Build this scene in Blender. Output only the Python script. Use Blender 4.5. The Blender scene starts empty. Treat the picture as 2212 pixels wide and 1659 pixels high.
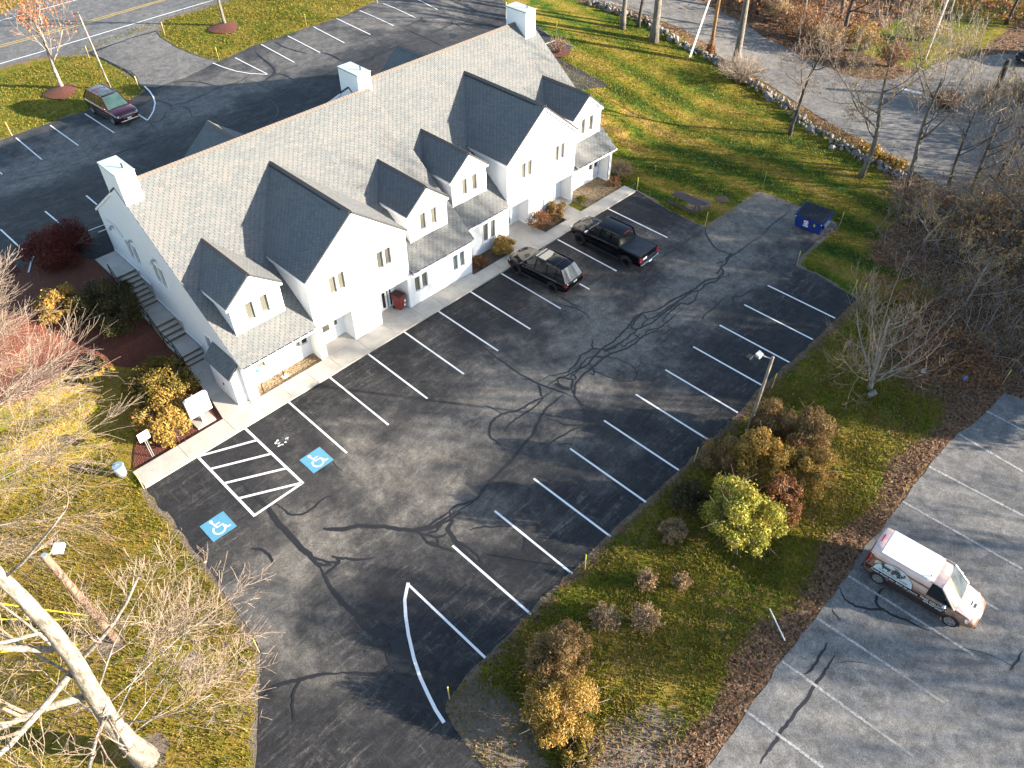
import bpy, bmesh, math, random, json
import numpy as np
from mathutils import Vector, Matrix
R = math.radians
SC = bpy.context.scene
COL = SC.collection
# ------------------------------------------------------------ camera, sky, sun, exposure
cam = bpy.data.objects.new('camera', bpy.data.cameras.new('camera')); COL.objects.link(cam)
cam.location = (-12.781, -29.497, 30.501)
cam.rotation_euler = (math.pi/2 - 0.77470, 0, -0.79610)
cam.data.sensor_width = 36; cam.data.lens = 36*1695.7/2212
cam.data.clip_start = 0.3; cam.data.clip_end = 900
SC.camera = cam
SC.render.resolution_x = 1024; SC.render.resolution_y = 768
W = bpy.data.worlds.new('World'); SC.world = W; W.use_nodes = True
wn = W.node_tree.nodes; wl = W.node_tree.links
bg = wn['Background']; sky = wn.new('ShaderNodeTexSky'); sky.sky_type = 'NISHITA'; sky.sun_disc = False
SUN_EL = R(14.4); SUN_AZ = R(145.5)      # compass bearing, clockwise from +Y
sky.sun_elevation = SUN_EL; sky.sun_rotation = SUN_AZ; sky.air_density = 1.0; sky.dust_density = 0.6; sky.ozone_density = 1.4
wl.new(sky.outputs[0], bg.inputs[0]); bg.inputs[1].default_value = 0.095
sl = bpy.data.lights.new('sun', 'SUN'); sl.energy = 5.0; sl.angle = R(0.5); sl.color = (1.0, 0.89, 0.74)
so = bpy.data.objects.new('sun', sl); COL.objects.link(so)
sdir = Vector((math.sin(SUN_AZ)*math.cos(SUN_EL), math.cos(SUN_AZ)*math.cos(SUN_EL), math.sin(SUN_EL)))
so.rotation_euler = (-sdir).to_track_quat('-Z', 'Y').to_euler(); so.location = (20, -60, 40)
SC.view_settings.view_transform = 'Standard'; SC.view_settings.look = 'None'
SC.view_settings.exposure = 2.25; SC.view_settings.gamma = 1.0; SC.view_settings.use_curve_mapping = False
SC.render.engine = 'CYCLES'
random.seed(5); rng = np.random.default_rng(5)
DATA = json.loads('''{"front_lot":[[-8.22,0.05],[-8.33,-1.9],[-8.19,-2.09],[-8.29,-3.87],[-8.42,-5.06],[-8.43,-6.04],[-8.49,-6.93],[-8.65,-8.2],[-8.78,-9.43],[-8.8,-10.41],[-9.0,-11.3],[-9.73,-12.43],[-10.45,-13.45],[-10.98,-14.17],[-11.67,-15.15],[-12.93,-16.98],[-6.33,-23.73],[-5.75,-21.2],[-5.69,-20.48],[-5.55,-19.31],[-5.35,-18.59],[-5.08,-18.34],[-4.31,-18.23],[-3.39,-18.07],[-2.59,-18.14],[-1.38,-18.1],[0.13,-18.0],[1.39,-17.92],[2.86,-17.98],[3.97,-17.95],[5.56,-17.9],[7.29,-17.91],[8.25,-17.91],[10.92,-17.97],[13.58,-17.92],[16.5,-17.92],[19.01,-17.7],[21.83,-17.79],[24.6,-17.85],[27.14,-17.79],[28.51,-17.83],[29.98,-17.79],[30.19,-16.22],[30.55,-14.72],[30.41,-13.34],[30.58,-13.21],[31.88,-12.93],[33.11,-12.91],[34.91,-12.81],[36.46,-12.79],[37.12,-12.16],[36.93,-9.85],[36.78,-7.04],[36.86,-6.72],[36.41,-6.66],[33.1,-6.7],[31.1,-6.67],[30.22,-6.58],[30.05,-6.25],[30.0,-5.37],[30.08,-3.28],[30.29,-1.75],[30.56,-0.03]],"cracks_front":[[0.13,[[22.67,-9.79],[21.55,-9.64],[20.33,-9.48],[19.56,-9.12],[18.82,-8.99],[17.69,-9.29],[16.82,-9.4],[15.9,-9.45],[15.27,-9.39],[14.61,-9.47],[13.69,-9.67],[12.88,-9.56],[12.01,-9.4],[11.31,-9.22],[10.69,-9.2]]],[0.12,[[22.23,-10.11],[21.24,-9.98],[20.05,-10.04],[19.01,-10.02],[18.21,-9.82],[17.44,-9.84],[16.68,-9.86],[15.81,-9.75],[15.23,-9.54],[14.95,-9.07],[14.5,-8.98],[13.88,-8.92],[13.2,-9.16],[12.41,-9.27],[11.8,-9.01],[11.34,-8.72],[10.62,-8.69]]],[0.13,[[21.6,-10.56],[20.39,-10.6],[19.41,-10.64],[18.63,-10.65],[17.84,-10.45],[16.91,-10.48],[16.27,-10.41],[15.69,-10.2],[15.1,-9.98],[14.39,-10.0],[13.52,-10.04],[12.68,-10.08],[11.97,-10.24],[11.45,-10.58],[11.15,-10.95],[11.03,-11.5],[11.11,-12.41],[11.14,-13.24],[11.21,-14.43],[11.32,-15.46],[11.31,-16.65]]],[0.12,[[20.1,-9.89],[19.29,-9.69],[19.38,-9.15],[18.47,-9.26],[17.88,-9.49],[18.27,-9.88],[18.86,-9.66],[19.29,-9.69]]],[0.1,[[17.84,-10.45],[18.48,-10.3],[18.98,-10.61],[19.84,-10.66],[20.64,-10.65]]],[0.1,[[17.61,-9.82],[17.54,-10.34],[17.84,-10.45]]],[0.1,[[16.32,-9.69],[16.25,-10.2],[16.76,-10.14],[17.18,-10.27],[17.93,-10.15]]],[0.1,[[15.33,-9.45],[15.17,-10.05],[14.71,-9.96],[14.45,-9.6],[14.09,-9.33],[13.45,-9.41],[12.62,-9.67],[12.31,-9.71]]],[0.1,[[12.01,-9.75],[12.41,-9.63],[12.22,-9.97],[11.88,-9.63]]],[0.16,[[15.07,-9.67],[15.64,-9.77],[16.0,-9.94]]],[0.08,[[13.52,-10.04],[13.86,-9.65],[14.39,-9.54],[14.89,-10.05],[15.25,-10.89],[15.28,-11.65],[14.93,-12.2],[14.38,-12.35],[14.0,-12.0],[13.73,-11.33],[13.52,-10.5],[13.4,-9.92],[13.13,-9.46],[12.32,-9.36]]],[0.12,[[10.29,-3.68],[10.49,-4.51],[10.41,-5.48],[10.4,-6.49],[10.37,-7.37],[10.44,-8.15],[10.53,-8.77],[10.65,-9.24],[10.83,-9.77],[11.0,-10.29],[11.09,-10.89]]],[0.07,[[10.44,-4.55],[10.79,-5.1],[11.23,-5.61]]],[0.07,[[9.43,-4.19],[10.02,-4.22],[10.44,-4.55]]],[0.06,[[10.15,-7.82],[10.39,-8.19],[10.51,-8.43]]],[0.17,[[10.86,-10.31],[10.21,-10.33],[9.43,-10.36],[8.7,-10.59],[8.04,-10.87],[7.53,-11.13],[6.86,-11.21],[6.06,-11.43],[5.47,-11.56],[4.47,-11.68],[3.62,-11.79],[2.9,-11.99],[2.15,-12.02],[1.43,-11.92]]],[0.12,[[10.62,-9.73],[9.85,-9.63],[9.04,-9.47],[8.3,-9.37],[7.62,-9.0],[7.03,-8.89],[6.44,-9.08],[5.91,-9.62],[5.86,-10.18],[5.77,-10.84]]],[0.1,[[10.35,-9.63],[9.48,-9.75],[8.57,-9.81],[7.7,-9.73],[7.09,-9.75],[6.67,-9.94]]],[0.06,[[7.25,-7.72],[7.4,-8.28],[7.49,-8.9]]],[0.11,[[8.94,-10.92],[9.16,-11.38],[9.24,-11.86],[9.87,-12.5],[10.28,-12.36],[10.65,-12.26],[10.82,-11.79],[10.94,-11.24]]],[0.1,[[9.82,-12.54],[9.04,-12.36],[8.27,-12.19],[7.58,-12.17]]],[0.08,[[7.91,-12.51],[8.36,-12.86],[8.39,-13.14]]],[0.13,[[10.53,-8.77],[10.14,-9.24],[9.9,-9.59]]],[0.14,[[11.25,-9.85],[11.52,-9.26],[11.86,-9.42],[12.03,-9.95],[11.6,-10.22],[11.3,-10.6]]],[0.25,[[11.13,-9.38],[11.25,-9.85],[11.36,-10.32]]],[0.1,[[15.52,-8.47],[14.96,-8.88],[14.91,-9.22]]],[0.1,[[13.72,-9.88],[13.26,-10.49],[13.11,-10.16]]],[0.08,[[19.91,-11.35],[18.86,-11.49],[17.98,-11.58]]],[0.08,[[16.61,-4.93],[16.92,-5.67],[17.03,-6.33],[16.91,-7.05]]],[0.07,[[17.17,-4.17],[17.14,-5.35],[17.26,-6.13]]],[0.13,[[3.62,-11.79],[3.15,-11.84],[2.66,-12.02],[2.16,-11.9],[1.62,-11.61],[1.18,-11.66]]],[0.14,[[20.08,-9.46],[20.61,-9.62],[21.54,-9.55],[22.19,-9.69],[23.27,-9.88],[24.02,-9.98],[24.78,-9.94],[25.35,-10.11],[25.63,-10.33],[26.25,-10.34],[26.62,-10.16],[26.87,-9.85],[27.42,-9.84],[28.07,-9.62],[28.54,-9.66],[29.33,-9.72],[30.35,-9.71],[31.81,-9.8]]],[0.13,[[19.53,-9.88],[20.1,-9.85],[20.73,-9.87],[21.78,-9.92],[22.47,-9.98],[23.28,-10.02],[23.91,-10.27],[24.62,-10.19],[25.27,-10.44],[26.0,-10.5],[26.37,-10.74],[26.7,-10.52]]],[0.12,[[19.6,-10.44],[20.49,-10.25],[21.19,-10.21],[21.94,-10.22],[22.18,-10.59],[22.83,-10.61],[23.67,-10.29]]],[0.12,[[19.25,-10.09],[20.26,-10.01],[21.26,-10.03],[22.2,-9.96]]],[0.13,[[29.95,-6.47],[29.29,-7.07],[28.64,-7.95],[28.4,-8.62],[28.51,-9.26],[28.72,-9.55]]],[0.1,[[29.67,-6.51],[28.9,-6.52],[27.92,-6.46],[26.96,-6.55],[26.01,-6.49],[25.17,-6.37]]],[0.2,[[28.68,-9.51],[28.16,-9.56],[27.6,-9.72]]],[0.09,[[27.64,-9.62],[27.3,-9.49],[26.92,-9.4]]],[0.1,[[26.87,-9.85],[26.33,-10.0],[26.0,-10.02]]],[0.14,[[27.03,-13.33],[26.55,-13.1],[26.23,-12.64],[25.75,-12.55],[25.15,-12.46],[24.72,-12.15],[24.22,-12.54],[23.57,-13.02],[23.32,-13.51],[23.4,-13.84],[23.16,-14.18]]],[0.12,[[25.39,-13.1],[26.23,-13.17],[26.95,-13.24]]],[0.11,[[24.32,-11.81],[23.55,-11.86],[22.75,-11.93],[22.07,-11.87],[21.21,-12.2]]],[0.11,[[26.3,-13.9],[25.71,-14.45],[25.2,-14.94],[24.98,-15.32]]],[0.12,[[25.82,-14.82],[25.16,-14.77],[24.36,-14.7],[23.73,-14.77]]],[0.1,[[31.95,-9.78],[33.18,-9.6],[34.72,-9.54],[35.91,-9.57]]],[0.2,[[1.59,-12.08],[0.87,-11.99],[0.23,-11.84],[-0.44,-11.52],[-1.02,-10.87],[-1.39,-10.3],[-1.92,-9.7],[-2.35,-9.2],[-3.04,-8.81],[-3.32,-8.48],[-3.6,-8.17]]],[0.12,[[1.38,-11.87],[0.56,-11.8],[-0.19,-11.66],[-0.67,-11.23]]],[0.13,[[1.18,-11.66],[0.63,-11.61],[-0.07,-11.53],[-0.6,-11.26]]],[0.2,[[1.18,-11.66],[0.92,-12.16],[0.47,-12.33],[0.33,-12.8],[0.24,-13.32],[0.14,-14.04],[0.1,-14.7],[0.17,-15.22],[0.12,-15.85],[0.18,-16.57]]],[0.14,[[-0.7,-11.38],[-0.41,-11.92],[-0.2,-12.32],[0.3,-12.52]]],[0.13,[[-0.68,-12.01],[-0.51,-12.67],[-0.28,-13.26],[-0.01,-13.59]]],[0.12,[[-0.17,-12.29],[-0.43,-12.75]]],[0.12,[[0.36,-13.19],[0.4,-13.77],[0.44,-14.23],[0.3,-14.79]]],[0.13,[[0.61,-11.85],[0.06,-12.03],[-0.36,-11.86]]],[0.12,[[-0.6,-11.48],[-0.69,-12.24],[-0.54,-12.7]]],[0.09,[[1.12,-13.11],[1.59,-13.35],[2.11,-13.85],[2.7,-14.38]]],[0.13,[[2.74,-15.14],[2.46,-15.46],[2.08,-15.68]]],[0.1,[[2.42,-15.55],[2.89,-15.79],[2.56,-16.39]]],[0.14,[[-4.26,-9.75],[-3.98,-10.07],[-3.71,-10.4],[-3.5,-10.7],[-2.98,-11.09]]],[0.24,[[-4.85,-5.51],[-4.89,-6.35],[-4.88,-7.35],[-4.92,-8.4],[-4.87,-9.04],[-4.96,-9.87]]],[0.2,[[-4.96,-9.87],[-5.09,-10.41],[-5.23,-11.16],[-5.3,-11.83],[-5.25,-12.31],[-5.24,-12.95],[-5.32,-13.37],[-5.27,-14.03],[-4.95,-14.46],[-4.63,-14.88],[-4.45,-15.26]]],[0.14,[[-4.18,-9.63],[-4.14,-10.14],[-4.62,-10.22],[-4.95,-10.22],[-4.99,-9.95]]],[0.13,[[-4.87,-9.04],[-4.72,-9.43],[-4.38,-10.01],[-4.03,-10.13]]],[0.14,[[-6.55,-6.73],[-6.23,-7.12],[-6.19,-7.69],[-6.25,-8.09]]],[0.13,[[-4.86,-9.52],[-4.73,-9.82],[-4.47,-10.03]]],[0.12,[[-5.15,-13.04],[-4.93,-13.18],[-4.68,-13.61],[-4.59,-14.12],[-4.36,-14.66],[-4.13,-14.89],[-3.77,-14.96],[-3.49,-14.73],[-3.06,-14.54],[-2.54,-14.65],[-2.19,-14.96],[-1.78,-15.11],[-1.34,-15.12],[-0.87,-15.12]]],[0.12,[[-4.94,-13.51],[-4.82,-14.19],[-4.59,-14.73],[-4.27,-15.15],[-3.86,-15.27],[-3.35,-15.08],[-2.84,-14.98],[-2.36,-15.05],[-1.83,-15.16]]],[0.14,[[-4.27,-15.45],[-3.86,-15.56],[-3.26,-15.37],[-2.84,-15.09],[-2.31,-15.1]]],[0.13,[[-4.91,-13.89],[-4.77,-14.54],[-4.43,-15.14]]],[0.16,[[-4.13,-14.99],[-3.95,-15.37],[-3.63,-15.2],[-3.17,-15.16],[-2.79,-15.03]]],[0.75,[[-4.81,-14.89],[-4.58,-15.32]]],[0.8,[[-4.81,-15.39],[-5.24,-15.71],[-5.27,-16.33]]],[0.5,[[-4.99,-14.81],[-4.89,-15.49],[-5.54,-15.78]]],[0.1,[[-5.62,-14.07],[-5.61,-14.47],[-5.26,-14.73],[-4.86,-14.75]]],[0.1,[[-5.3,-14.89],[-5.55,-15.3],[-5.55,-15.49]]],[0.17,[[-7.25,-14.45],[-6.82,-14.9],[-6.42,-15.39],[-5.97,-15.62],[-5.54,-15.68],[-5.15,-15.8]]],[0.17,[[-10.03,-13.02],[-9.6,-13.01],[-9.07,-13.19],[-8.56,-13.53],[-8.02,-13.81],[-7.25,-14.45]]],[0.1,[[-8.58,-13.55],[-8.96,-13.67],[-9.25,-13.99],[-9.71,-14.72]]],[0.14,[[-6.75,-16.19],[-6.44,-16.77],[-6.16,-17.28],[-5.84,-17.74],[-5.66,-18.18]]],[0.25,[[-5.89,-15.71],[-5.7,-16.45],[-5.43,-17.27],[-5.46,-18.04]]],[0.05,[[0.9,-14.87],[1.37,-15.59],[1.98,-16.45],[2.56,-17.33]]],[0.12,[[-4.31,-5.39],[-4.26,-5.9],[-4.19,-6.37],[-3.85,-6.77],[-3.44,-6.85],[-2.93,-6.8],[-2.41,-6.75],[-2.08,-6.96]]],[0.09,[[-4.69,-1.73],[-4.83,-2.34],[-4.78,-3.13],[-4.77,-3.86]]],[0.22,[[-4.77,-3.86],[-4.77,-4.69],[-4.76,-5.39],[-4.85,-6.21],[-4.88,-7.16],[-4.96,-8.05]]],[0.2,[[-3.61,-8.19],[-3.26,-8.55],[-2.9,-8.92],[-2.29,-9.26]]],[0.06,[[-0.78,-4.97],[-0.91,-5.6],[-0.83,-6.06]]]],"cracks_back":[[0.12,[[-5.7,28.23],[-3.65,28.4],[-1.5,28.57],[0.85,29.06],[3.49,28.81]]],[0.12,[[5.0,29.23],[7.81,28.54],[10.1,27.92],[12.53,27.46],[13.86,27.37],[17.13,26.89],[20.6,27.37],[24.33,27.0]]],[0.08,[[-2.65,31.47],[-0.67,30.98],[1.55,29.41],[1.67,28.26],[1.98,27.05]]],[0.08,[[-3.56,28.68],[-1.99,27.15],[-0.71,26.91],[0.91,28.03],[1.63,29.04]]],[0.09,[[7.74,28.4],[7.74,29.98],[7.26,30.87]]],[0.1,[[7.74,29.98],[8.17,31.25]]],[0.1,[[4.84,26.97],[4.99,25.23],[5.26,24.05]]],[0.12,[[9.28,32.48],[9.0,30.93],[8.85,29.06],[9.05,28.17]]],[0.11,[[11.26,35.15],[11.69,33.39],[11.25,32.34]]],[0.1,[[11.56,33.15],[13.33,32.55],[15.87,32.68],[17.48,32.15],[18.77,32.5]]],[0.09,[[12.13,37.85],[13.6,36.85],[14.94,35.6],[15.57,34.14],[15.96,32.58]]],[0.12,[[12.39,47.31],[14.53,47.08],[17.36,46.54],[17.99,46.53]]],[0.12,[[14.22,46.46],[14.95,45.51],[14.87,43.61],[15.18,42.47]]],[0.17,[[17.44,41.03],[16.02,40.67],[15.01,40.77],[13.99,41.37],[12.61,41.26],[12.38,41.1]]],[0.11,[[12.17,39.56],[12.73,40.65],[13.66,41.31],[15.09,40.91]]],[0.13,[[21.6,35.9],[21.26,34.4],[21.01,32.82],[20.36,31.14],[18.29,30.33]]],[0.12,[[20.28,31.02],[20.64,29.93],[20.5,28.56],[20.6,27.37]]],[0.1,[[23.91,36.42],[23.79,34.54],[24.28,31.94]]],[0.1,[[18.31,31.31],[18.27,29.83],[18.21,28.33],[17.63,27.66],[17.05,27.0]]],[0.08,[[15.17,31.05],[15.45,30.05],[15.4,28.53],[14.99,27.62]]],[0.11,[[17.13,26.89],[16.67,25.06],[15.62,23.67],[14.85,23.35]]],[0.1,[[11.25,32.34],[12.13,32.43],[12.23,31.12],[11.77,29.79],[12.7,28.74],[12.84,28.0],[13.86,27.37]]],[0.12,[[11.77,29.79],[10.83,29.29]]],[0.12,[[12.7,28.74],[12.37,26.7],[12.49,25.51]]],[0.12,[[4.94,28.82],[5.86,29.21],[6.73,28.4]]],[0.1,[[11.01,32.65],[10.01,31.57],[9.2,31.82]]],[0.1,[[10.41,30.56],[9.56,30.46],[9.19,28.45]]],[0.13,[[12.04,46.28],[12.18,44.16],[12.28,42.62],[12.44,41.49],[12.17,39.56]]],[0.1,[[30.64,26.69],[33.66,27.08],[37.9,28.02],[38.19,27.38],[38.31,25.16]]],[0.09,[[37.9,28.02],[38.61,28.71]]],[0.09,[[33.51,29.49],[33.56,26.97],[33.48,24.09]]],[0.09,[[22.16,27.07],[23.89,26.97],[27.59,26.62],[30.64,26.69]]],[0.13,[[25.16,31.23],[25.43,29.88],[25.26,28.16]]],[0.07,[[38.29,27.48],[41.13,28.1]]],[0.09,[[27.66,26.54],[26.81,26.12],[26.04,26.56]]],[0.08,[[33.89,29.94],[36.33,30.48],[36.51,31.03]]]],"cracks_van":[[0.12,[[10.41,-26.91],[10.08,-27.34],[10.06,-27.85],[10.3,-28.3],[10.73,-28.79],[10.75,-29.12],[10.92,-29.66],[11.01,-30.16],[11.17,-30.62]]],[0.12,[[11.76,-28.29],[11.3,-28.26],[10.88,-28.36],[10.74,-28.64],[10.74,-28.85]]],[0.09,[[10.03,-28.29],[10.39,-28.39]]],[0.13,[[7.38,-28.27],[6.85,-28.35],[6.21,-28.35],[5.53,-28.38],[4.77,-28.4],[3.99,-28.38],[3.22,-28.36],[2.52,-28.38],[1.97,-28.38],[1.52,-28.4]]],[0.11,[[7.7,-27.82],[6.95,-27.88],[6.35,-27.93],[5.76,-27.84]]],[0.07,[[9.21,-27.18],[9.03,-27.53],[8.93,-27.73]]],[0.09,[[12.96,-33.73],[12.23,-33.75],[11.72,-33.69]]],[0.03,[[7.04,-28.45],[7.63,-28.96],[7.98,-29.45]]],[0.03,[[11.17,-30.62],[11.38,-31.83],[11.86,-32.9],[11.96,-33.66],[11.71,-33.87]]]],"marks_back":[[0.1,[[0.95,37.8],[0.94,32.94]]],[0.1,[[3.69,37.99],[3.79,33.09]]],[0.1,[[6.4,37.58],[6.54,32.75]]],[0.1,[[19.76,36.42],[19.82,31.47]]],[0.1,[[22.75,36.86],[22.56,31.39]]],[0.1,[[25.29,36.33],[25.11,31.11]]],[0.1,[[27.94,36.06],[27.64,30.95]]],[0.1,[[30.45,35.86],[30.19,30.44]]],[0.1,[[33.24,35.95],[33.17,30.75]]],[0.1,[[36.01,35.8],[36.04,31.03]]],[0.1,[[-2.24,23.69],[-2.39,19.04]]],[0.1,[[-5.12,23.56],[-5.22,19.1]]],[0.1,[[0.51,23.66],[0.34,21.22]]],[0.1,[[-2.28,37.85],[-1.96,32.8]]],[0.1,[[39.09,35.83],[39.08,31.36]]],[0.12,[[9.21,34.21],[9.19,33.33],[9.21,32.42]]],[0.12,[[11.91,38.06],[11.72,36.73],[11.43,35.57],[10.99,34.49],[10.31,33.48],[9.69,32.83],[9.21,32.42]]],[0.1,[[17.95,37.13],[18.11,35.61],[18.4,34.1],[18.93,32.74],[19.8,31.36]]],[0.1,[[-2.33,18.04],[-1.35,18.06],[-0.58,17.99]]],[0.1,[[42.64,20.43],[43.93,20.35]]],[0.1,[[-1.28,17.27],[-0.79,17.25]]],[0.1,[[-5.9,19.11],[-4.23,19.16],[-5.97,16.1]]]],"marks_van":[[0.1,[[5.63,-26.89],[5.71,-30.49]]],[0.1,[[8.38,-26.95],[8.51,-30.44]]],[0.1,[[11.22,-26.92],[11.36,-32.36]]],[0.1,[[16.86,-26.8],[16.99,-32.29]]],[0.1,[[19.87,-26.78],[20.05,-31.29]]],[0.1,[[23.1,-26.94],[22.82,-30.51]]],[0.1,[[2.83,-26.89],[3.02,-30.16]]],[0.1,[[5.71,-30.49],[5.75,-32.4]]],[0.1,[[8.5,-30.43],[8.54,-32.36]]],[0.1,[[0.05,-27.01],[0.18,-28.42]]],[0.1,[[25.8,-27.33],[25.71,-29.62]]],[0.1,[[14.13,-31.22],[14.18,-32.33]]],[0.1,[[13.41,-27.09],[14.13,-31.22]]]],"marks_road":[[0.1,[[0.17,52.73],[5.5,52.98],[8.92,52.31],[13.96,51.53],[19.55,50.64],[25.58,49.55],[30.92,49.13]]],[0.1,[[5.02,63.24],[9.37,62.95],[11.51,62.5],[16.7,61.5],[21.63,61.15]]],[0.09,[[3.1,57.66],[7.06,57.0],[10.03,56.34],[14.83,55.38],[22.47,53.99],[26.29,53.45]]],[0.09,[[2.92,57.14],[6.9,56.58],[9.86,55.92],[14.72,54.95],[22.62,53.65],[26.24,53.05]]]],"road":[[-1.54,51.2],[5.31,52.5],[8.67,51.37],[11.64,48.54],[12.41,47.04],[15.06,46.91],[17.99,46.53],[18.36,47.95],[19.39,49.41],[20.38,49.72],[22.13,49.27],[25.36,48.6],[26.86,48.46],[32.3,48.4],[25.09,60.97],[17.82,63.94],[15.47,63.15],[11.12,63.45],[9.79,64.01],[4.02,64.54]],"back_lot":[[-7.69,38.16],[-0.1,38.23],[2.34,38.46],[4.81,38.43],[6.71,38.02],[8.24,37.31],[9.83,36.94],[10.81,36.96],[11.59,37.24],[11.87,38.18],[12.15,40.93],[12.21,43.64],[11.95,46.4],[11.64,48.54],[15.7,48.17],[18.18,47.63],[17.73,46.06],[17.57,42.62],[17.93,39.17],[18.49,37.0],[19.69,36.91],[22.12,37.21],[26.01,36.54],[30.96,35.8],[35.37,36.77],[36.6,36.87],[41.69,37.46],[49.26,33.9],[46.46,31.1],[45.75,28.1],[44.74,23.36],[44.09,20.94],[44.42,18.6],[43.55,18.26],[41.77,19.55]],"van_lot":[[-1.01,-27.12],[0.02,-27.09],[1.8,-27.07],[5.66,-26.85],[8.33,-26.91],[11.24,-26.88],[13.22,-26.69],[14.57,-26.86],[15.99,-26.8],[17.9,-26.76],[19.8,-26.78],[21.55,-26.82],[23.11,-26.89],[24.67,-27.23],[26.29,-27.42],[27.72,-27.37],[28.13,-28.47],[28.24,-30.7],[28.14,-33.68]],"side_road":[[53.85,40.41],[52.58,27.62],[55.32,20.56],[56.35,14.5],[55.84,11.71],[54.57,8.48],[54.75,6.17],[53.83,3.55],[52.46,-0.09],[51.51,-2.58],[50.2,-5.73],[49.78,-8.0],[49.19,-9.62],[48.34,-11.95],[47.04,-14.97],[46.2,-18.76],[46.78,-22.81],[48.76,-26.22],[57.16,-22.68],[66.74,-17.29],[66.88,-14.83],[63.09,-10.07],[69.53,-13.89],[73.76,-16.33],[77.2,-13.86],[76.8,-11.33],[75.48,-9.46],[72.63,-7.61],[69.46,-5.94],[66.54,-6.02],[64.33,-5.24],[61.9,-4.45],[60.69,-2.49],[60.45,-0.3],[61.2,2.5],[61.91,5.44],[61.83,8.23],[62.79,11.6],[63.0,14.41],[63.39,17.62],[62.9,23.42],[63.27,34.9]],"island_mulch":[[7.0,43.05],[22.82,42.9]],"stakes":[[0.91,38.45],[11.39,37.93],[18.25,46.19],[18.62,37.22],[27.63,36.74],[35.74,36.35],[43.35,26.25],[42.34,31.37],[47.27,27.52],[37.03,-6.66],[30.19,-6.31],[30.51,-13.28],[36.75,-13.01],[30.56,-0.03],[44.28,20.52],[30.36,-17.86],[19.24,-18.19],[11.88,-18.18],[3.26,-18.36],[-4.92,-18.37],[-9.08,-11.31],[-8.33,0.03],[28.53,-27.16],[16.89,-26.68],[11.31,47.22],[30.17,-17.34]],"hc":[[-1.35,-4.5],[-6.96,-4.55]],"arc":[[-2.68,-13.21],[-2.92,-13.4],[-3.33,-13.74],[-3.82,-14.39],[-4.29,-15.13],[-4.8,-16.07],[-5.14,-16.84],[-5.38,-17.59],[-5.58,-18.27],[-5.69,-18.89]]}''')

# ------------------------------------------------------------ terrain height
def cl(v, a=0., b=1.): return a if v < a else b if v > b else v
RY = (3.8, 5.5, 6.2, 7.5, 8.6, 10.3, 12.3, 14.5); RZ = (0., .15, .32, .32, .52, .55, .965, 1.)
def ramp0(y): return float(np.interp(y, RY, RZ))
def hz(x, y):
    zb = 3.45-1.95*cl((y-17)/14)*(1-cl((x-4)/26))
    t0 = ramp0(y); t1 = cl((y-4)/30); k = cl((x-31)/10)
    return zb*(t0*(1-k)+t1*k)

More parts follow.
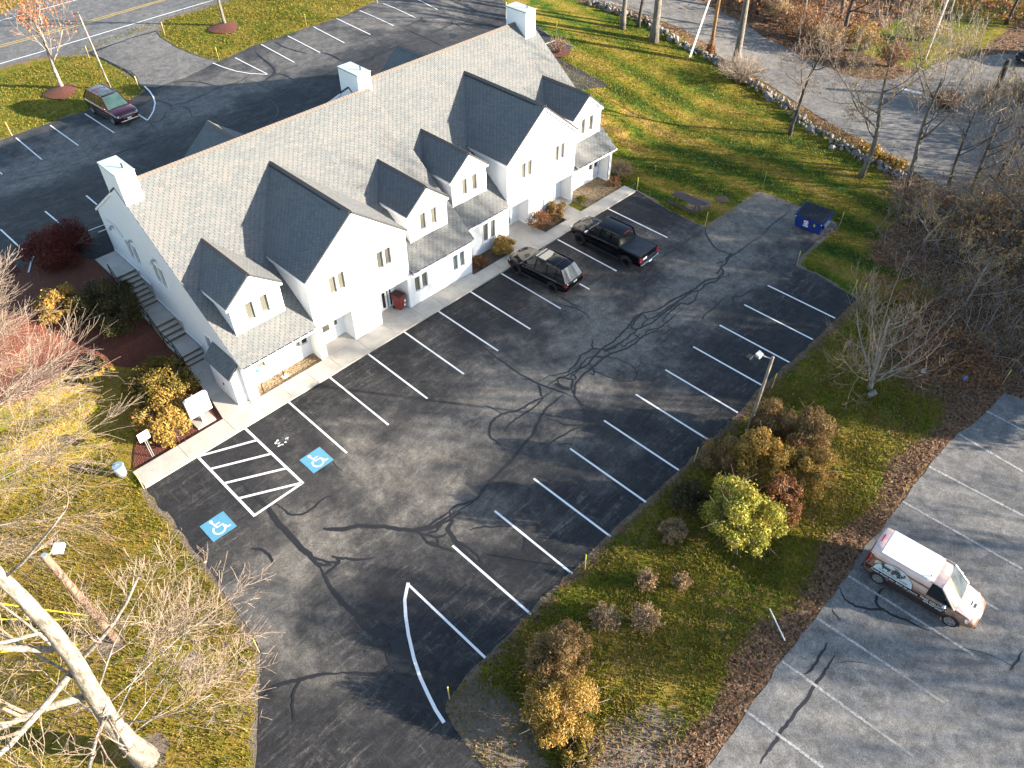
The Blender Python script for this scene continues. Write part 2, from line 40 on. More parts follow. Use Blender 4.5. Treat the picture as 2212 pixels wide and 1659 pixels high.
# ------------------------------------------------------------ object helpers
def link(o): COL.objects.link(o); return o
def empty(name, loc, rz=0., label=None, cat=None, group=None):
    o = link(bpy.data.objects.new(name, None)); o.location = loc; o.rotation_euler = (0, 0, rz)
    o.empty_display_size = .2
    if label: tag(o, label, cat, group)
    return o
def tag(o, label=None, cat=None, group=None, kind=None):
    if label: o['label'] = label
    if cat: o['category'] = cat
    if group: o['group'] = group
    if kind: o['kind'] = kind
    return o
def copy_tree(o, parent=None):
    c = o.copy(); COL.objects.link(c); c.parent = parent
    for ch in list(o.children): copy_tree(ch, c)
    return c
class MB:
    def __init__(s): s.v = []; s.f = []
    def quad(s, *p):
        n = len(s.v); s.v += [tuple(q) for q in p]; s.f.append(tuple(range(n, n+len(p)))); return s
    poly = quad
    def box(s, x0, x1, y0, y1, z0, z1):
        n = len(s.v)
        s.v += [(x0,y0,z0),(x1,y0,z0),(x1,y1,z0),(x0,y1,z0),(x0,y0,z1),(x1,y0,z1),(x1,y1,z1),(x0,y1,z1)]
        s.f += [tuple(n+i for i in q) for q in ((0,3,2,1),(4,5,6,7),(0,1,5,4),(1,2,6,5),(2,3,7,6),(3,0,4,7))]; return s
    def hexa(s, b, t):   # four bottom points, four top points
        n = len(s.v); s.v += [tuple(q) for q in b]+[tuple(q) for q in t]
        s.f += [tuple(n+i for i in q) for q in ((0,3,2,1),(4,5,6,7),(0,1,5,4),(1,2,6,5),(2,3,7,6),(3,0,4,7))]; return s
    def tube(s, pts, rad, n=6, cap=True):
        pts = [Vector(p) for p in pts]; m = len(pts)
        if not hasattr(rad, '__len__'): rad = [rad]*m
        base = len(s.v); up = None
        for i, p in enumerate(pts):
            d = (pts[min(i+1, m-1)]-pts[max(i-1, 0)])
            if d.length < 1e-9: d = Vector((0, 0, 1))
            d.normalize()
            if up is None:
                up = Vector((0, 0, 1)) if abs(d.z) < .9 else Vector((1, 0, 0))
            a = d.cross(up)
            if a.length < 1e-4: a = d.orthogonal()
            a.normalize(); b = a.cross(d); up = b
            for k in range(n):
                an = 2*math.pi*k/n; q = p+(a*math.cos(an)+b*math.sin(an))*rad[i]
                s.v.append((q.x, q.y, q.z))
        for i in range(m-1):
            for k in range(n):
                k2 = (k+1) % n
                s.f.append((base+i*n+k, base+i*n+k2, base+(i+1)*n+k2, base+(i+1)*n+k))
        if cap:
            s.f.append(tuple(base+k for k in range(n))[::-1]); s.f.append(tuple(base+(m-1)*n+k for k in range(n)))
        return s
    def cyl(s, c, r0, r1, h, n=16, axis='z'):
        a = Vector(c); d = {'x': Vector((h,0,0)), 'y': Vector((0,h,0)), 'z': Vector((0,0,h))}[axis]
        return s.tube([a, a+d], [r0, r1], n)
    def build(s, name, mat, parent=None, smooth=False, bevel=0, loc=None):
        me = bpy.data.meshes.new(name); me.from_pydata(s.v, [], s.f); me.update()
        if smooth: me.polygons.foreach_set('use_smooth', [True]*len(me.polygons))
        o = link(bpy.data.objects.new(name, me)); me.materials.append(M[mat] if isinstance(mat, str) else mat)
        if parent: o.parent = parent
        if loc: o.location = loc
        if bevel:
            b = o.modifiers.new('b', 'BEVEL'); b.width = bevel; b.segments = 2; b.limit_method = 'ANGLE'
        return o

# ------------------------------------------------------------ materials
M = {}
class NT:
    def __init__(s, name):
        s.m = bpy.data.materials.new(name); s.m.use_nodes = True; M[name] = s.m
        s.t = s.m.node_tree; s.b = s.t.nodes['Principled BSDF']; s.n = s.t.nodes; s.l = s.t.links
    def node(s, typ, **kw):
        x = s.n.new(typ)
        for k, v in kw.items():
            if k.startswith('i_'): x.inputs[k[2:].replace('_', ' ')].default_value = v
            else: setattr(x, k, v)
        return x
    def pos(s, scale=(1, 1, 1), rot=(0, 0, 0), obj=False):
        if obj: src = s.node('ShaderNodeTexCoord').outputs['Object']
        else: src = s.node('ShaderNodeNewGeometry').outputs['Position']
        mp = s.node('ShaderNodeMapping'); mp.inputs['Scale'].default_value = scale; mp.inputs['Rotation'].default_value = rot
        s.l.new(src, mp.inputs[0]); return mp.outputs[0]
    def noise(s, vec, scale, detail=4, rough=.6, dist=0):
        x = s.node('ShaderNodeTexNoise'); x.inputs['Scale'].default_value = scale; x.inputs['Detail'].default_value = detail
        x.inputs['Roughness'].default_value = rough; x.inputs['Distortion'].default_value = dist
        if vec is not None: s.l.new(vec, x.inputs['Vector'])
        return x.outputs['Fac']
    def ramp(s, fac, stops, interp='LINEAR'):
        x = s.node('ShaderNodeValToRGB'); x.color_ramp.interpolation = interp
        e = x.color_ramp.elements
        while len(e) < len(stops): e.new(.5)
        for i, (p, c) in enumerate(stops):
            e[i].position = p; e[i].color = (*c, 1) if hasattr(c, '__len__') else (c, c, c, 1)
        s.l.new(fac, x.inputs[0]); return x.outputs[0]
    def mix(s, fac, a, b, mode='MIX'):
        x = s.node('ShaderNodeMix'); x.data_type = 'RGBA'; x.blend_type = mode
        for inp, v in ((0, fac), (6, a), (7, b)):
            if hasattr(v, 'is_output') or isinstance(v, bpy.types.NodeSocket): s.l.new(v, x.inputs[inp])
            else: x.inputs[inp].default_value = (*v, 1) if hasattr(v, '__len__') else v
        return x.outputs[2]
    def math(s, op, a, b=None, c=None):
        x = s.node('ShaderNodeMath'); x.operation = op
        for i, v in enumerate((a, b, c)):
            if v is None: continue
            if isinstance(v, bpy.types.NodeSocket): s.l.new(v, x.inputs[i])
            else: x.inputs[i].default_value = v
        return x.outputs[0]
    def color(s, c):
        if isinstance(c, bpy.types.NodeSocket): s.l.new(c, s.b.inputs['Base Color'])
        else: s.b.inputs['Base Color'].default_value = (*c, 1)
        return s
    def rough(s, r):
        if isinstance(r, bpy.types.NodeSocket): s.l.new(r, s.b.inputs['Roughness'])
        else: s.b.inputs['Roughness'].default_value = r
        return s
    def bump(s, h, strength=.5, dist=.02):
        x = s.node('ShaderNodeBump'); x.inputs['Strength'].default_value = strength; x.inputs['Distance'].default_value = dist
        s.l.new(h, x.inputs['Height']); s.l.new(x.outputs[0], s.b.inputs['Normal']); return s
    def island(s): return s.node('ShaderNodeNewGeometry').outputs['Random Per Island']
    def spec(s, v): s.b.inputs['Specular IOR Level'].default_value = v; return s
def plain(name, c, rough=.6, metal=0., var=.12, scale=3., coat=0., spec=None):
    t = NT(name); f = t.noise(t.pos(obj=True), scale, 4)
    t.color(t.mix(f, tuple(k*(1-var) for k in c), tuple(min(1, k*(1+var)) for k in c))).rough(rough)
    t.b.inputs['Metallic'].default_value = metal
    if coat: t.b.inputs['Coat Weight'].default_value = coat; t.b.inputs['Coat Roughness'].default_value = .05
    if spec is not None: t.spec(spec)
    return t

def asphalt(name, dark, mid, light, wear_y=None, wear_w=4., thr=(.42, .62), streak=.5, coolshift=0):
    t = NT(name); P = t.pos()
    big = t.noise(P, .16, 5, .62, .3)
    med = t.noise(P, .8, 5, .65)
    fac = t.math('ADD', t.math('MULTIPLY', big, .72), t.math('MULTIPLY', med, .28))
    if wear_y is not None:
        sx = t.node('ShaderNodeSeparateXYZ'); t.l.new(P, sx.inputs[0])
        d = t.math('ABSOLUTE', t.math('SUBTRACT', sx.outputs[1], wear_y))
        w = t.math('MULTIPLY', t.math('SUBTRACT', wear_w, d), .035)
        fac = t.math('ADD', fac, w)
    c = t.ramp(fac, [(thr[0], dark), ((thr[0]+thr[1])/2, mid), (thr[1], light)])
    # scrape marks left by ploughs and tyres: soft smears broken up by a finer pattern
    s1 = t.noise(t.pos((.5, 3.2, 1), (0, 0, R(-10))), 1.0, 7, .78, .8)
    s2 = t.noise(t.pos((3.0, .6, 1), (0, 0, R(31))), 1.0, 7, .78, .8)
    s3 = t.noise(t.pos((.25, 9., 1), (0, 0, R(-16))), 1.0, 5, .7, .3)
    brk = t.ramp(t.noise(P, 3.1, 8, .85), [(.44, 0.), (.64, 1.)]); area = t.ramp(t.noise(P, .33, 3, .5), [(.4, .15), (.62, 1.)])
    m1 = t.ramp(s1, [(.50, 0.), (.72, 1.)]); m2 = t.ramp(s2, [(.54, 0.), (.74, .8)]); m3 = t.ramp(s3, [(.60, 0.), (.70, 1.)])
    mm = t.math('MULTIPLY', t.math('MULTIPLY', t.math('ADD', t.math('MULTIPLY', brk, .85), .15), area), t.math('MAXIMUM', m1, t.math('MAXIMUM', m2, m3)))
    c = t.mix(t.math('MULTIPLY', mm, streak), c, tuple(min(1, k*2.0+.03) for k in light))
    patch = t.ramp(t.noise(P, 1.7, 6, .75, .5), [(.35, .62), (.52, 1.), (.66, 1.35)]); c = t.mix(1., c, patch, 'MULTIPLY')
    grit = t.noise(P, 26., 2, .9); speck = t.noise(P, 7., 3, .9)
    c = t.mix(1., c, t.ramp(grit, [(.3, .55), (.5, 1.), (.72, 1.65)]), 'MULTIPLY')
    c = t.mix(1., c, t.ramp(speck, [(.3, .78), (.7, 1.25)]), 'MULTIPLY')
    t.color(c).rough(t.ramp(med, [(.3, .72), (.7, .92)])).bump(grit, .35, .02).spec(.35)
asphalt('asphalt_sealed', (.016,.016,.018), (.046,.043,.041), (.130,.117,.100), -9.0, 4.5, (.43, .64), .8)
asphalt('asphalt_back', (.020,.020,.023), (.044,.043,.044), (.115,.105,.095), 32.5, 4.5, (.42, .62), .6)
asphalt('asphalt_old', (.125,.120,.116), (.145,.138,.130), (.175,.165,.152), None, 0, (.38, .62), .1)
asphalt('asphalt_side', (.11,.105,.10), (.14,.13,.12), (.165,.155,.14), None, 0, (.38, .62), .1)
t = NT('sealant'); t.color(t.mix(t.noise(t.pos(), 3.), (.006,.006,.007), (.014,.014,.015))).rough(.6)
def paint(name, c, lo=.35, hi=.5, under=(.06,.06,.06)):
    t = NT(name); n1 = t.noise(t.pos(), 9., 6, .75)
    t.color(t.mix(t.ramp(n1, [(lo, 0.), (hi, 1.)]), under, c)).rough(.6); return t
paint('line_white', (.72,.71,.69), .22, .34)
paint('line_worn', (.40,.38,.35), .40, .56, (.15,.14,.13))
paint('line_faint', (.30,.28,.26), .40, .60, (.15,.14,.13))
paint('line_yellow', (.55,.36,.06), .3, .45, (.15,.14,.13))
paint('sign_blue', (.085,.26,.37), .30, .42)
t = NT('concrete'); P = t.pos(); f = t.noise(P, 1.2, 6, .7)
c = t.mix(t.ramp(f, [(.35, 0.), (.65, 1.)]), (.36,.325,.28), (.47,.43,.37)); c = t.mix(t.math('MULTIPLY', t.ramp(t.island(), [(0, 0.), (1, 1.)]), .25), c, (.33,.31,.28))
t.color(c).rough(.85).bump(t.noise(P, 30., 2), .2, .01)
plain('riser_shade', (.115,.095,.075), .9, var=.3)  # darker than the step concrete: shade on the step fronts put into the colour
plain('concrete_plain', (.38,.355,.32), .85, var=.18)
plain('curb_bitumen', (.09,.08,.072), .9, var=.4, scale=2)
t = NT('siding'); sx = t.node('ShaderNodeSeparateXYZ'); t.l.new(t.node('ShaderNodeNewGeometry').outputs['Position'], sx.inputs[0])
lap = t.math('FRACT', t.math('MULTIPLY', sx.outputs[2], 8.7)); t.color(t.mix(t.noise(t.pos(), .8, 5), (.70,.70,.71), (.80,.80,.80))).rough(.65); t.bump(lap, .35, .02)
plain('trim', (.82,.82,.82), .5, var=.03)
plain('door_white', (.74,.74,.75), .5, var=.03)
def shingle(name, cols):
    t = NT(name); isl = t.island()
    pat = t.noise(t.pos(), .55, 3, .5)
    f = t.math('ADD', t.math('MULTIPLY', isl, .28), t.math('MULTIPLY', pat, .75))
    n = len(cols); c = t.ramp(f, [(.12+.8*i/(n-1), cols[i]) for i in range(n)])
    c = t.mix(1., c, t.ramp(t.noise(t.pos(), 38., 2, .8), [(.3, .65), (.7, 1.4)]), 'MULTIPLY')
    t.color(c).rough(.92).spec(.2).bump(t.noise(t.pos(), 60., 1), .4, .01)
shingle('shingle', [(.130,.132,.132), (.150,.150,.147), (.125,.131,.133), (.143,.149,.146), (.163,.155,.148), (.134,.142,.142), (.152,.155,.150)])
plain('shingle_base', (.05,.05,.05), .95)
plain('ridge_shingle', (.13,.11,.095), .92, var=.35, scale=2.2)
plain('vent_black', (.006,.006,.007), .6)
plain('cap_metal', (.50,.56,.52), .45, .25, .06)
t = NT('pane'); P = t.pos((1, 1, .2)); w = t.node('ShaderNodeTexWave'); w.inputs['Scale'].default_value = 3.4; w.inputs['Distortion'].default_value = 1.2; t.l.new(P, w.inputs[0])
t.color(t.mix(t.noise(t.pos(), .9, 2), t.mix(w.outputs[1], (.040,.040,.030), (.115,.110,.088)), (.15,.145,.12))).rough(.12).spec(.6)
t = NT('glass_dark'); t.color((.010,.013,.014)).rough(.04).spec(.8)
t = NT('glass_teal'); t.color(t.mix(t.noise(t.pos(), 1.7, 3), (.006,.02,.02), (.05,.09,.08))).rough(.03).spec(.9)
t = NT('glass_sky'); t.color(t.mix(t.noise(t.pos(), 1.5, 3), (.03,.045,.055), (.11,.14,.16))).rough(.06).spec(.9)
def bark(name, a, b, s=5.):
    t = NT(name); P = t.pos((1, 1, .35)); f = t.noise(P, s, 6, .75); t.color(t.mix(t.ramp(f, [(.38, 0.), (.60, 1.)]), a, b)).rough(.9).bump(f, 1., .08)
bark('bark_pale', (.10,.085,.068), (.33,.29,.245)); bark('bark_grey', (.075,.065,.055), (.17,.15,.125)); bark('bark_dark', (.03,.025,.022), (.085,.07,.058))
bark('twig_pale', (.19,.145,.105), (.33,.26,.195)); bark('twig_pink', (.155,.112,.082), (.31,.235,.175)); bark('twig_brown', (.12,.085,.065), (.23,.17,.13)); bark('twig_red', (.17,.085,.06), (.27,.17,.12)); bark('twig_grey', (.17,.15,.13), (.31,.275,.24))
bark('pole_wood', (.16,.095,.06), (.30,.19,.13), 8.); bark('pole_grey', (.13,.105,.085), (.27,.215,.165), 8.); bark('pole_orange', (.16,.085,.035), (.26,.15,.06), 6.); bark('pole_black', (.012,.010,.009), (.03,.025,.02))
def leaf(name, cols, patch=1.3):
    t = NT(name); f = t.math('ADD', t.math('MULTIPLY', t.island(), .55), t.math('MULTIPLY', t.noise(t.pos(), patch, 3, .6), .5)); n = len(cols)
    t.color(t.ramp(f, [(.14+.72*i/(n-1), cols[i]) for i in range(n)])).rough(.7).spec(.25)
    tr = t.node('ShaderNodeBsdfTranslucent'); mx = t.node('ShaderNodeMixShader'); mx.inputs[0].default_value = .22
    rp = [x for x in t.n if x.type == 'VALTORGB'][-1]
    t.l.new(rp.outputs[0], tr.inputs[0]); t.l.new(t.b.outputs[0], mx.inputs[1]); t.l.new(tr.outputs[0], mx.inputs[2]); t.l.new(mx.outputs[0], t.n['Material Output'].inputs[0])
leaf('leaf_gold', [(.14,.065,.018), (.30,.15,.032), (.38,.23,.055), (.20,.17,.03), (.45,.29,.08), (.32,.15,.035)])
leaf('leaf_yelgreen', [(.03,.045,.010), (.11,.10,.018), (.20,.15,.026), (.28,.17,.035), (.08,.085,.018), (.26,.11,.025)])
leaf('leaf_green', [(.06,.08,.014), (.17,.19,.025), (.30,.28,.04), (.40,.34,.06), (.20,.21,.028), (.42,.24,.05)])
leaf('leaf_brown', [(.12,.07,.03), (.22,.125,.05), (.29,.18,.075), (.20,.14,.045), (.35,.21,.08)])
leaf('leaf_rust', [(.12,.045,.02), (.22,.085,.03), (.31,.14,.045), (.17,.08,.04), (.36,.19,.07)])
leaf('leaf_red', [(.05,.008,.008), (.10,.016,.014), (.14,.03,.022), (.07,.02,.015), (.09,.012,.012)])
leaf('leaf_yew', [(.018,.025,.010), (.035,.045,.014), (.06,.055,.02), (.10,.065,.03), (.03,.03,.012)])
leaf('leaf_tan', [(.19,.12,.06), (.31,.20,.10), (.38,.26,.14), (.25,.15,.075), (.28,.22,.09)])
leaf('leaf_orange', [(.30,.10,.03), (.42,.16,.06), (.34,.13,.05), (.25,.08,.03), (.40,.22,.10)])
leaf('litter', [(.09,.05,.03), (.17,.09,.05), (.25,.14,.08), (.13,.07,.04), (.32,.21,.13)], .7)
leaf('blade', [(.035,.07,.005), (.09,.12,.009), (.19,.155,.016), (.28,.185,.035), (.06,.095,.008), (.29,.19,.07)], .35)
plain('black_paint', (.0025,.0025,.004), .14, 0, .1, spec=.3); plain('black_matt', (.012,.014,.02), .55); plain('tyre', (.012,.012,.012), .85)
plain('maroon', (.045,.004,.012), .22, .4, .1, coat=1.); plain('rim_silver', (.55,.55,.56), .3, .8); plain('rim_black', (.01,.01,.01), .35, .3)
plain('chrome', (.7,.7,.7), .15, 1.); plain('lamp_red', (.32,.01,.01), .2); plain('plate', (.62,.66,.58), .5); plain('clear_lamp', (.5,.5,.5), .1)
t = NT('wrap_wood'); P = t.pos((5.5, 1, 9), obj=True); f = t.noise(P, 1., 6, .7)
t.color(t.ramp(f, [(.3, (.11,.045,.030)), (.5, (.23,.115,.068)), (.62, (.33,.20,.14)), (.75, (.26,.15,.095))])).rough(.3); t.b.inputs['Coat Weight'].default_value = .5
t = NT('wrap_pink'); f = t.noise(t.pos((2, 5, 2), obj=True), 1., 5, .7); t.color(t.ramp(f, [(.35, (.55,.36,.30)), (.6, (.66,.50,.44))])).rough(.3); t.b.inputs['Coat Weight'].default_value = .4
plain('van_white', (.86,.86,.86), .3, coat=.5, var=.02); plain('van_dark', (.03,.018,.018), .3, coat=.4); plain('logo_grey', (.55,.60,.62), .4, var=.03); plain('ink', (.05,.07,.07), .5); plain('white_ink', (.8,.8,.8), .5, var=.02)
plain('dumpster_blue', (.008,.030,.17), .4, 0, .15); plain('lid_black', (.010,.012,.02), .5); plain('sticker_yellow', (.6,.5,.02), .5); plain('logo_pink', (.65,.35,.38), .5)
plain('bin_red', (.17,.020,.014), .45); plain('bin_maroon', (.07,.012,.012), .5); plain('galv', (.42,.45,.50), .35, .5, .2); plain('galv_blue', (.24,.34,.43), .35, .3, .15)
plain('table_brown', (.040,.026,.024), .6); plain('iron_black', (.008,.008,.009), .5); plain('stake_yellow', (.62,.56,.05), .6); plain('stake_wood', (.42,.30,.17), .8); plain('stake_white', (.7,.68,.66), .6)
plain('cable', (.10,.10,.10), .6); plain('guard_yellow', (.75,.65,.02), .5); plain('teal_sign', (.05,.42,.38), .5); plain('white_pole', (.75,.74,.72), .5); plain('fixture', (.35,.37,.37), .4, .3); plain('fixture_white', (.8,.8,.82), .4)
t = NT('stone'); oi = t.node('ShaderNodeObjectInfo'); f = t.noise(t.pos(), 2.5, 5, .7); c = t.mix(t.ramp(f, [(.35, 0.), (.65, 1.)]), (.075,.072,.068), (.27,.26,.245))
t.color(t.mix(t.math('MULTIPLY', oi.outputs['Random'], .6), c, (.17,.15,.13))).rough(.9).bump(f, .5, .05)
plain('trash_blue', (.05,.25,.6), .5); plain('snow_white', (.6,.6,.62), .6)
t = NT('mulch'); P = t.pos(); v = t.node('ShaderNodeTexVoronoi'); v.inputs['Scale'].default_value = 16.; t.l.new(P, v.inputs['Vector'])
c = t.mix(v.outputs['Color'], (.065,.020,.012), (.18,.055,.028)); t.color(t.mix(t.noise(P, 1.5), c, (.10,.028,.016))).rough(.95).bump(v.outputs['Distance'], 1., .05)
plain('mulch_brown', (.085,.055,.035), .95, var=.5, scale=9)
t = NT('river_gravel'); P = t.pos(); v = t.node('ShaderNodeTexVoronoi'); v.inputs['Scale'].default_value = 14.; t.l.new(P, v.inputs['Vector'])
sh = t.node('ShaderNodeSeparateColor'); t.l.new(v.outputs['Color'], sh.inputs[0]); t.color(t.ramp(sh.outputs[0], [(0, (.08,.055,.035)), (.4, (.20,.14,.08)), (.7, (.26,.17,.07)), (1, (.32,.26,.19))])).rough(.9).bump(v.outputs['Distance'], 1., .05)
# ---- lawn / litter ground: three surface-cover masks are stored as attributes on the terrain mesh
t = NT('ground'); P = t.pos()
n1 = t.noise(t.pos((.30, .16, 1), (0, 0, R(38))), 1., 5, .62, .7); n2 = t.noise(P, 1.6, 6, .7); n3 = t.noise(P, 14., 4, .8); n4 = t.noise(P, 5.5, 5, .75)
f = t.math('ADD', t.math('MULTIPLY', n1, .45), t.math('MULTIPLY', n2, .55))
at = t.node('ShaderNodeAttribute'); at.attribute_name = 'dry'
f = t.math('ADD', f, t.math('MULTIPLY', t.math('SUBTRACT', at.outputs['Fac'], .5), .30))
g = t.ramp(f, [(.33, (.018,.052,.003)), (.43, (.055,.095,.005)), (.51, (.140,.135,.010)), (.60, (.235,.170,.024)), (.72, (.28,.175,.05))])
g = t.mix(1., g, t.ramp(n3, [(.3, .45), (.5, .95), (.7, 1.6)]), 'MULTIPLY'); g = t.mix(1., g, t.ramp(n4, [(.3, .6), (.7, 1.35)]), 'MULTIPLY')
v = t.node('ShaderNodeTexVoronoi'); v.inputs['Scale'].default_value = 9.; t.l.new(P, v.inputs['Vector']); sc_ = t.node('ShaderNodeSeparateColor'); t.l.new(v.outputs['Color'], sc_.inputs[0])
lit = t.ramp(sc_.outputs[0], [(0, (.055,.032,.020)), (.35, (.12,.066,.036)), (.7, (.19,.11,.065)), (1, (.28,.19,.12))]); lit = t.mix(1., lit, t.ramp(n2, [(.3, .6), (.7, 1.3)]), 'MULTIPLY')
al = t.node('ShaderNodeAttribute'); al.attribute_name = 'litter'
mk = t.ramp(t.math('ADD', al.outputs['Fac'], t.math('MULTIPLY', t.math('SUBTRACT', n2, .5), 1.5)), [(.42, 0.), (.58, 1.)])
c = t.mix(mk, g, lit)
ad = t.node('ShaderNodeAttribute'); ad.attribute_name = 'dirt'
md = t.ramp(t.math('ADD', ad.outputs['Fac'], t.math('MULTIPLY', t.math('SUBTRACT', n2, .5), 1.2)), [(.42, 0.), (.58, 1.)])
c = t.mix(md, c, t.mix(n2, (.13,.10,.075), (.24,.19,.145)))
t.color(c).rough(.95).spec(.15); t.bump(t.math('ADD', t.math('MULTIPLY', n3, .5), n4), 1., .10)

# ------------------------------------------------------------ ground and paved sheets
def sheet(name, pts, off, mat, parent=None, grid=.5, flat=False):
    from mathutils.geometry import tessellate_polygon
    bm = bmesh.new(); vs = [bm.verts.new((x, y, 0)) for x, y in pts]
    for tri in tessellate_polygon([[Vector((x, y, 0)) for x, y in pts]]):
        try: bm.faces.new([vs[i] for i in tri])
        except ValueError: pass
    if not flat:
        xs = [p[0] for p in pts]; ys = [p[1] for p in pts]
        for ax, lo, hi in ((0, min(xs), max(xs)), (1, min(ys), max(ys))):
            if ax == 0 and not (max(ys) > 3.8): continue
            k = math.ceil(lo/grid)*grid
            while k < hi:
                if ax == 1 and k < 3.4: k += grid; continue
                co = [0, 0, 0]; no = [0, 0, 0]; co[ax] = k; no[ax] = 1
                bmesh.ops.bisect_plane(bm, geom=bm.verts[:]+bm.edges[:]+bm.faces[:], plane_co=co, plane_no=no); k += grid
    for v in bm.verts: v.co.z = hz(v.co.x, v.co.y)+off
    for f in bm.faces:
        if f.normal.z < 0: f.normal_flip()
    bmesh.ops.recalc_face_normals(bm, faces=bm.faces[:])
    if sum(f.normal.z for f in bm.faces) < 0: bmesh.ops.reverse_faces(bm, faces=bm.faces[:])
    me = bpy.data.meshes.new(name); bm.to_mesh(me); bm.free(); me.materials.append(M[mat])
    o = link(bpy.data.objects.new(name, me))
    if parent: o.parent = parent
    return o
def resample(pts, step):
    out = [Vector((*pts[0], 0))]
    for a, b in zip(pts, pts[1:]):
        a = Vector((*a, 0)); b = Vector((*b, 0)); n = max(1, int((b-a).length/step))
        for i in range(1, n+1): out.append(a+(b-a)*i/n)
    return out
def smooth(pts):
    P = [Vector((*p, 0)) for p in pts]
    if len(P) < 3: return pts
    out = []
    for i in range(len(P)-1):
        a, b, c, d = P[max(i-1, 0)], P[i], P[i+1], P[min(i+2, len(P)-1)]
        for k in range(4):
            t_ = k/4; q = .5*((2*b)+(c-a)*t_+(2*a-5*b+4*c-d)*t_*t_+(3*b-a-3*c+d)*t_**3); out.append((q.x, q.y))
    out.append(tuple(P[-1][:2])); return out
def ribbon(mb, pts, w, off, step=.5, jag=0., taper=False, rr=None):
    P = resample(pts, step); m = len(P); L = []; Rr = []
    for i, p in enumerate(P):
        d = P[min(i+1, m-1)]-P[max(i-1, 0)]
        if d.length < 1e-6: d = Vector((1, 0, 0))
        d.normalize(); nn = Vector((-d.y, d.x, 0)); ww = w/2
        if taper: ww *= min(1, .25+1.6*min(i, m-1-i)/max(1, m-1)*2)
        j1 = j2 = 0
        if jag: j1 = rr.uniform(-jag, jag); j2 = rr.uniform(-jag, jag); p = p+nn*rr.uniform(-jag, jag)*1.6
        a = p+nn*(ww*(1+j1*0)+abs(j1)*.5); b = p-nn*(ww+abs(j2)*.5)
        L.append((a.x, a.y, hz(a.x, a.y)+off)); Rr.append((b.x, b.y, hz(b.x, b.y)+off))
    n = len(mb.v)
    for a, b in zip(L, Rr): mb.v += [a, b]
    for i in range(m-1): mb.f.append((n+2*i, n+2*i+1, n+2*i+3, n+2*i+2))
def inpoly(px, py, poly):
    c = np.zeros(px.shape, bool); n = len(poly); j = n-1
    for i in range(n):
        xi, yi = poly[i]; xj, yj = poly[j]
        with np.errstate(divide='ignore', invalid='ignore'):
            c ^= ((yi > py) != (yj > py)) & (px < (xj-xi)*(py-yi)/(yj-yi+1e-12)+xi)
        j = i
    return c
def hzv(x, y):
    zb = 3.45-1.95*np.clip((y-17)/14, 0, 1)*(1-np.clip((x-4)/26, 0, 1))
    t0 = np.interp(y, RY, RZ); t1 = np.clip((y-4)/30, 0, 1); k = np.clip((x-31)/10, 0, 1)
    return zb*(t0*(1-k)+t1*k)
FL = [tuple(p) for p in DATA['front_lot']]; BL = [tuple(p) for p in DATA['back_lot']]
VL_ = [tuple(p) for p in DATA['van_lot'][:15]]
VLOT = [(-14., -27.2)]+VL_+[(27.9, -27.5), (28.3, -30.5), (28.6, -75), (-14, -75)]
SR = [tuple(p) for p in DATA['side_road']]
RD = [(-60., 47.), (-20, 50.5)]+[tuple(p) for p in DATA['road'][:4]]+[(13.5, 48.3), (16., 48.2), (18.2, 47.7)]+[tuple(p) for p in DATA['road'][7:14]]+[(60, 50), (60, 75), (20, 66)]+[(9.5, 64.2), (3.9, 64.9), (-60, 68)]
FLT = FL  # front lot incl. driveway
def edge_dist(px, py, poly):
    d = np.full(px.shape, 1e9)
    for (x0, y0), (x1, y1) in zip(poly, poly[1:]+poly[:1]):
        dx, dy = x1-x0, y1-y0; L = dx*dx+dy*dy+1e-9
        t = np.clip(((px-x0)*dx+(py-y0)*dy)/L, 0, 1); d = np.minimum(d, np.hypot(px-x0-t*dx, py-y0-t*dy))
    return d
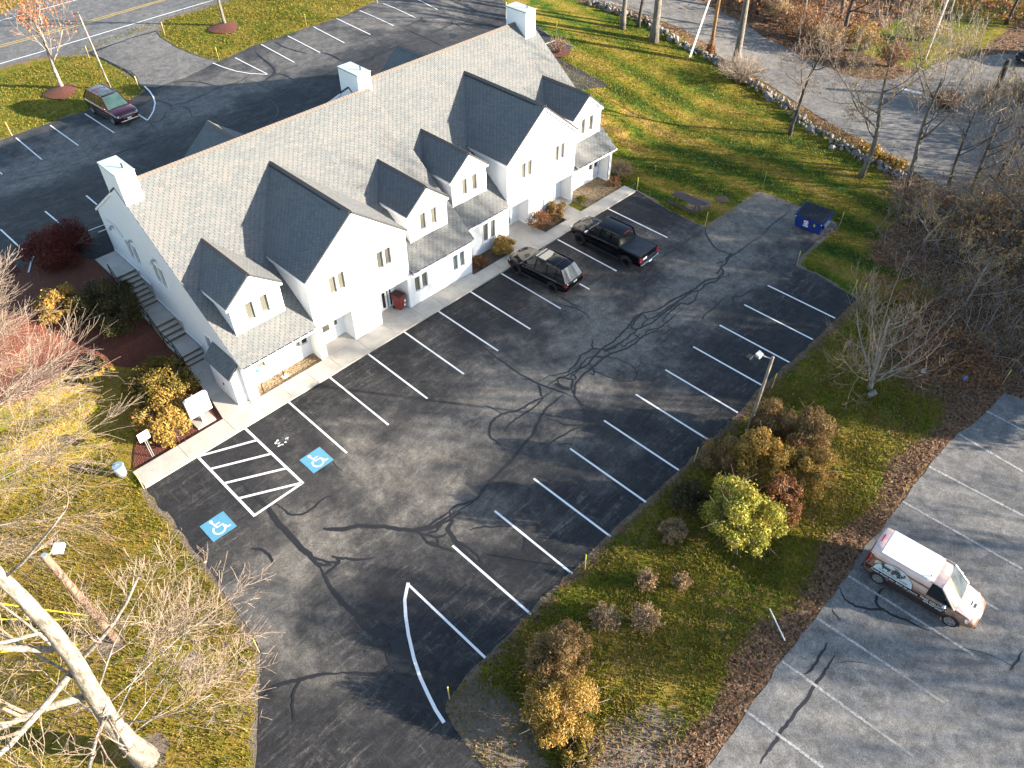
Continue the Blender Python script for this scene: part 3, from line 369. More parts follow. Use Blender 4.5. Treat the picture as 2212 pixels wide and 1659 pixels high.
def masks(X, Y):
    def ss(a, b, v): t = np.clip((v-a)/(b-a), 0, 1); return t*t*(3-2*t)
    lit = ss(32, 37, X)*ss(-14.0, -17, Y)*(Y > -60)
    lit = np.maximum(lit, ss(22.5, 27, X)*ss(-19.5, -23., Y))
    lit = np.maximum(lit, np.where(X > -3, .95*ss(-24.9, -26.2, Y+.35*np.sin(X*.9)), 0))
    lit = np.maximum(lit, np.where((X < -1) & (Y < 9), .27, 0)); lit = np.maximum(lit, np.where((X > -5) & (X < 30) & (Y < -17) & (Y > -27), .14+.2*np.sin(X*.8)*np.sin(Y*1.1), 0))
    lit = np.maximum(lit, ss(60, 62, X)*ss(-40, -20, Y)*.95)
    lit = np.maximum(lit, ss(3, 0, np.hypot(X-49, Y+19)-6))
    lit = np.maximum(lit, .62*ss(1.1, .2, edge_dist(X, Y, FLT))*(Y < -17)*(X > -3))
    lit = np.maximum(lit, .75*ss(-16.5, -18, Y)*(X < -9)*0)
    lit = np.maximum(lit, .7*ss(2.2, .8, edge_dist(X, Y, SR)))
    lit = np.where((X > 66) & (Y > -8) & (Y < 2), .2, lit)
    dirt = .8*ss(2.6, .6, np.hypot((X+4.6)*1.1, (Y+20.3)*.55))
    dirt = np.maximum(dirt, .85*ss(3.0, .5, np.hypot((X+2.5)*.5, Y+25)))
    dirt = np.maximum(dirt, .75*ss(.55, .1, edge_dist(X, Y, FLT))); dirt = np.maximum(dirt, .85*ss(.9, .2, edge_dist(X, Y, RD))*(Y > 40))
    dirt = np.maximum(dirt, .6*ss(.6, .1, edge_dist(X, Y, BL)))
    dirt = np.maximum(dirt, .9*ss(1.3, .4, np.hypot((X-32.2)*.8, Y+4.3)))
    dirt = np.maximum(dirt, .85*ss(1.4, .3, np.hypot(X+10.4, Y+9.7)*1.3)*0); dirt = np.maximum(dirt, .9*ss(1.0, .3, np.hypot(X+13.2, Y+6.6)))
    dirt = np.maximum(dirt, .9*ss(1.2, .4, np.hypot(X+14.2, Y+11.8))); dirt = np.maximum(dirt, .7*ss(.8, .3, np.hypot(X+11.2, Y+9.6)))
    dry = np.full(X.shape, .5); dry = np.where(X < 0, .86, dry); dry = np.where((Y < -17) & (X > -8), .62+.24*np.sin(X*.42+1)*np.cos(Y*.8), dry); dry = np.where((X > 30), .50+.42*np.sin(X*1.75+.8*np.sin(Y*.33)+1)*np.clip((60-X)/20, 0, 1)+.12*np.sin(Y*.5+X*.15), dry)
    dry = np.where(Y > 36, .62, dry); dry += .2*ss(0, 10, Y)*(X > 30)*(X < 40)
    dry = np.where((Y < -17) & (X < 0) & (X > -8), .62, dry)
    return lit, dirt, dry
def make_ground():
    xs = np.concatenate([np.linspace(-260, -40, 12)[:-1], np.arange(-40, 100.01, .5), np.linspace(100, 420, 14)[1:]])
    ys = np.concatenate([np.linspace(-260, -45, 12)[:-1], np.arange(-45, 70.01, .5), np.linspace(70, 420, 14)[1:]])
    X, Y = np.meshgrid(xs, ys); Z = hzv(X, Y); nx, ny = len(xs), len(ys)
    me = bpy.data.meshes.new('ground'); co = np.stack([X, Y, Z], -1).reshape(-1, 3)
    i = np.arange(nx*ny).reshape(ny, nx); q = np.stack([i[:-1, :-1], i[:-1, 1:], i[1:, 1:], i[1:, :-1]], -1).reshape(-1, 4)
    me.from_pydata(co.tolist(), [], q.tolist()); me.update()
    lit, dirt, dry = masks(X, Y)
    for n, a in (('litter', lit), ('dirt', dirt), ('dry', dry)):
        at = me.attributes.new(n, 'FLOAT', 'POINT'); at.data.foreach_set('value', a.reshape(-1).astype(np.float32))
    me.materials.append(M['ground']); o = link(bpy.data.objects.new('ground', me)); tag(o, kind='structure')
make_ground()
def crumble(poly, amp, skip):
    out = []; q = random.Random(8)
    for (x0, y0), (x1, y1) in zip(poly, poly[1:]+poly[:1]):
        L = math.hypot(x1-x0, y1-y0); n = max(1, int(L/.45)) if not skip(x0, y0, x1, y1) else 1; ux, uy = (x1-x0)/(L+1e-9), (y1-y0)/(L+1e-9)
        for i in range(n):
            f = i/n; j = q.uniform(-amp, amp) if i else 0; out.append((x0+(x1-x0)*f-uy*j, y0+(y1-y0)*f+ux*j))
    return out
front_lot = tag(sheet('parking_lot', crumble(FL, .07, lambda a, b, c, d: b > -.1 and d > -.1), .012, 'asphalt_sealed'), 'dark sealed asphalt lot in front of the white building', kind='structure')
back_lot = tag(sheet('rear_parking_lot', BL+[(41.7, 12.), (-30, 12.), (-60, 12), (-60, 38.)], .03, 'asphalt_back'), kind='structure')
van_lot = tag(sheet('neighbouring_parking_lot', crumble(VLOT, .06, lambda a, b, c, d: min(b, d) < -40), .012, 'asphalt_old'), kind='structure')
side_road = tag(sheet('side_road', crumble(SR, .1, lambda *a: False), .02, 'asphalt_side'), kind='structure')
road = tag(sheet('road', RD, .022, 'asphalt_old'), kind='structure')
tag(sheet('driveway_apron', [(11.75, 38.3), (12.3, 41), (12.3, 43.7), (12.05, 46.2), (11.9, 48.), (15.6, 48.), (18.0, 47.4), (17.6, 46), (17.45, 42.6), (17.8, 39.2), (18.4, 37.), (15, 36.6), (12.4, 37.)], .05, 'asphalt_side'), kind='structure')
rr = random.Random(3)
for key, par, off in (('cracks_front', front_lot, .017), ('cracks_back', back_lot, .045), ('cracks_van', van_lot, .017)):
    mb = MB(); k = 0
    for w, pts in DATA[key]:
        w *= .9 if w < .18 else 1.05
        k += 1; n0 = len(mb.v); ribbon(mb, smooth(pts), w, 0, .22, .02 if w > .06 else .008, True, rr)
        for q in range(n0, len(mb.v)): x, y, z = mb.v[q]; mb.v[q] = (x, y, z+off+.0002*(k % 40))
    o = mb.build('crack_sealant', 'sealant', par); tag(o, kind='stuff')
def mark(par, pts, w, off, mat='line_white', name='parking_line'):
    mb = MB(); ribbon(mb, pts, w, off, .5); return mb.build(name, mat, par)
fo = .023
LN = [(0, -.02, -5.22), (1, -.02, -5.22), (2, -.02, -5.22), (3, -.02, -5.22), (4, -.02, -5.22), (5, -.02, -5.22), (6, -.02, -5.22), (7, -.02, -5.22), (8, -.02, -5.22), (10, -.05, -5.3)]
for k, a, b in LN: mark(front_lot, [(k*2.7185, a), (k*2.7185, b)], .11, fo)
for j in range(12):
    x = 27.28-j*2.729; a = -13.07-.0105*j; mark(front_lot, [(x, a), (x, a-4.66-.0287*j)], .11, fo)
hx0, hx1 = -5.44, -2.70
mark(front_lot, [(hx0, .0), (hx0, -5.27)], .13, fo+.001); mark(front_lot, [(hx1, .02), (hx1, -5.27)], .13, fo+.001)
import json as _j
for a, b in (((hx0, .0), (hx1, -1.2)), ((hx0, -1.18), (hx1, -2.52)), ((hx0, -2.47), (hx1, -3.88)), ((hx0, -3.79), (hx1, -5.2)), ((hx0, -5.22), (hx1, -5.22))): mark(front_lot, [a, b], .13, fo+.002)
arc = [(-2.72, -13.2), (-3.35, -13.75), (-3.95, -14.4), (-4.5, -15.2), (-4.95, -16.1), (-5.25, -17.0), (-5.42, -17.8), (-5.48, -18.5)]
ARC_ = DATA.get('arc') or arc
mark(front_lot, ARC_, .14, fo+.001)
for w, pts in DATA['marks_back']: mark(back_lot, pts, w, .056)
for i, (w, pts) in enumerate(DATA['marks_van']): mark(van_lot, pts, w+.02, .019, 'line_faint' if i in (7, 8, 9) else 'line_worn')
for i, (w, pts) in enumerate(DATA['marks_road']): mark(road, pts, w+.05, .03, 'line_white' if i < 2 else 'line_yellow', 'road_marking')
mark(side_road, [(61.3, -6.2), (61.5, -7.9)], .5, .03, 'line_white', 'stop_line')
# accessible-parking symbols painted on the asphalt
def wheelchair(cx, cy, s, rot):
    base = MB().quad((-.62, -.62, 0), (.62, -.62, 0), (.62, .62, 0), (-.62, .62, 0)).build('painted_panel', 'sign_blue', front_lot)
    base.location = (cx, cy, .0245); base.rotation_euler.z = rot; base.scale = (s, s, 1)
    mb = MB()
    def rib(pts, w):
        n = len(mb.v); m = len(pts); P = [Vector((*p, 0)) for p in pts]
        for i, p in enumerate(P):
            d = (P[min(i+1, m-1)]-P[max(i-1, 0)]).normalized(); nn = Vector((-d.y, d.x, 0))*w/2
            mb.v += [tuple(p+nn), tuple(p-nn)]
        for i in range(m-1): mb.f.append((n+2*i, n+2*i+1, n+2*i+3, n+2*i+2))
    def z(k): return k
    c0 = (-.05, -.18); rib([(c0[0]+.27*math.cos(a), c0[1]+.27*math.sin(a)) for a in np.linspace(R(120), R(375), 18)], .085)
    hd = [(-.12+.085*math.cos(a), .46+.085*math.sin(a)) for a in np.linspace(0, 2*math.pi, 14)[:-1]]; mb.quad(*[(x, y, .0003) for x, y in hd])
    n0 = len(mb.v); rib([(-.12, .36), (-.07, -.02), (.2, -.02), (.32, -.34), (.46, -.32)], .085)
    n1 = len(mb.v); rib([(-.08, .16), (.18, .16)], .07)
    for q in range(n0, n1): mb.v[q] = (mb.v[q][0], mb.v[q][1], .0006)
    for q in range(n1, len(mb.v)): mb.v[q] = (mb.v[q][0], mb.v[q][1], .0009)
    o = mb.build('painted_wheelchair_symbol', 'line_white', front_lot); o.location = (cx, cy, .0275); o.rotation_euler.z = rot; o.scale = (s, s, 1)
HC = DATA['hc']
for (x, y) in HC: wheelchair(x, y, 1.0, 0)
def disc(cx, cy, r, off, mat, name, par, n=20):
    o = MB().quad(*[(cx+r*math.cos(2*math.pi*i/n), cy+r*math.sin(2*math.pi*i/n), hz(cx, cy)+off) for i in range(n)]).build(name, mat, par); return o
disc(36.0, 26.0, .5, .05, 'iron_black', 'manhole_cover', back_lot)
cov = disc(34.03, -5.21, .5, .03, 'mulch_brown', 'drain_cover', None); tag(cov, 'round dull brown cover flush in the lawn beside the picnic table', 'manhole cover')
mb = MB()
for i in range(9): cx, cy = rng.normal(0, .3, 2); a = rng.uniform(0, 6.3); mb.quad(*[(-1.65+cx*1.3+.1*math.cos(a+q*1.57)*rng.uniform(.5, 1.5), -2.2+cy*.5+.07*math.sin(a+q*1.57)*rng.uniform(.5, 1.5), .026) for q in range(4)])
tag(mb.build('paint_splash', 'snow_white', front_lot), kind='stuff')
# ------------------------------------------------------------ walkway, kerb, steps, beds
walk = link(bpy.data.objects.new('sidewalk', None)); tag(walk, kind='structure')
js = [-8.25, -5.81, -3.17]+[-1.40+1.655*i for i in range(10)]
js = js[:3]+[-1.33, .32, 1.97, 3.62, 5.66, 7.68, 9.79, 11.45, 13.17, 14.89]+[14.89+1.72*i for i in range(1, 9)]+[30.4]
for a, b in zip(js, js[1:]):
    w = 1.30 if b < 15.5 else 1.02
    MB().box(a+.008, b-.008, .14, w, -.02, .13).build('paving_slab', 'concrete', walk, bevel=.006)
    MB().box(a+.002, b-.002, -.03, .13, -.02, .125).build('kerb_stone', 'concrete', walk, bevel=.01)
MB().box(3.62, 5.66, 1.31, 2.3, 0, .128).build('paving_slab', 'concrete', walk); MB().box(7.68, 9.79, 1.31, 2.3, 0, .128).build('paving_slab', 'concrete', walk)
MB().hexa([(18.6, 1.03, 0), (21.7, 1.03, 0), (21.6, 3.45, 0), (19.5, 3.45, 0)], [(18.6, 1.03, .128), (21.7, 1.03, .128), (21.6, 3.45, .128), (19.5, 3.45, .128)]).build('paving_slab', 'concrete', walk)
MB().box(23.5, 26.1, 2.4, 3.45, 0, .128).build('paving_slab', 'concrete', walk)
MB().box(23.9, 25.4, 1.03, 2.39, 0, .128).build('paving_slab', 'concrete', walk)
MB().hexa([(-3.17, 1.31, -.1), (-1.46, 1.31, -.1), (-1.46, 3.2, -.1), (-2.85, 3.2, -.1)], [(-3.17, 1.31, .129), (-1.46, 1.31, .129), (-1.46, 3.2, .16), (-2.85, 3.2, .16)]).build('paving_slab', 'concrete', walk)
MB().hexa([(-2.85, 3.21, -.3), (-1.46, 3.21, -.3), (-1.46, 5.5, -.1), (-2.7, 5.5, -.1)], [(-2.85, 3.21, .16), (-1.46, 3.21, .16), (-1.46, 5.5, .72), (-2.7, 5.5, .72)]).build('paving_slab', 'concrete', walk)
steps = empty('garden_steps', (0, 0, 0), 0, 'long flight of grey concrete steps climbing along the shaded gable wall', 'steps')
def flight(y0, y1, z0, z1, n):
    for i in range(n):
        ya = y0+(y1-y0)*i/n; zt = z0+(z1-z0)*(i+1)/n
        MB().box(-2.72, -1.5, ya, (y0+(y1-y0)*(i+1)/n if i < n-1 else y1)+.001, zt-.9, zt).build('step', 'concrete', steps, bevel=.012)
        MB().box(-2.70, -1.52, ya-.004, ya-.001, zt-(z1-z0)/n+.005, zt-.035).build('riser_shade', 'riser_shade', steps)  # thin dark strip that paints shade onto each step front
flight(5.5, 6.2, .72, 1.25, 3); MB().box(-2.72, -1.5, 6.202, 7.5, .3, 1.25).build('landing', 'concrete', steps)
flight(7.5, 8.62, 1.25, 2.06, 4); MB().box(-2.72, -1.5, 8.622, 10.3, 1.1, 2.06).build('landing', 'concrete', steps)
flight(10.3, 12.3, 2.06, 3.5, 8); MB().box(-2.72, -1.5, 12.302, 14.6, 2.4, 3.5).build('landing', 'concrete', steps)
rail = empty('handrail', (0, 0, 0), 0, 'black two-bar metal handrail running down beside the concrete steps', 'handrail')
prof = [(12.2, 3.5), (10.35, 2.15), (8.6, 2.06), (7.5, 1.25), (6.25, 1.25), (5.4, .7)]
for dz, nm in ((.9, 'top_rail'), (.5, 'lower_rail')): MB().tube([(-2.78, y, z+dz) for y, z in prof], .026, 6).build(nm, 'iron_black', rail)
for y, z in prof: MB().tube([(-2.78, y, z-.4), (-2.78, y, z+.9)], .026, 6).build('post', 'iron_black', rail)
# planting beds (covers laid on the ground)
tag(sheet('mulch_bed', [(-8.1, 1.6), (-7.4, 1.36), (-3.2, 1.36), (-2.9, 3.2), (-2.76, 5.4), (-4.2, 6.0), (-6.0, 5.2), (-6.9, 3.6), (-7.6, 2.5)], .035, 'mulch'), kind='structure')
tag(sheet('mulch_bed', [(-2.76, 5.9), (-2.76, 14.7), (-4.5, 17.0), (-9.2, 16.8), (-12.5, 13.), (-13.5, 9.6), (-10.0, 8.2), (-7.6, 8.6), (-5.6, 7.8), (-4.0, 6.6)], .035, 'mulch'), kind='structure')
bed = tag(sheet('gravel_bed', [(-.86, 1.32), (3.25, 1.32), (3.25, 2.3), (-.86, 2.3)], .03, 'river_gravel', flat=True), kind='structure')
tag(sheet('gravel_bed', [(26.2, 1.04), (30.3, 1.04), (30.6, 2.4), (30.3, 3.5), (26.2, 3.5)], .03, 'river_gravel', flat=True), kind='structure')
tag(sheet('gravel_bed', [(15.05, 1.04), (18.5, 1.04), (19.4, 2.5), (15.05, 2.5)], .03, 'mulch_brown', flat=True), kind='structure')
tag(sheet('gravel_bed', [(21.75, 1.04), (23.8, 1.04), (23.8, 2.5), (21.7, 2.5)], .03, 'mulch_brown', flat=True), kind='structure')
for (x, y), r in zip(DATA['island_mulch'], (1.55, 1.6)):
    mb = MB(); n = 22; c = len(mb.v)
    for ring in range(4):
        for i in range(n):
            a = 2*math.pi*i/n; q = r*(1-ring/3.2)*(1+.06*math.sin(3*a)); mb.v.append((x+q*math.cos(a), y+q*math.sin(a), hz(x, y)-.03+.30*math.sin(ring/3*1.4)))
    for ring in range(3):
        for i in range(n): mb.f.append((ring*n+i, ring*n+(i+1) % n, (ring+1)*n+(i+1) % n, (ring+1)*n+i))
    mb.f.append(tuple(3*n+i for i in range(n))); tag(mb.build('mulch_mound', 'mulch', smooth=True), kind='structure')
tag(disc(42.5, 18.6, 1.1, .06, 'mulch', 'mulch_patch', None), kind='structure')

# ------------------------------------------------------------ the building
B = empty('office_building', (0, 0, 0), 0, 'long white two-storey office building with grey shingle roof, gabled dormers and three chimneys', 'building')
def wall_y(y, x0, x1, z0, z1, holes=(), clip=(), name='wall', parent=None, facing=-1, reveal=.12, mat='siding', axis='y'):
    """wall sheet in a plane of constant y (or x) with recessed openings; clip = planes (co, no) cutting the top"""
    us = sorted({x0, x1, *[h[0] for h in holes], *[h[1] for h in holes]}); vs = sorted({z0, z1, *[h[2] for h in holes], *[h[3] for h in holes]})
    bm = bmesh.new()
    def pt(u, w, d=0.): return (u, y-facing*d, w) if axis == 'y' else (y-facing*d, u, w)
    for a, b in zip(us, us[1:]):
        for c, d in zip(vs, vs[1:]):
            m = ((a+b)/2, (c+d)/2)
            if any(h[0] < m[0] < h[1] and h[2] < m[1] < h[3] for h in holes): continue
            bm.faces.new([bm.verts.new(pt(*q)) for q in ((a, c), (b, c), (b, d), (a, d))])
    for h in holes:
        r = h[4] if len(h) > 4 else reveal
        for p, q in (((h[0], h[2]), (h[1], h[2])), ((h[1], h[2]), (h[1], h[3])), ((h[1], h[3]), (h[0], h[3])), ((h[0], h[3]), (h[0], h[2]))):
            bm.faces.new([bm.verts.new(k) for k in (pt(*p), pt(*q), pt(*q, r), pt(*p, r))])
    for co, no in clip: bmesh.ops.bisect_plane(bm, geom=bm.verts[:]+bm.edges[:]+bm.faces[:], plane_co=co, plane_no=no, clear_outer=True)
    me = bpy.data.meshes.new(name); bm.to_mesh(me); bm.free(); me.materials.append(M[mat]); o = link(bpy.data.objects.new(name, me)); o.parent = parent or B
    return o
def window(u0, u1, z0, z1, pl, axis='y', facing=-1, depth=.10, mat='pane', mull=False, split=False):
    fr = MB(); w = .055; f = facing
    def bx(mb, a, b, c, d, p, q):
        lo, hi = sorted((pl+f*p, pl+f*q))
        if axis == 'y': mb.box(a, b, lo, hi, c, d)
        else: mb.box(lo, hi, a, b, c, d)
    for a, b, c, d in ((u0-w, u0, z0-w, z1+w), (u1, u1+w, z0-w, z1+w), (u0, u1, z1, z1+w), (u0, u1, z0-w*1.4, z0)): bx(fr, a, b, c, d, 0.001, .035)
    if split: bx(fr, u0, u1, (z0+z1)/2-.02, (z0+z1)/2+.02, -depth+.01, -depth+.04)
    o = fr.build('window', 'trim', B); p = MB(); bx(p, u0, u1, z0, z1, -depth-.01, -depth); p.build('pane', mat, o)
    return o
SL = .76
RC = []   # ridge-cap requests
shingle_sets = []
def roof_plane(O, a, b, poly, name='roof', parent=None, course=.145, tabw=.33, thick=.1, count=False):
    """sloped slab through O spanned by unit vectors a (along eave) and b (up slope); poly in (s, t)"""
    O = Vector(O); a = Vector(a).normalized(); b = Vector(b).normalized(); n = a.cross(b)
    if n.z < 0: n = -n
    mb = MB(); m = len(poly); P = [O+a*s+b*t for s, t in poly]
    for p in P: mb.v.append(tuple(p))
    for p in P: mb.v.append(tuple(p-n*thick))
    mb.f.append(tuple(range(m))); mb.f.append(tuple(range(2*m-1, m-1, -1)))
    for i in range(m): j = (i+1) % m; mb.f.append((i, j, m+j, m+i))
    o = mb.build(name, 'shingle_base', parent or B)
    tb = MB(); ts = [q[1] for q in poly]; t = min(ts); row = 0
    edges = list(zip(poly, poly[1:]+poly[:1]))
    lst = []
    while t < max(ts)-.03:
        tt = t+course*.5; xs = sorted(p[0]+(q[0]-p[0])*(tt-p[1])/(q[1]-p[1]) for p, q in edges if (p[1] > tt) != (q[1] > tt))
        for x0, x1 in zip(xs[::2], xs[1::2]):
            s = math.floor(x0/tabw)*tabw+((row % 3)*.11+rng.uniform(-.01, .01))-tabw
            while s < x1:
                sa, sb = max(s, x0-.01), min(s+tabw-.024, x1+.01)
                if sb-sa > .03:
                    h = .018+rng.uniform(0, .012); t0 = t-.012+rng.uniform(-.004, .004); t1 = min(t+course+.01, max(ts)+.02)
                    lst.append((sa, sb, t0, t1, h))
                    A = O+a*sa+b*t0; Bq = O+a*sb+b*t0; Cq = O+a*sb+b*t1; Dq = O+a*sa+b*t1
                    tb.quad(A+n*h, Bq+n*h, Cq+n*.003, Dq+n*.003); tb.f.append((len(tb.v)-4, len(tb.v)-3, len(tb.v)+1, len(tb.v))); tb.v += [tuple(A-n*.002), tuple(Bq-n*.002)]
                s += tabw
        t += course; row += 1
    so_ = tb.build('shingles', 'shingle', o); tag(so_, kind='stuff')
    return o
capmesh = None
def ridge_caps(p0, p1, parent, w=.15, drop=.11, step=.21, jit=.0):
    """bent cap shingles laid one by one along a ridge"""
    global capmesh
    p0 = Vector(p0); p1 = Vector(p1); d = (p1-p0); L = d.length; d.normalize(); side = d.cross(Vector((0, 0, 1))).normalized()
    if capmesh is None:
        c = MB(); c.v = [(-.01, -w, -drop+.02), (-.01, 0, .03), (-.01, w, -drop+.02), (.27, -w, -drop), (.27, 0, .008), (.27, w, -drop), (-.01, -w, -drop-.01), (-.01, w, -drop-.01)]
        c.f = [(0, 3, 4, 1), (1, 4, 5, 2), (6, 0, 1), (1, 2, 7)]
        me = bpy.data.meshes.new('ridge_shingle'); me.from_pydata(c.v, [], c.f); me.materials.append(M['ridge_shingle']); capmesh = me
    n = int(L/step); rot = math.atan2(d.y, d.x)
    for i in range(n):
        o = link(bpy.data.objects.new('ridge_shingle', capmesh)); o.parent = parent
        p = p0+d*(i*step); o.location = (p.x, p.y, p.z+.012+rng.uniform(0, .004)); o.rotation_euler = (0, 0, rot+rng.uniform(-.012, .012))
def main_roof(x0, x1, y0, cutouts, yr, zr, yb, zb2, gut=True):
    cb = 1/math.hypot(1, SL); a = (1, 0, 0); b = (0, cb, SL*cb); T = (yr-y0)/cb
    xs = [x0]+[v for c in cutouts for v in c[:2]]+[x1]
    first = None
    for i, (p, q) in enumerate(zip(xs, xs[1:])):
        ts = 0. if i % 2 == 0 else (cutouts[i//2][2]-y0)/cb
        ts = round(ts/.145)*.145
        o = roof_plane((x0, y0, 2.7), a, b, [(p-x0, ts), (q-x0, ts), (q-x0, T), (p-x0, T)]); first = first or o
    # rear slope
    L = math.hypot(yb-yr, zr-zb2)
    o2 = roof_plane((x0, yb, zb2), (1, 0, 0), (0, -(yb-yr)/L, (zr-zb2)/L), [(0, 0), (x1-x0, 0), (x1-x0, L), (0, L)])
    ridge_caps((x0+.05, yr, zr+.05), (x1-.02, yr, zr+.05), first)
    return first
ZR = 2.7+SL*(10.15-1.1)
roofL = main_roof(-1.475, 15.12, 1.1, [(3.2, 10.05, 2.2)], 10.15, ZR, 15.0, 6.28)
roofR = main_roof(14.28, 30.5, 2.2, [(19.35, 26.15, 3.3)], 11.25, ZR, 16.1, 6.28)
def gable_roof(xc, hw, ze, zr, yf, y_eave_back, y_ridge_back, vent=False, direction=1, parent=None):
    """two planes of a cross gable: eaves run along y from yf; direction=-1 for gables facing the back"""
    L = math.hypot(hw, zr-ze); kids = []
    for sgn in (-1, 1):
        O = (xc+sgn*hw, yf, ze); a = (0, direction, 0); b = (-sgn*hw/L, 0, (zr-ze)/L)
        le = abs(y_eave_back-yf); lr = abs(y_ridge_back-yf)
        kids.append(roof_plane(O, a, b, [(0, 0), (le, 0), (lr, L), (0, L)], 'roof', parent))
    ridge_caps((xc, yf+.02*direction, zr+.04), (xc, y_ridge_back, zr+.04), kids[0])
    if vent:
        MB().tube([(xc-.2, yf+.7*direction, zr-.10), (xc-.2, y_ridge_back-.15*direction, zr-.10)], .035, 4).build('ridge_vent', 'vent_black', kids[0])
    # rake boards and eave boards
    for sgn in (-1, 1):
        A = Vector((xc+sgn*hw, yf+.04*direction, ze-.1)); Z = Vector((xc, yf+.04*direction, zr-.1))
        d = .16
        mb = MB(); y0, y1 = sorted((yf+.02*direction, yf+.07*direction))
        mb.hexa([(A.x, y0, A.z-d), (Z.x, y0, Z.z-d), (Z.x, y1, Z.z-d), (A.x, y1, A.z-d)], [(A.x, y0, A.z-.01), (Z.x, y0, Z.z-.01), (Z.x, y1, Z.z-.01), (A.x, y1, A.z-.01)])
        mb.build('rake_board', 'trim', B)
        xo = xc+sgn*(hw-.02); xi = xc+sgn*(hw-.14); xa, xb = sorted((xo, xi)); y0, y1 = sorted((yf+.08*direction, y_eave_back))
        MB().box(xa, xb, y0, y1, ze-.27, ze-.08).build('eave_board', 'trim', B)
    return kids
zmain = lambda y, y0: 2.7+SL*(y-y0)
yat = lambda z, y0: y0+(z-2.7)/SL
def rooflines(xc, hw, ze, zr, plane='y'):
    s = (zr-ze)/hw; k = 1/math.hypot(1, s)
    return [((xc, 0, zr-.06), (s*k, 0, k)), ((xc, 0, zr-.06), (-s*k, 0, k))]
def dormer(xc, y0):
    yf = y0+1.3; ze, zr, hw = 5.62, 6.95, 1.66; z0 = zmain(yf, y0)-.06
    gable_roof(xc, hw, ze, zr, yf-.13, yat(ze, y0)+.12, yat(zr, y0)+.1)
    g = empty('dormer', (0, 0, 0)); g.parent = B
    wx0, wx1 = xc-1.47, xc+1.5
    wn_ = [(xc-.62, xc-.16), (xc+.24, xc+.70)]
    wall_y(yf, wx0, wx1, z0, zr, [(a, b, z0+.55, z0+1.68) for a, b in wn_], rooflines(xc, hw, ze, zr), parent=g)
    for a, b in wn_: window(a, b, z0+.55, z0+1.68, yf)
    for x, s in ((wx0, -1), (wx1, 1)):
        yb = yat(ze, y0)+.1; mb = MB(); mb.quad((x, yf, z0-.02), (x, yf, ze-.04), (x, yb, ze-.04)); mb.build('dormer_side', 'siding', g)
        MB().box(min(x, x-s*.1)-(.012 if s < 0 else 0), max(x, x-s*.1)+(.012 if s > 0 else 0), yf-.02, yf-.002, z0, ze-.1).build('corner_board', 'trim', g)
def big_gable(xc, w0, w1, y0, piers, hsl):
    """two-storey front gable from the ground; piers = recess openings"""
    yw = y0+.25; ze, zr = 5.66, 8.42; hw = (w1-w0)/2+.12
    gable_roof(xc, hw, ze, zr, yw-.14, yat(ze, y0)+.12, yat(zr, y0)+.1, vent=True)
    wins = [(xc-2.02, xc-1.56), (xc-1.46, xc-1.0), (xc+1.26, xc+1.72), (xc+1.80, xc+2.26)]
    wins = [(xc-2.02, xc-1.57), (xc-1.44, xc-1.0), (xc+1.24, xc+1.68), (xc+1.80, xc+2.24)]
    holes = [(a, b, 3.98, 5.12) for a, b in wins]+[(p[0], p[1], -.02, 2.3, 1.0) for p in piers]
    wall_y(yw, w0, w1, -.02, zr, holes, rooflines(xc, hw, ze, zr))
    for a, b in wins: window(a, b, 3.98, 5.12, yw)
    for s, x in ((-1, w0), (1, w1)):
        mb = MB(); mb.quad((x, yw, 0), (x, yw, ze-.04), (x, yat(ze, y0)+.1, ze-.04), (x, yw+1.4, 2.6), (x, yw+1.4, 0)); mb.build('wall', 'siding', B)
        MB().box(min(x, x-s*.12)-(.012 if s < 0 else 0), max(x, x-s*.12)+(.012 if s > 0 else 0), yw-.02, yw-.002, 0, ze-.1).build('corner_board', 'trim', B)
    for a, b in piers:
        mb = MB(); mb.quad((a, yw+1.0, 0), (b, yw+1.0, 0), (b, yw+1.0, 2.3), (a, yw+1.0, 2.3)); mb.build('entry_wall', 'siding', B)
        MB().box(a, b, yw+.985, yw+.999, .13, .30).build('base_board', 'trim', B)
        MB().box(b-.015, b-.001, yw, yw+.98, .13, .30).build('base_board', 'trim', B)
dormer(.79, 1.1); dormer(12.60, 1.1); dormer(17.02, 2.2); dormer(28.48, 2.2)
big_gable(6.63, 3.25, 10.0, 1.1, [(3.64, 5.68), (7.66, 9.82)], 0)
big_gable(22.72, 19.40, 26.08, 2.2, [(19.52, 21.50), (23.5, 25.92)], 0)
# entry doors and glazing inside the recesses
def door(x0, x1, y, glass=None, z1=2.12):
    d = empty('door', (0, 0, 0)); d.parent = B
    MB().box(x0, x1, y-.05, y, .13, z1).build('door_leaf', 'door_white', d, bevel=.01)
    MB().box(x0-.08, x0-.005, y-.07, y, .13, z1+.1).build('door_frame', 'trim', d); MB().box(x1+.005, x1+.08, y-.07, y, .13, z1+.1).build('door_frame', 'trim', d)
    if glass: MB().box(x0+.14, x1-.14, y-.062, y-.051, glass[0], glass[1]).build('door_glass', 'glass_dark' if glass[2] else 'pane', d)
    MB().tube([(x1-.1, y-.12, 1.1), (x1-.1, y-.05, 1.1)], .02, 6).build('handle', 'chrome', d)
door(3.9, 4.75, 2.34, (1.0, 1.75, 0)); door(8.35, 8.83, 2.34, (.3, 2.0, 1)); door(8.92, 9.3, 2.34, (.3, 2.0, 1)); door(20.15, 20.72, 3.44, (.3, 2.0, 1)); door(24.5, 24.8, 3.44, (.3, 2.0, 1)); door(24.92, 25.25, 3.44, (.3, 2.0, 1))
window(4.98, 5.2, 1.05, 1.95, 2.35, depth=-.02)
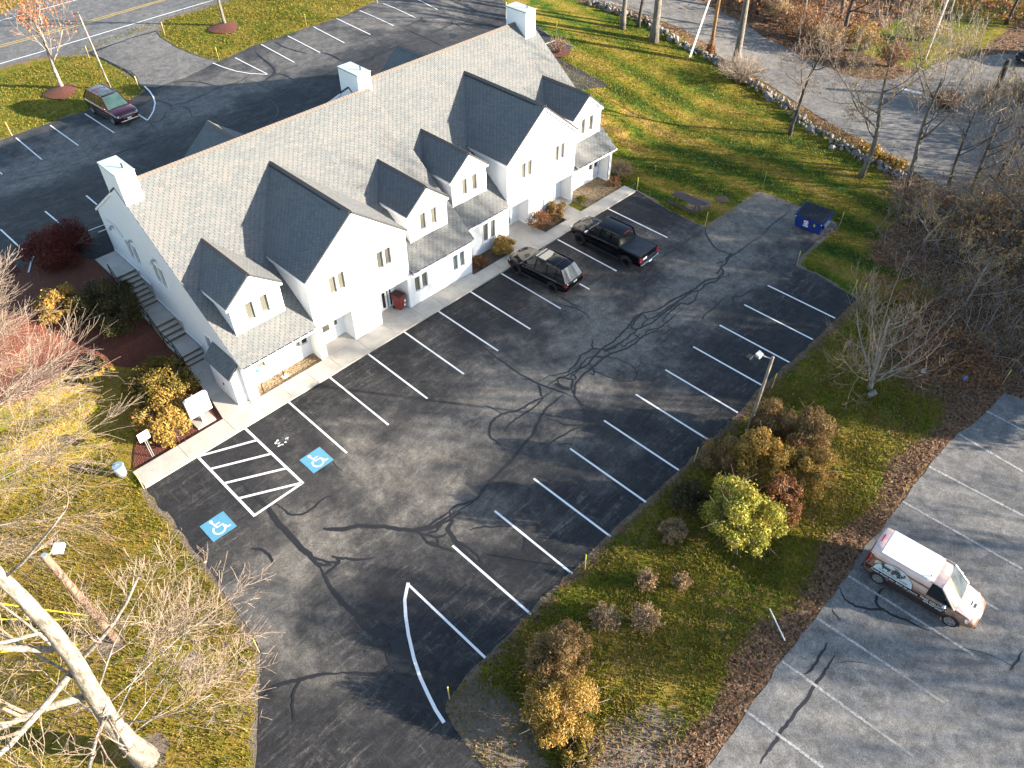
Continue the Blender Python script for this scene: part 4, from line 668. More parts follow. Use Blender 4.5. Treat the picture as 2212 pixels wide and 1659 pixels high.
# low wings: left corner with recessed bed, wing between, and their mirror on the right half
wall_y(1.35, -1.45, -.88, -.02, 2.66); wall_y(1.36, -.88, 3.25, 2.28, 2.66, name='header')
wall_y(2.3, -.88, 3.25, -.02, 2.9, [(-.22, .32, .98, 1.95), (2.3, 2.62, .98, 1.95), (2.72, 3.08, .98, 1.95)])
for a, b in ((-.22, .32), (2.3, 2.62), (2.72, 3.08)): window(a, b, .98, 1.95, 2.3, mat='glass_dark' if b > 3 else 'pane')
mb = MB(); mb.quad((-.88, 1.36, 2.28), (3.25, 1.36, 2.28), (3.25, 2.3, 2.28), (-.88, 2.3, 2.28)); mb.build('soffit', 'trim', B)
MB().quad((-.88, 1.35, 0), (-.88, 2.3, 0), (-.88, 2.3, 2.66), (-.88, 1.35, 2.66)).build('wall', 'siding', B)
wall_y(1.35, 10.0, 15.05, -.02, 2.66, [(10.33, 10.74, 1.02, 2.1), (10.90, 11.33, 1.02, 2.1), (13.45, 13.86, .98, 2.1), (14.02, 14.44, .98, 2.1)])
for a, b in ((10.33, 10.74), (10.90, 11.33)): window(a, b, 1.02, 2.1, 1.35)
for a, b in ((13.45, 13.86), (14.02, 14.44)): window(a, b, .98, 2.1, 1.35, mat='glass_sky')
MB().quad((15.05, 1.35, 0), (15.05, 2.5, 0), (15.05, 2.5, 3.7), (15.05, 1.35, 2.8)).build('wall', 'siding', B)
wall_y(2.45, 15.05, 19.40, -.02, 2.66, [(17.14, 17.58, .82, 2.16), (17.80, 18.24, .82, 2.16)])
for a, b in ((17.14, 17.58), (17.80, 18.24)): window(a, b, .82, 2.16, 2.45)
wall_y(2.46, 26.08, 30.15, 2.28, 2.66, name='header'); wall_y(2.45, 30.15, 30.42, -.02, 2.66)
wall_y(3.4, 26.08, 30.3, -.02, 2.9, [(28.95, 29.40, .95, 1.42), (29.58, 30.02, .95, 1.42)])
for a, b in ((28.95, 29.40), (29.58, 30.02)): window(a, b, .95, 1.42, 3.4, mat='glass_dark')
MB().quad((26.08, 2.46, 2.28), (30.42, 2.46, 2.28), (30.42, 3.4, 2.28), (26.08, 3.4, 2.28)).build('soffit', 'trim', B)
MB().box(30.13, 30.15, 2.5, 3.38, .0, 2.28).build('wall', 'siding', B); MB().box(30.1, 30.128, 2.46, 3.39, .02, .2).build('base_board', 'trim', B); MB().box(26.1, 30.1, 3.37, 3.398, .02, .2).build('base_board', 'trim', B)
# gable ends (end walls) following both slopes
def end_wall(x, y0, yr, yb, zb2, facing, holes=(), z0=-.05):
    k = 1/math.hypot(1, SL); s2 = (ZR-zb2)/(yb-yr); k2 = 1/math.hypot(1, s2)
    return wall_y(x, y0+.25, yb-.3, z0, ZR, holes, [((0, y0, 2.7-.09), (0, -SL*k, k)), ((0, yr, ZR-.09), (0, s2*k2, k2))], facing=facing, axis='x')
HL = [(7.68, 8.22, 4.30, 5.58), (8.34, 8.88, 4.30, 5.58), (10.62, 11.2, 4.36, 5.62), (11.32, 11.9, 4.36, 5.62), (4.25, 4.75, 2.0, 2.9)]
end_wall(-1.45, 1.1, 10.15, 15.0, 6.28, -1, HL)
for h in HL: window(*h, -1.45, axis='x', facing=-1, mat='glass_dark' if h[0] < 9 else 'glass_sky')
end_wall(30.32, 2.2, 11.25, 16.1, 6.28, 1); end_wall(14.30, 2.2, 11.25, 16.1, 6.28, -1)
wall_y(14.7, -1.45, 15.05, 3., 6.3, facing=1); wall_y(15.8, 15.05, 30.32, 3., 6.3, facing=1)
for x0, y0, yr, yb in ((-1.50, 1.1, 10.15, 15.0), (14.25, 2.2, 11.25, 16.1)):   # rake boards of the end walls
    for (ya, za), (yc, zc) in (((y0, 2.66), (yr-1.0, ZR-.06-SL)), ((yb, 6.22), (yr+.98, ZR-.06-.68))):
        if x0 > 0 and ya < 10: continue
        MB().hexa([(x0, ya, za-.14), (x0+.06, ya, za-.14), (x0+.06, yc, zc-.14), (x0, yc, zc-.14)], [(x0, ya, za), (x0+.06, ya, za), (x0+.06, yc, zc), (x0, yc, zc)]).build('rake_board', 'trim', B)
# foundation strip stepping up the left wall
for a, b, z in ((3.8, 5.72, .82), (5.72, 7.6, 1.42), (7.6, 9.4, 2.12), (9.4, 10.4, 2.2), (10.4, 11.6, 3.2), (11.6, 14.6, 3.55)):
    MB().box(-1.49, -1.46, a, b, z-1.2, z).build('foundation', 'concrete_plain', B)
    MB().box(-1.5, -1.46, a, b, z+.001, z+.09).build('base_board', 'trim', B)
# entrance bump-out at the left corner
wall_y(1.55, -2.05, -1.46, -.02, 2.9, clip=[((-1.46, 0, 2.80), (-.70, 0, .71))]); wall_y(-2.05, 1.55, 3.8, -.02, 2.22, axis='x', facing=-1); wall_y(3.8, -2.05, -1.46, 0, 2.9, facing=1, clip=[((-1.46, 0, 2.80), (-.70, 0, .71))])
roof_plane((-2.2, 3.9, 2.16), (0, -1, 0), (.70, 0, .71), [(0, 0), (2.5, 0), (2.5, 1.02), (0, 1.02)])
g = empty('door', (0, 0, 0)); g.parent = B
for ya in (1.75, 2.68): MB().box(-2.075, -2.052, ya, ya+.9, .15, 2.0).build('door_leaf', 'door_white', g, bevel=.01)
MB().box(-2.13, -2.08, 2.58, 2.62, 1.0, 1.12).build('handle', 'iron_black', g)
MB().tube([(-1.40, 1.3, 2.5), (-1.40, 1.3, .1), (-1.5, 1.1, .16)], .04, 6).build('downspout', 'trim', B)
def gutter(x0, x1, y, n):
    g = MB(); g.box(x0, x1, y-.10, y-.085, 2.56, 2.68); g.box(x0, x1, y-.085, y, 2.56, 2.575); o = g.build('gutter', 'trim', B)
    MB().box(x0+.01, x1-.01, y-.084, y-.005, 2.577, 2.60).build('gutter_litter', 'sealant', o)
    for i in range(n+1):
        x = x0+.02+(x1-x0-.08)*i/n; MB().box(x, x+.04, y-.1, y, 2.682, 2.695).build('gutter_bracket', 'trim', o)
gutter(-1.5, 3.2, 1.09, 9); gutter(10.1, 15.1, 1.09, 9); gutter(15.3, 19.35, 2.19, 8); gutter(26.2, 30.5, 2.19, 8)
for x0, x1, y in ((-1.5, 3.2, 1.12), (10.1, 15.1, 1.12), (15.15, 19.35, 2.22), (26.2, 30.45, 2.22)): MB().box(x0, x1, y, y+.22, 2.46, 2.56).build('eave_board', 'trim', B)
# chimneys
for x0, x1, y0 in ((-1.47, -.52, 9.18), (14.29, 15.24, 10.12), (29.14, 30.1, 10.15)):
    c = empty('chimney', (0, 0, 0)); c.parent = B; y1 = y0+1.95
    MB().box(x0, x1, y0, y1, 8.0, 10.52).build('chimney_shaft', 'siding', c)
    for a, b in ((x0-.01, y0-.01), (x1-.09, y0-.01), (x0-.01, y1-.09), (x1-.09, y1-.09)): MB().box(a, a+.1, b, b+.1, 8., 10.50).build('corner_board', 'trim', c)
    MB().box(x0-.04, x1+.04, y0-.04, y1+.04, 10.53, 10.60).build('chimney_cap', 'cap_metal', c, bevel=.01)
    MB().box(x0-.02, x1+.02, y0-.02, y1+.02, 10.50, 10.529).build('cap_gasket', 'vent_black', c)
    MB().tube([(x0+.62, y0+.5, 10.6), (x0+.62, y0+.5, 10.85)], .035, 6).build('vent_pipe', 'iron_black', c)
# gables facing the rear lot
for xc, yw, y0, yr in ((6.75, 15.55, 1.1, 10.15), (22.5, 16.45, 2.2, 11.25)):
    zr, ze, hw = 8.4, 5.7, 3.5; yb = {1.1: 15.0, 2.2: 16.1}[y0]; s2 = (ZR-6.28)/(yb-yr)
    ye = yr+(ZR-ze)/s2; yrr = yr+(ZR-zr)/s2-.1
    gable_roof(xc, hw, ze, zr, yw+.13, min(ye, yw-.1), yrr, direction=-1)
    wall_y(yw, xc-3.35, xc+3.35, 3, zr, clip=rooflines(xc, hw, ze, zr), facing=1)
    for x in (xc-3.35, xc+3.35): MB().quad((x, yw, 3), (x, yw, ze), (x, yw-1.5, ze), (x, yw-1.5, 3)).build('wall', 'siding', B)
def wall_light(y, z, x=-1.46):
    g = empty('wall_light', (x, y, z)); g.parent = B
    MB().box(-.16, 0, -.09, .09, -.05, .05).build('bracket', 'fixture', g); MB().cyl((-.2, 0, -.16), .09, .05, .18, 10).build('lamp_head', 'fixture', g)
for y, z in ((10.85, 5.98), (8.15, 6.04), (13.1, 5.88)): wall_light(y, z)
MB().cyl((9.81, 1.95, 1.9), .09, .09, -.05, 12, 'x').build('wall_lamp', 'iron_black', B)
MB().tube([(22.95, 2.40, .1), (22.95, 2.40, 1.6)], .035, 6).build('meter_pipe', 'fixture', B)
MB().tube([(-1.47, 13.9, 6.0), (-1.47, 12.6, 6.15), (-1.47, 11.7, 5.3)], .01, 4).build('cable', 'cable', B)

# ------------------------------------------------------------ vehicles
def loft(stations, prof, name, mat, parent, close=True, smooth=True):
    """stations: list of dicts or tuples -> prof(st) gives half ring [(y,z)...] from bottom centre to top centre"""
    mb = MB(); rings = []
    for st in stations:
        h = prof(st); ring = [(st[0], y, z) for y, z in h]+[(st[0], -y, z) for y, z in reversed(h) if abs(y) > 1e-6]
        n = len(mb.v); mb.v += ring; rings.append((n, len(ring)))
    for (a, m), (b, _) in zip(rings, rings[1:]):
        for i in range(m): j = (i+1) % m; mb.f.append((a+i, b+i, b+j, a+j))
    if close:
        a, m = rings[0]; mb.f.append(tuple(a+i for i in range(m))); a, m = rings[-1]; mb.f.append(tuple(a+i for i in range(m))[::-1])
    o = mb.build(name, mat, parent, smooth)
    return o
def body_prof(st):
    x, zb, zs, zt, hw = st; h = zs-zb
    return [(0, zb), (.8*hw, zb), (.95*hw, zb+.06), (.985*hw, zb+.28*h), (hw, zb+.55*h), (.975*hw, zs-.10*h), (.93*hw, zs-.015), (.86*hw, zs+.012), (.5*hw, zt), (0, zt+.012)]
def wheel(parent, x, y, r, w, rim, side):
    g = empty('wheel', (x, y, r)); g.parent = parent
    t = MB(); n = 28; pr = [(-w/2, r*.66), (-w/2, r*.93), (-w/2+.03, r), (w/2-.03, r), (w/2, r*.93), (w/2, r*.66)]
    for i in range(n):
        a = 2*math.pi*i/n
        for yy, q in pr: t.v.append((q*math.cos(a), yy, q*math.sin(a)))
    m = len(pr)
    for i in range(n):
        for k in range(m): t.f.append((i*m+k, ((i+1) % n)*m+k, ((i+1) % n)*m+(k+1) % m, i*m+(k+1) % m))
    t.build('tyre', 'tyre', g, True)
    yo = side*w*.46; d = MB(); d.cyl((0, yo-side*.07, 0), r*.62, r*.62, side*.02, 20, 'y'); rr_ = r*.64
    for k in range(6):
        a = 2*math.pi*k/6
        p = [(rr_*.12*math.cos(a+1.57), rr_*.12*math.sin(a+1.57)), (rr_*math.cos(a-.16), rr_*math.sin(a-.16)), (rr_*math.cos(a+.16), rr_*math.sin(a+.16)), (-rr_*.12*math.cos(a+1.57), -rr_*.12*math.sin(a+1.57))]
        d.quad(*[(u, yo, v) for u, v in p])
    d.tube([(rr_*math.cos(2*math.pi*i/20), yo-side*.005, rr_*math.sin(2*math.pi*i/20)) for i in range(21)], .018, 5, cap=False)
    d.cyl((0, yo-side*.03, 0), .06, .05, side*.05, 12, 'y')
    d.build('rim', rim, g)
    return g
def arch(parent, x, y, r, side, mat='black_matt'):
    mb = MB(); n = 14; ri, ro = r*1.0, r*1.17
    for i in range(n+1):
        a = math.pi*i/n
        for q in (ri, ro):
            for yy in (y-side*.16, y): mb.v.append((x+q*math.cos(a), yy, r*.98+q*math.sin(a)))
    for i in range(n):
        b = i*4; c = b+4
        mb.f += [(b+1, c+1, c+3, b+3), (b+2, b+3, c+3, c+2), (b, c, c+1, b+1)]
    mb.build('wheel_arch', mat, parent)
def greenhouse(parent, x0, x1, x2, x3, zb, zr, wb, wr, paint_m, glass='glass_dark', wglass='glass_teal', rglass='glass_dark', pill=(), roof_glass=None, crown=.03):
    """x0 windscreen base (front), x1 windscreen top, x2 rear top, x3 rear base"""
    def Pb(x, s): return (x, s*wb, zb)
    def Pt(x, s): return (x, s*wr, zr-.05)
    nx = 6
    for s in (-1, 1):
        mb = MB(); mb.quad(Pb(x0, s), Pb(x3, s), Pt(x2, s), Pt(x1, s)); mb.build('side_window', glass, parent)
    def bowed(xb, xt, name, mat, bow):
        mb = MB(); n = 8
        for i in range(n+1):
            u = -1+2*i/n; b_ = (1-u*u)*bow
            mb.v += [(xb+b_, u*wb*.985, zb), (xt+b_*.6, u*wr*.985, zr-.035+.02*(1-u*u))]
        for i in range(n): mb.f.append((2*i, 2*i+2, 2*i+3, 2*i+1))
        mb.build(name, mat, parent, True)
    bowed(x0, x1, 'windscreen', wglass, .10); bowed(x3, x2, 'rear_window', rglass, -.06)
    rf = MB(); ns = 8; nu = 8
    for i in range(ns+1):
        x = x1+(x2-x1)*i/ns; e = math.sin(math.pi*i/ns)
        for j in range(nu+1):
            u = -1+2*j/nu; rf.v.append((x+(.07 if i == 0 else -.05 if i == ns else 0)*(1-u*u), u*(wr+.02), zr-.055*(abs(u)**3)-.02+crown*e*(1-u*u)))
    for i in range(ns):
        for j in range(nu): a = i*(nu+1)+j; rf.f.append((a, a+nu+1, a+nu+2, a+1))
    rf.build('roof', paint_m, parent, True)
    for s in (-1, 1):
        MB().tube([Pb(x0+.02, s), Pt(x1, s)], .045, 5).build('pillar', paint_m, parent); MB().tube([Pb(x3, s), Pt(x2, s)], .05, 5).build('pillar', paint_m, parent)
        MB().tube([(x1, s*(wr+.01), zr-.045), ((x1+x2)/2, s*(wr+.015), zr-.035), (x2, s*(wr+.01), zr-.045)], .035, 5).build('roof_edge', paint_m, parent)
        for x in pill: MB().tube([(x, s*(wb+.008), zb), (x-.03, s*(wr+.012), zr-.05)], .034, 4).build('pillar', paint_m, parent)
    if roof_glass:
        a, b = roof_glass; MB().quad((a, -wr*.78, zr+.0+crown*.6), (a, wr*.78, zr+crown*.6), (b, wr*.78, zr+crown), (b, -wr*.78, zr+crown)).build('sunroof', 'glass_teal', parent)
def suv(paint_m, rim, L=4.95, wbase=3.0, width=1.98, h=1.78, rails=True, sunroof=True, frontfo=.92, front_chrome=False, wsg='glass_teal'):
    """origin at ground under the middle of the wheelbase, nose towards +x"""
    t = empty('suv', (0, 0, 0)); hw = width/2; xf = wbase/2+frontfo; xr = xf-L; zb = .30
    st = [(xr, .55, .86, .88, hw*.80), (xr+.05, .42, .98, 1.0, hw*.90), (xr+.25, .34, 1.04, 1.06, hw*.97), (xr+.9, zb, 1.06, 1.08, hw), (0, zb, 1.04, 1.06, hw), (wbase/2-.55, zb, 1.02, 1.07, hw), (wbase/2-.1, zb, 1.00, 1.09, hw), (wbase/2+.4, zb, .97, 1.05, hw*.985), (xf-.22, .34, .90, .97, hw*.93), (xf-.06, .42, .78, .84, hw*.84), (xf, .5, .66, .70, hw*.74)]
    loft(st, body_prof, 'body', paint_m, t)
    greenhouse(t, wbase/2-.38, wbase/2-1.18, xr+.62, xr+.12, 1.03, h, hw*.90, hw*.70, paint_m, wglass=wsg, rglass='glass_sky', pill=(wbase/2-1.45, wbase/2-2.35, xr+.95), roof_glass=(wbase/2-1.25, wbase/2-2.05) if sunroof else None)
    r = .385
    for x in (-wbase/2, wbase/2):
        for s in (-1, 1): wheel(t, x, s*(hw-.13), r, .25, rim, s); arch(t, x, s*(hw+.008), r, s)
    for s in (-1, 1):
        MB().hexa([(xf-.33, s*hw*.62, .74), (xf-.04, s*hw*.55, .74), (xf-.04, s*hw*.84, .74), (xf-.33, s*hw*.955, .74)], [(xf-.36, s*hw*.60, .90), (xf-.09, s*hw*.55, .84), (xf-.12, s*hw*.82, .84), (xf-.38, s*hw*.945, .90)]).build('headlight', 'clear_lamp', t)
        MB().box(xr-.005, xr+.20, *sorted((s*hw*.76, s*hw*.925)), .82, .93).build('tail_light', 'lamp_red', t)
        g = empty('mirror', (wbase/2-.55, s*(hw+.12), 1.12)); g.parent = t; MB().box(-.06, .07, -.13, .13, -.07, .08).build('mirror_shell', paint_m, g, True, bevel=.03)
        if rails: MB().tube([(wbase/2-1.2, s*hw*.66, h-.01), (wbase/2-1.3, s*hw*.665, h+.05), (xr+.75, s*hw*.665, h+.05), (xr+.6, s*hw*.66, h-.01)], .018, 5).build('roof_rail', 'chrome' if front_chrome else 'black_matt', t)
        for x in (wbase/2-1.45+.2, wbase/2-2.35+.15): MB().box(x-.1, x+.06, *sorted((s*(hw-.002), s*(hw+.025))), .88, .915).build('door_handle', paint_m, t)
        MB().box(-wbase/2+.42, wbase/2-.42, *sorted((s*(hw-.03), s*(hw+.01))), .29, .42).build('sill', 'black_matt', t)
    if rails:
        for x in (wbase/2-1.42, xr+1.15): MB().tube([(x, -hw*.66, h+.05), (x, hw*.66, h+.05)], .02, 5).build('roof_bar', 'black_matt', t)
    MB().box(xf-.05, xf+.008, -hw*.5, hw*.5, .58, .76).build('grille', 'chrome' if front_chrome else 'black_matt', t)
    MB().box(xf-.12, xf+.02, -hw*.72, hw*.72, .34, .42).build('bumper_trim', 'chrome' if front_chrome else 'black_matt', t, bevel=.01)
    MB().box(xf+.005, xf+.025, -.16, .16, .46, .60).build('number_plate', 'plate', t); MB().box(xr-.02, xr-.004, -.16, .16, .86, .99).build('number_plate', 'plate', t)
    MB().box(xr-.03, xr+.06, -hw*.75, hw*.75, .44, .60).build('rear_bumper', 'black_matt', t, bevel=.02)
    for s in (-1, 1):  # bonnet creases
        MB().tube([(wbase/2-.45, s*hw*.55, 1.085), (xf-.3, s*hw*.42, .985)], .012, 4).build('bonnet_crease', paint_m, t)
    return t
black_suv = suv('black_paint', 'rim_black')
black_suv.location = (17.98, -2.22, .014); black_suv.rotation_euler.z = R(93.2)
tag(black_suv, 'glossy black suv with roof bars parked nose to the sidewalk, left of the pickup', 'car'); black_suv.name = 'parked_suv'
mar = suv('maroon', 'rim_silver', L=5.1, wbase=3.05, front_chrome=True, width=2.0, h=1.8)
mar.location = (7.98, 35.55, hz(7, 35)+.035); mar.rotation_euler.z = R(-85.5); tag(mar, 'maroon suv with chrome grille parked at the grass edge behind the building', 'car'); mar.name = 'parked_suv'
c = copy_tree(mar); c.location = (1.9, 17.6, 3.48); c.rotation_euler.z = R(178); tag(c, 'dark red car almost hidden behind the gable end of the building', 'car')
c = copy_tree(black_suv); c.location = (76.3, -12.6, .03); c.rotation_euler.z = R(165); tag(c, 'black car in the driveway at the top right edge of the picture', 'car')
# pickup truck
def pickup():
    t = empty('pickup_truck', (0, 0, 0)); hw = 1.0; xf = 2.90; xr = -3.0; P_ = 'black_paint'
    st = [(xr+1.75, .45, 1.16, 1.18, hw*.985), (-1.0, .42, 1.17, 1.19, hw), (0, .42, 1.17, 1.19, hw), (1.2, .42, 1.16, 1.21, hw), (1.6, .42, 1.14, 1.23, hw), (2.1, .42, 1.12, 1.21, hw*.985), (2.62, .46, 1.06, 1.15, hw*.94), (2.82, .5, .95, 1.02, hw*.88), (xf, .55, .80, .86, hw*.80)]
    loft(st, body_prof, 'body', P_, t)
    bed = MB(); bed.box(xr, xr+1.85, -hw*.985, hw*.985, .48, 1.18); bed.build('cargo_bed', P_, t, bevel=.05)
    cover = MB(); n = 6
    for i in range(4): cover.box(xr+.07+i*.445, xr+.07+i*.445+.438, -hw*.90, hw*.90, 1.182, 1.222)
    cover.build('bed_cover', 'black_matt', t, bevel=.01)
    for s in (-1, 1): MB().box(xr+.05, xr+1.85, *sorted((s*hw*.905, s*hw*.985)), 1.183, 1.205).build('bed_rail', P_, t, bevel=.01)
    greenhouse(t, 1.52, .80, -1.02, -1.22, 1.16, 1.90, hw*.90, hw*.72, P_, wglass='glass_sky', rglass='glass_dark', pill=(.42, -.42), crown=.035)
    r = .41
    for x in (-1.95, 1.95):
        for s in (-1, 1): wheel(t, x, s*(hw-.12), r, .28, 'rim_black', s); arch(t, x, s*(hw+.01), r, s)
    for s in (-1, 1):
        MB().box(xr-.015, xr+.10, *sorted((s*hw*.80, s*hw*1.0)), .80, 1.12).build('tail_light', 'lamp_red', t, bevel=.01)
        MB().box(xf-.30, xf-.04, *sorted((s*hw*.58, s*hw*.90)), .86, .98).build('headlight', 'clear_lamp', t)
        g = empty('mirror', (1.28, s*(hw+.16), 1.28)); g.parent = t; MB().box(-.07, .07, -.14, .14, -.1, .13).build('mirror_shell', 'chrome' if s > 0 else P_, g, True, bevel=.03)
        MB().box(-1.4, 1.3, *sorted((s*(hw-.05), s*(hw+.10))), .38, .43).build('side_step', 'black_matt', t)
        for x in (.62, -.35): MB().box(x-.12, x+.05, *sorted((s*(hw-.002), s*(hw+.025))), 1.0, 1.035).build('door_handle', P_, t)
    MB().box(xr-.16, xr-.01, -hw*.95, hw*.95, .52, .68).build('rear_bumper', 'chrome', t, bevel=.03)
    MB().box(xr-.17, xr-.161, -.16, .16, .55, .67).build('number_plate', 'plate', t)
    MB().box(xr-.022, xr-.012, .28, .70, .88, 1.02).build('tailgate_badge', 'white_ink', t)
    MB().box(-1.12, -1.05, -.28, .28, 1.80, 1.85).build('brake_light', 'lamp_red', t)
    MB().box(xf-.04, xf+.012, -hw*.6, hw*.6, .62, .92).build('grille', 'black_matt', t)
    for s in (-1, 1): MB().tube([(1.6, s*.5, 1.235), (2.6, s*.42, 1.15)], .02, 4).build('bonnet_crease', P_, t)
    tag(t, 'black crew-cab pickup truck with covered bed parked nose to the sidewalk', 'pickup truck'); return t
p = pickup(); p.location = (23.42, -3.38, .014); p.rotation_euler.z = R(91.8)
# delivery van
def text(body, size, mat, parent, loc, rot, name='lettering', ext=.002, align='CENTER', shear=0.):
    cu = bpy.data.curves.new(name, 'FONT'); cu.body = body; cu.size = size; cu.extrude = ext; cu.align_x = align; cu.align_y = 'CENTER'; cu.resolution_u = 2; cu.shear = shear
    o = bpy.data.objects.new(name, cu); COL.objects.link(o)
    dg = bpy.context.evaluated_depsgraph_get(); me = bpy.data.meshes.new_from_object(o.evaluated_get(dg)); bpy.data.objects.remove(o)
    me.name = name; me.materials.clear(); me.materials.append(M[mat]); o = link(bpy.data.objects.new(name, me)); o['kind'] = 'stuff'; o.parent = parent; o.location = loc; o.rotation_euler = rot
    return o
def van():
    t = empty('delivery_van', (0, 0, 0)); hw = .92; wb = 3.11; xf = wb/2+.88; xr = xf-4.76; zr = 1.84
    st = [(xr, .5, .95, .97, hw*.86), (xr+.06, .40, 1.0, 1.02, hw*.94), (xr+.3, .33, 1.02, 1.04, hw*.99), (-.5, .30, 1.02, 1.04, hw), (wb/2-.6, .30, 1.00, 1.04, hw), (wb/2-.1, .30, .97, 1.05, hw), (wb/2+.35, .32, .90, .98, hw*.97), (xf-.22, .36, .80, .88, hw*.90), (xf-.05, .42, .68, .74, hw*.80), (xf, .48, .58, .62, hw*.7)]
    loft(st, body_prof, 'body', 'wrap_wood', t)
    bon = MB(); n = 10
    prof_ = [(wb/2-.42, 1.075, .80), (wb/2-.1, 1.075, .80), (wb/2+.3, 1.01, .78), (xf-.28, .915, .73), (xf-.07, .77, .66), (xf+.008, .62, .56)]
    for x, z, w in prof_:
        for j in range(n+1): u = -1+2*j/n; bon.v.append((x-.10*abs(u)**3*(x > wb/2), u*w, z+.012-.035*u*u))
    for i in range(len(prof_)-1):
        for j in range(n): a = i*(n+1)+j; bon.f.append((a, a+1, a+n+2, a+n+1))
    bon.build('bonnet', 'wrap_pink', t, True)
    # tall cargo body
    def pf(s):
        x, k = s[0], s[1]; w = hw*s[2]
        return [(0, 1.0), (w*.985, 1.0), (w*.97, 1.30), (w*.93, 1.58*k+.0), (w*.86, (zr-.10)*k), (w*.78, (zr-.03)*k), (w*.5, zr*k), (0, (zr+.012)*k)]
    loft([(xr+.02, .97, .90), (xr+.10, .99, .97), (xr+.4, 1, 1), (-.1, 1, 1), (.28, 1, 1)], pf, 'cargo_box', 'wrap_pink', t)
    rp_ = MB()
    for i, yv in enumerate(np.linspace(-.74, .74, 13)): zc_ = zr+.022-(.012*min(1, abs(yv)/.46) if abs(yv) < .46 else .012+.03*((abs(yv)-.46)/.257)); rp_.v += [(xr+.40, yv, zc_), (.1, yv, zc_)]
    for i in range(12): rp_.f.append((2*i, 2*i+1, 2*i+3, 2*i+2))
    rp_.build('roof_panel', 'van_white', t, True)
    # cab
    greenhouse(t, wb/2-.12, .66, .24, .24, 1.04, zr-.005, hw*.93, hw*.80, 'wrap_pink', 'glass_dark', 'glass_sky', 'wrap_wood', crown=.02)
    r = .335
    for x in (-wb/2, wb/2):
        for s in (-1, 1): wheel(t, x, s*(hw-.11), r, .21, 'rim_silver', s); arch(t, x, s*(hw+.006), r, s, 'van_dark')
    MB().cyl((.10, -.55, zr+.01), .03, .01, .09, 6).build('aerial', 'iron_black', t)
    for s in (-1, 1):
        MB().box(-wb/2+.38, wb/2-.38, *sorted((s*(hw-.03), s*(hw+.010))), .29, .62).build('side_skirt', 'van_dark', t)
        MB().hexa([(xr+.01, s*.80, .98), (xr+.16, s*.88, .98), (xr+.16, s*.93, .98), (xr-.02, s*.84, .98)], [(xr+.06, s*.76, 1.55), (xr+.2, s*.82, 1.55), (xr+.2, s*.872, 1.55), (xr+.03, s*.80, 1.55)]).build('tail_light', 'lamp_red', t)
        MB().hexa([(xf-.42, s*.62, .72), (xf-.10, s*.55, .66), (xf-.10, s*.74, .62), (xf-.42, s*.90, .72)], [(xf-.46, s*.60, .88), (xf-.16, s*.50, .80), (xf-.18, s*.72, .76), (xf-.46, s*.885, .84)]).build('headlight', 'clear_lamp', t)
        g = empty('mirror', (wb/2-.5, s*(hw+.13), 1.10)); g.parent = t; MB().box(-.07, .07, -.12, .12, -.08, .1).build('mirror_shell', 'chrome', g, True, bevel=.03)
        MB().hexa([(-2.28, s*(hw*.985+.001), .9), (.25, s*(hw*.985+.001), .9), (.25, s*(hw*.985+.006), .9), (-2.28, s*(hw*.985+.006), .9)], [(-2.2, s*(hw*.93), 1.50), (.25, s*(hw*.93), 1.50), (.25, s*(hw*.93+.018), 1.50), (-2.2, s*(hw*.93+.018), 1.50)]).build('side_wrap', 'wrap_wood', t)
        # side wrap: arched badge, silhouette and lettering
        y = s*(hw*.99); n = 22
        def sp(x, z): # point on the slightly tapering side
            k = .985 if z <= 1.0 else .985-.055*(z-1.0)/.58
            return (x, s*(hw*k+.012), z)
        arcp = [sp(-1.10+.86*math.cos(a), .86+.72*math.sin(a)) for a in np.linspace(0, math.pi, n)]
        mb = MB(); c0 = sp(-1.10, .86)
        for a, b in zip(arcp, arcp[1:]): mb.quad(c0, a, b)
        mb.build('badge', 'logo_grey', t)
        MB().tube([(q[0], q[1], q[2]) for q in arcp], .016, 4).build('badge_rim', 'van_dark', t)
        coach = MB()
        def yy(z): return s*(hw*(.985-.055*max(0, z-1.0)/.58)+.02)
        for x0, x1, z0, z1 in ((-1.35, -.98, 1.18, 1.34), (-1.28, -1.05, 1.34, 1.42), (-.92, -.55, 1.16, 1.30), (-.62, -.48, 1.26, 1.40), (-1.45, -1.38, 1.12, 1.3), (-1.52, -1.46, 1.2, 1.42)):
            x0, x1 = (x0, x1) if s > 0 else (-2.2-x1, -2.2-x0)
            coach.quad((x0, yy(z0), z0), (x1, yy(z0), z0), (x1, yy(z1), z1), (x0, yy(z1), z1))
        for cx, rr2 in ((-1.30, .085), (-1.04, .07), (-.85, .04), (-.62, .04)):
            cx = cx if s > 0 else -2.2-cx; coach.quad(*[(cx+rr2*math.cos(a), s*(hw*.972+.024), 1.12+rr2*math.sin(a)) for a in np.linspace(0, 2*math.pi, 11)[:-1]])
        coach.build('coach_silhouette', 'ink', t)
        MB().box(-2.25, .55, *sorted((s*(hw*.985), s*(hw*.985+.018))), .66, .86).build('side_band', 'van_dark', t)
        rot = (R(90), 0, R(180)) if s > 0 else (R(90), 0, 0)
        text('THE COACH STOP', .15, 'ink', t, (-1.10, s*(hw*.985+.022), .985), rot); text('Fresh from our farm to yours', .17, 'white_ink', t, (-.98, s*(hw*.985+.024), .76), rot, shear=.2)
        text('FREE DELIVERY', .17, 'white_ink', t, (.72, s*(hw*.985+.024), .80), rot); text('603-437-2022', .14, 'white_ink', t, (.72, s*(hw*.985+.024), .66), rot)
        MB().box(.28, 1.25, *sorted((s*(hw*.985), s*(hw*.985+.016))), .58, .88).build('door_band', 'van_dark', t)
        MB().tube([sp(.27, .5), sp(.27, 1.5)], .008, 4).build('door_seam', 'van_dark', t)
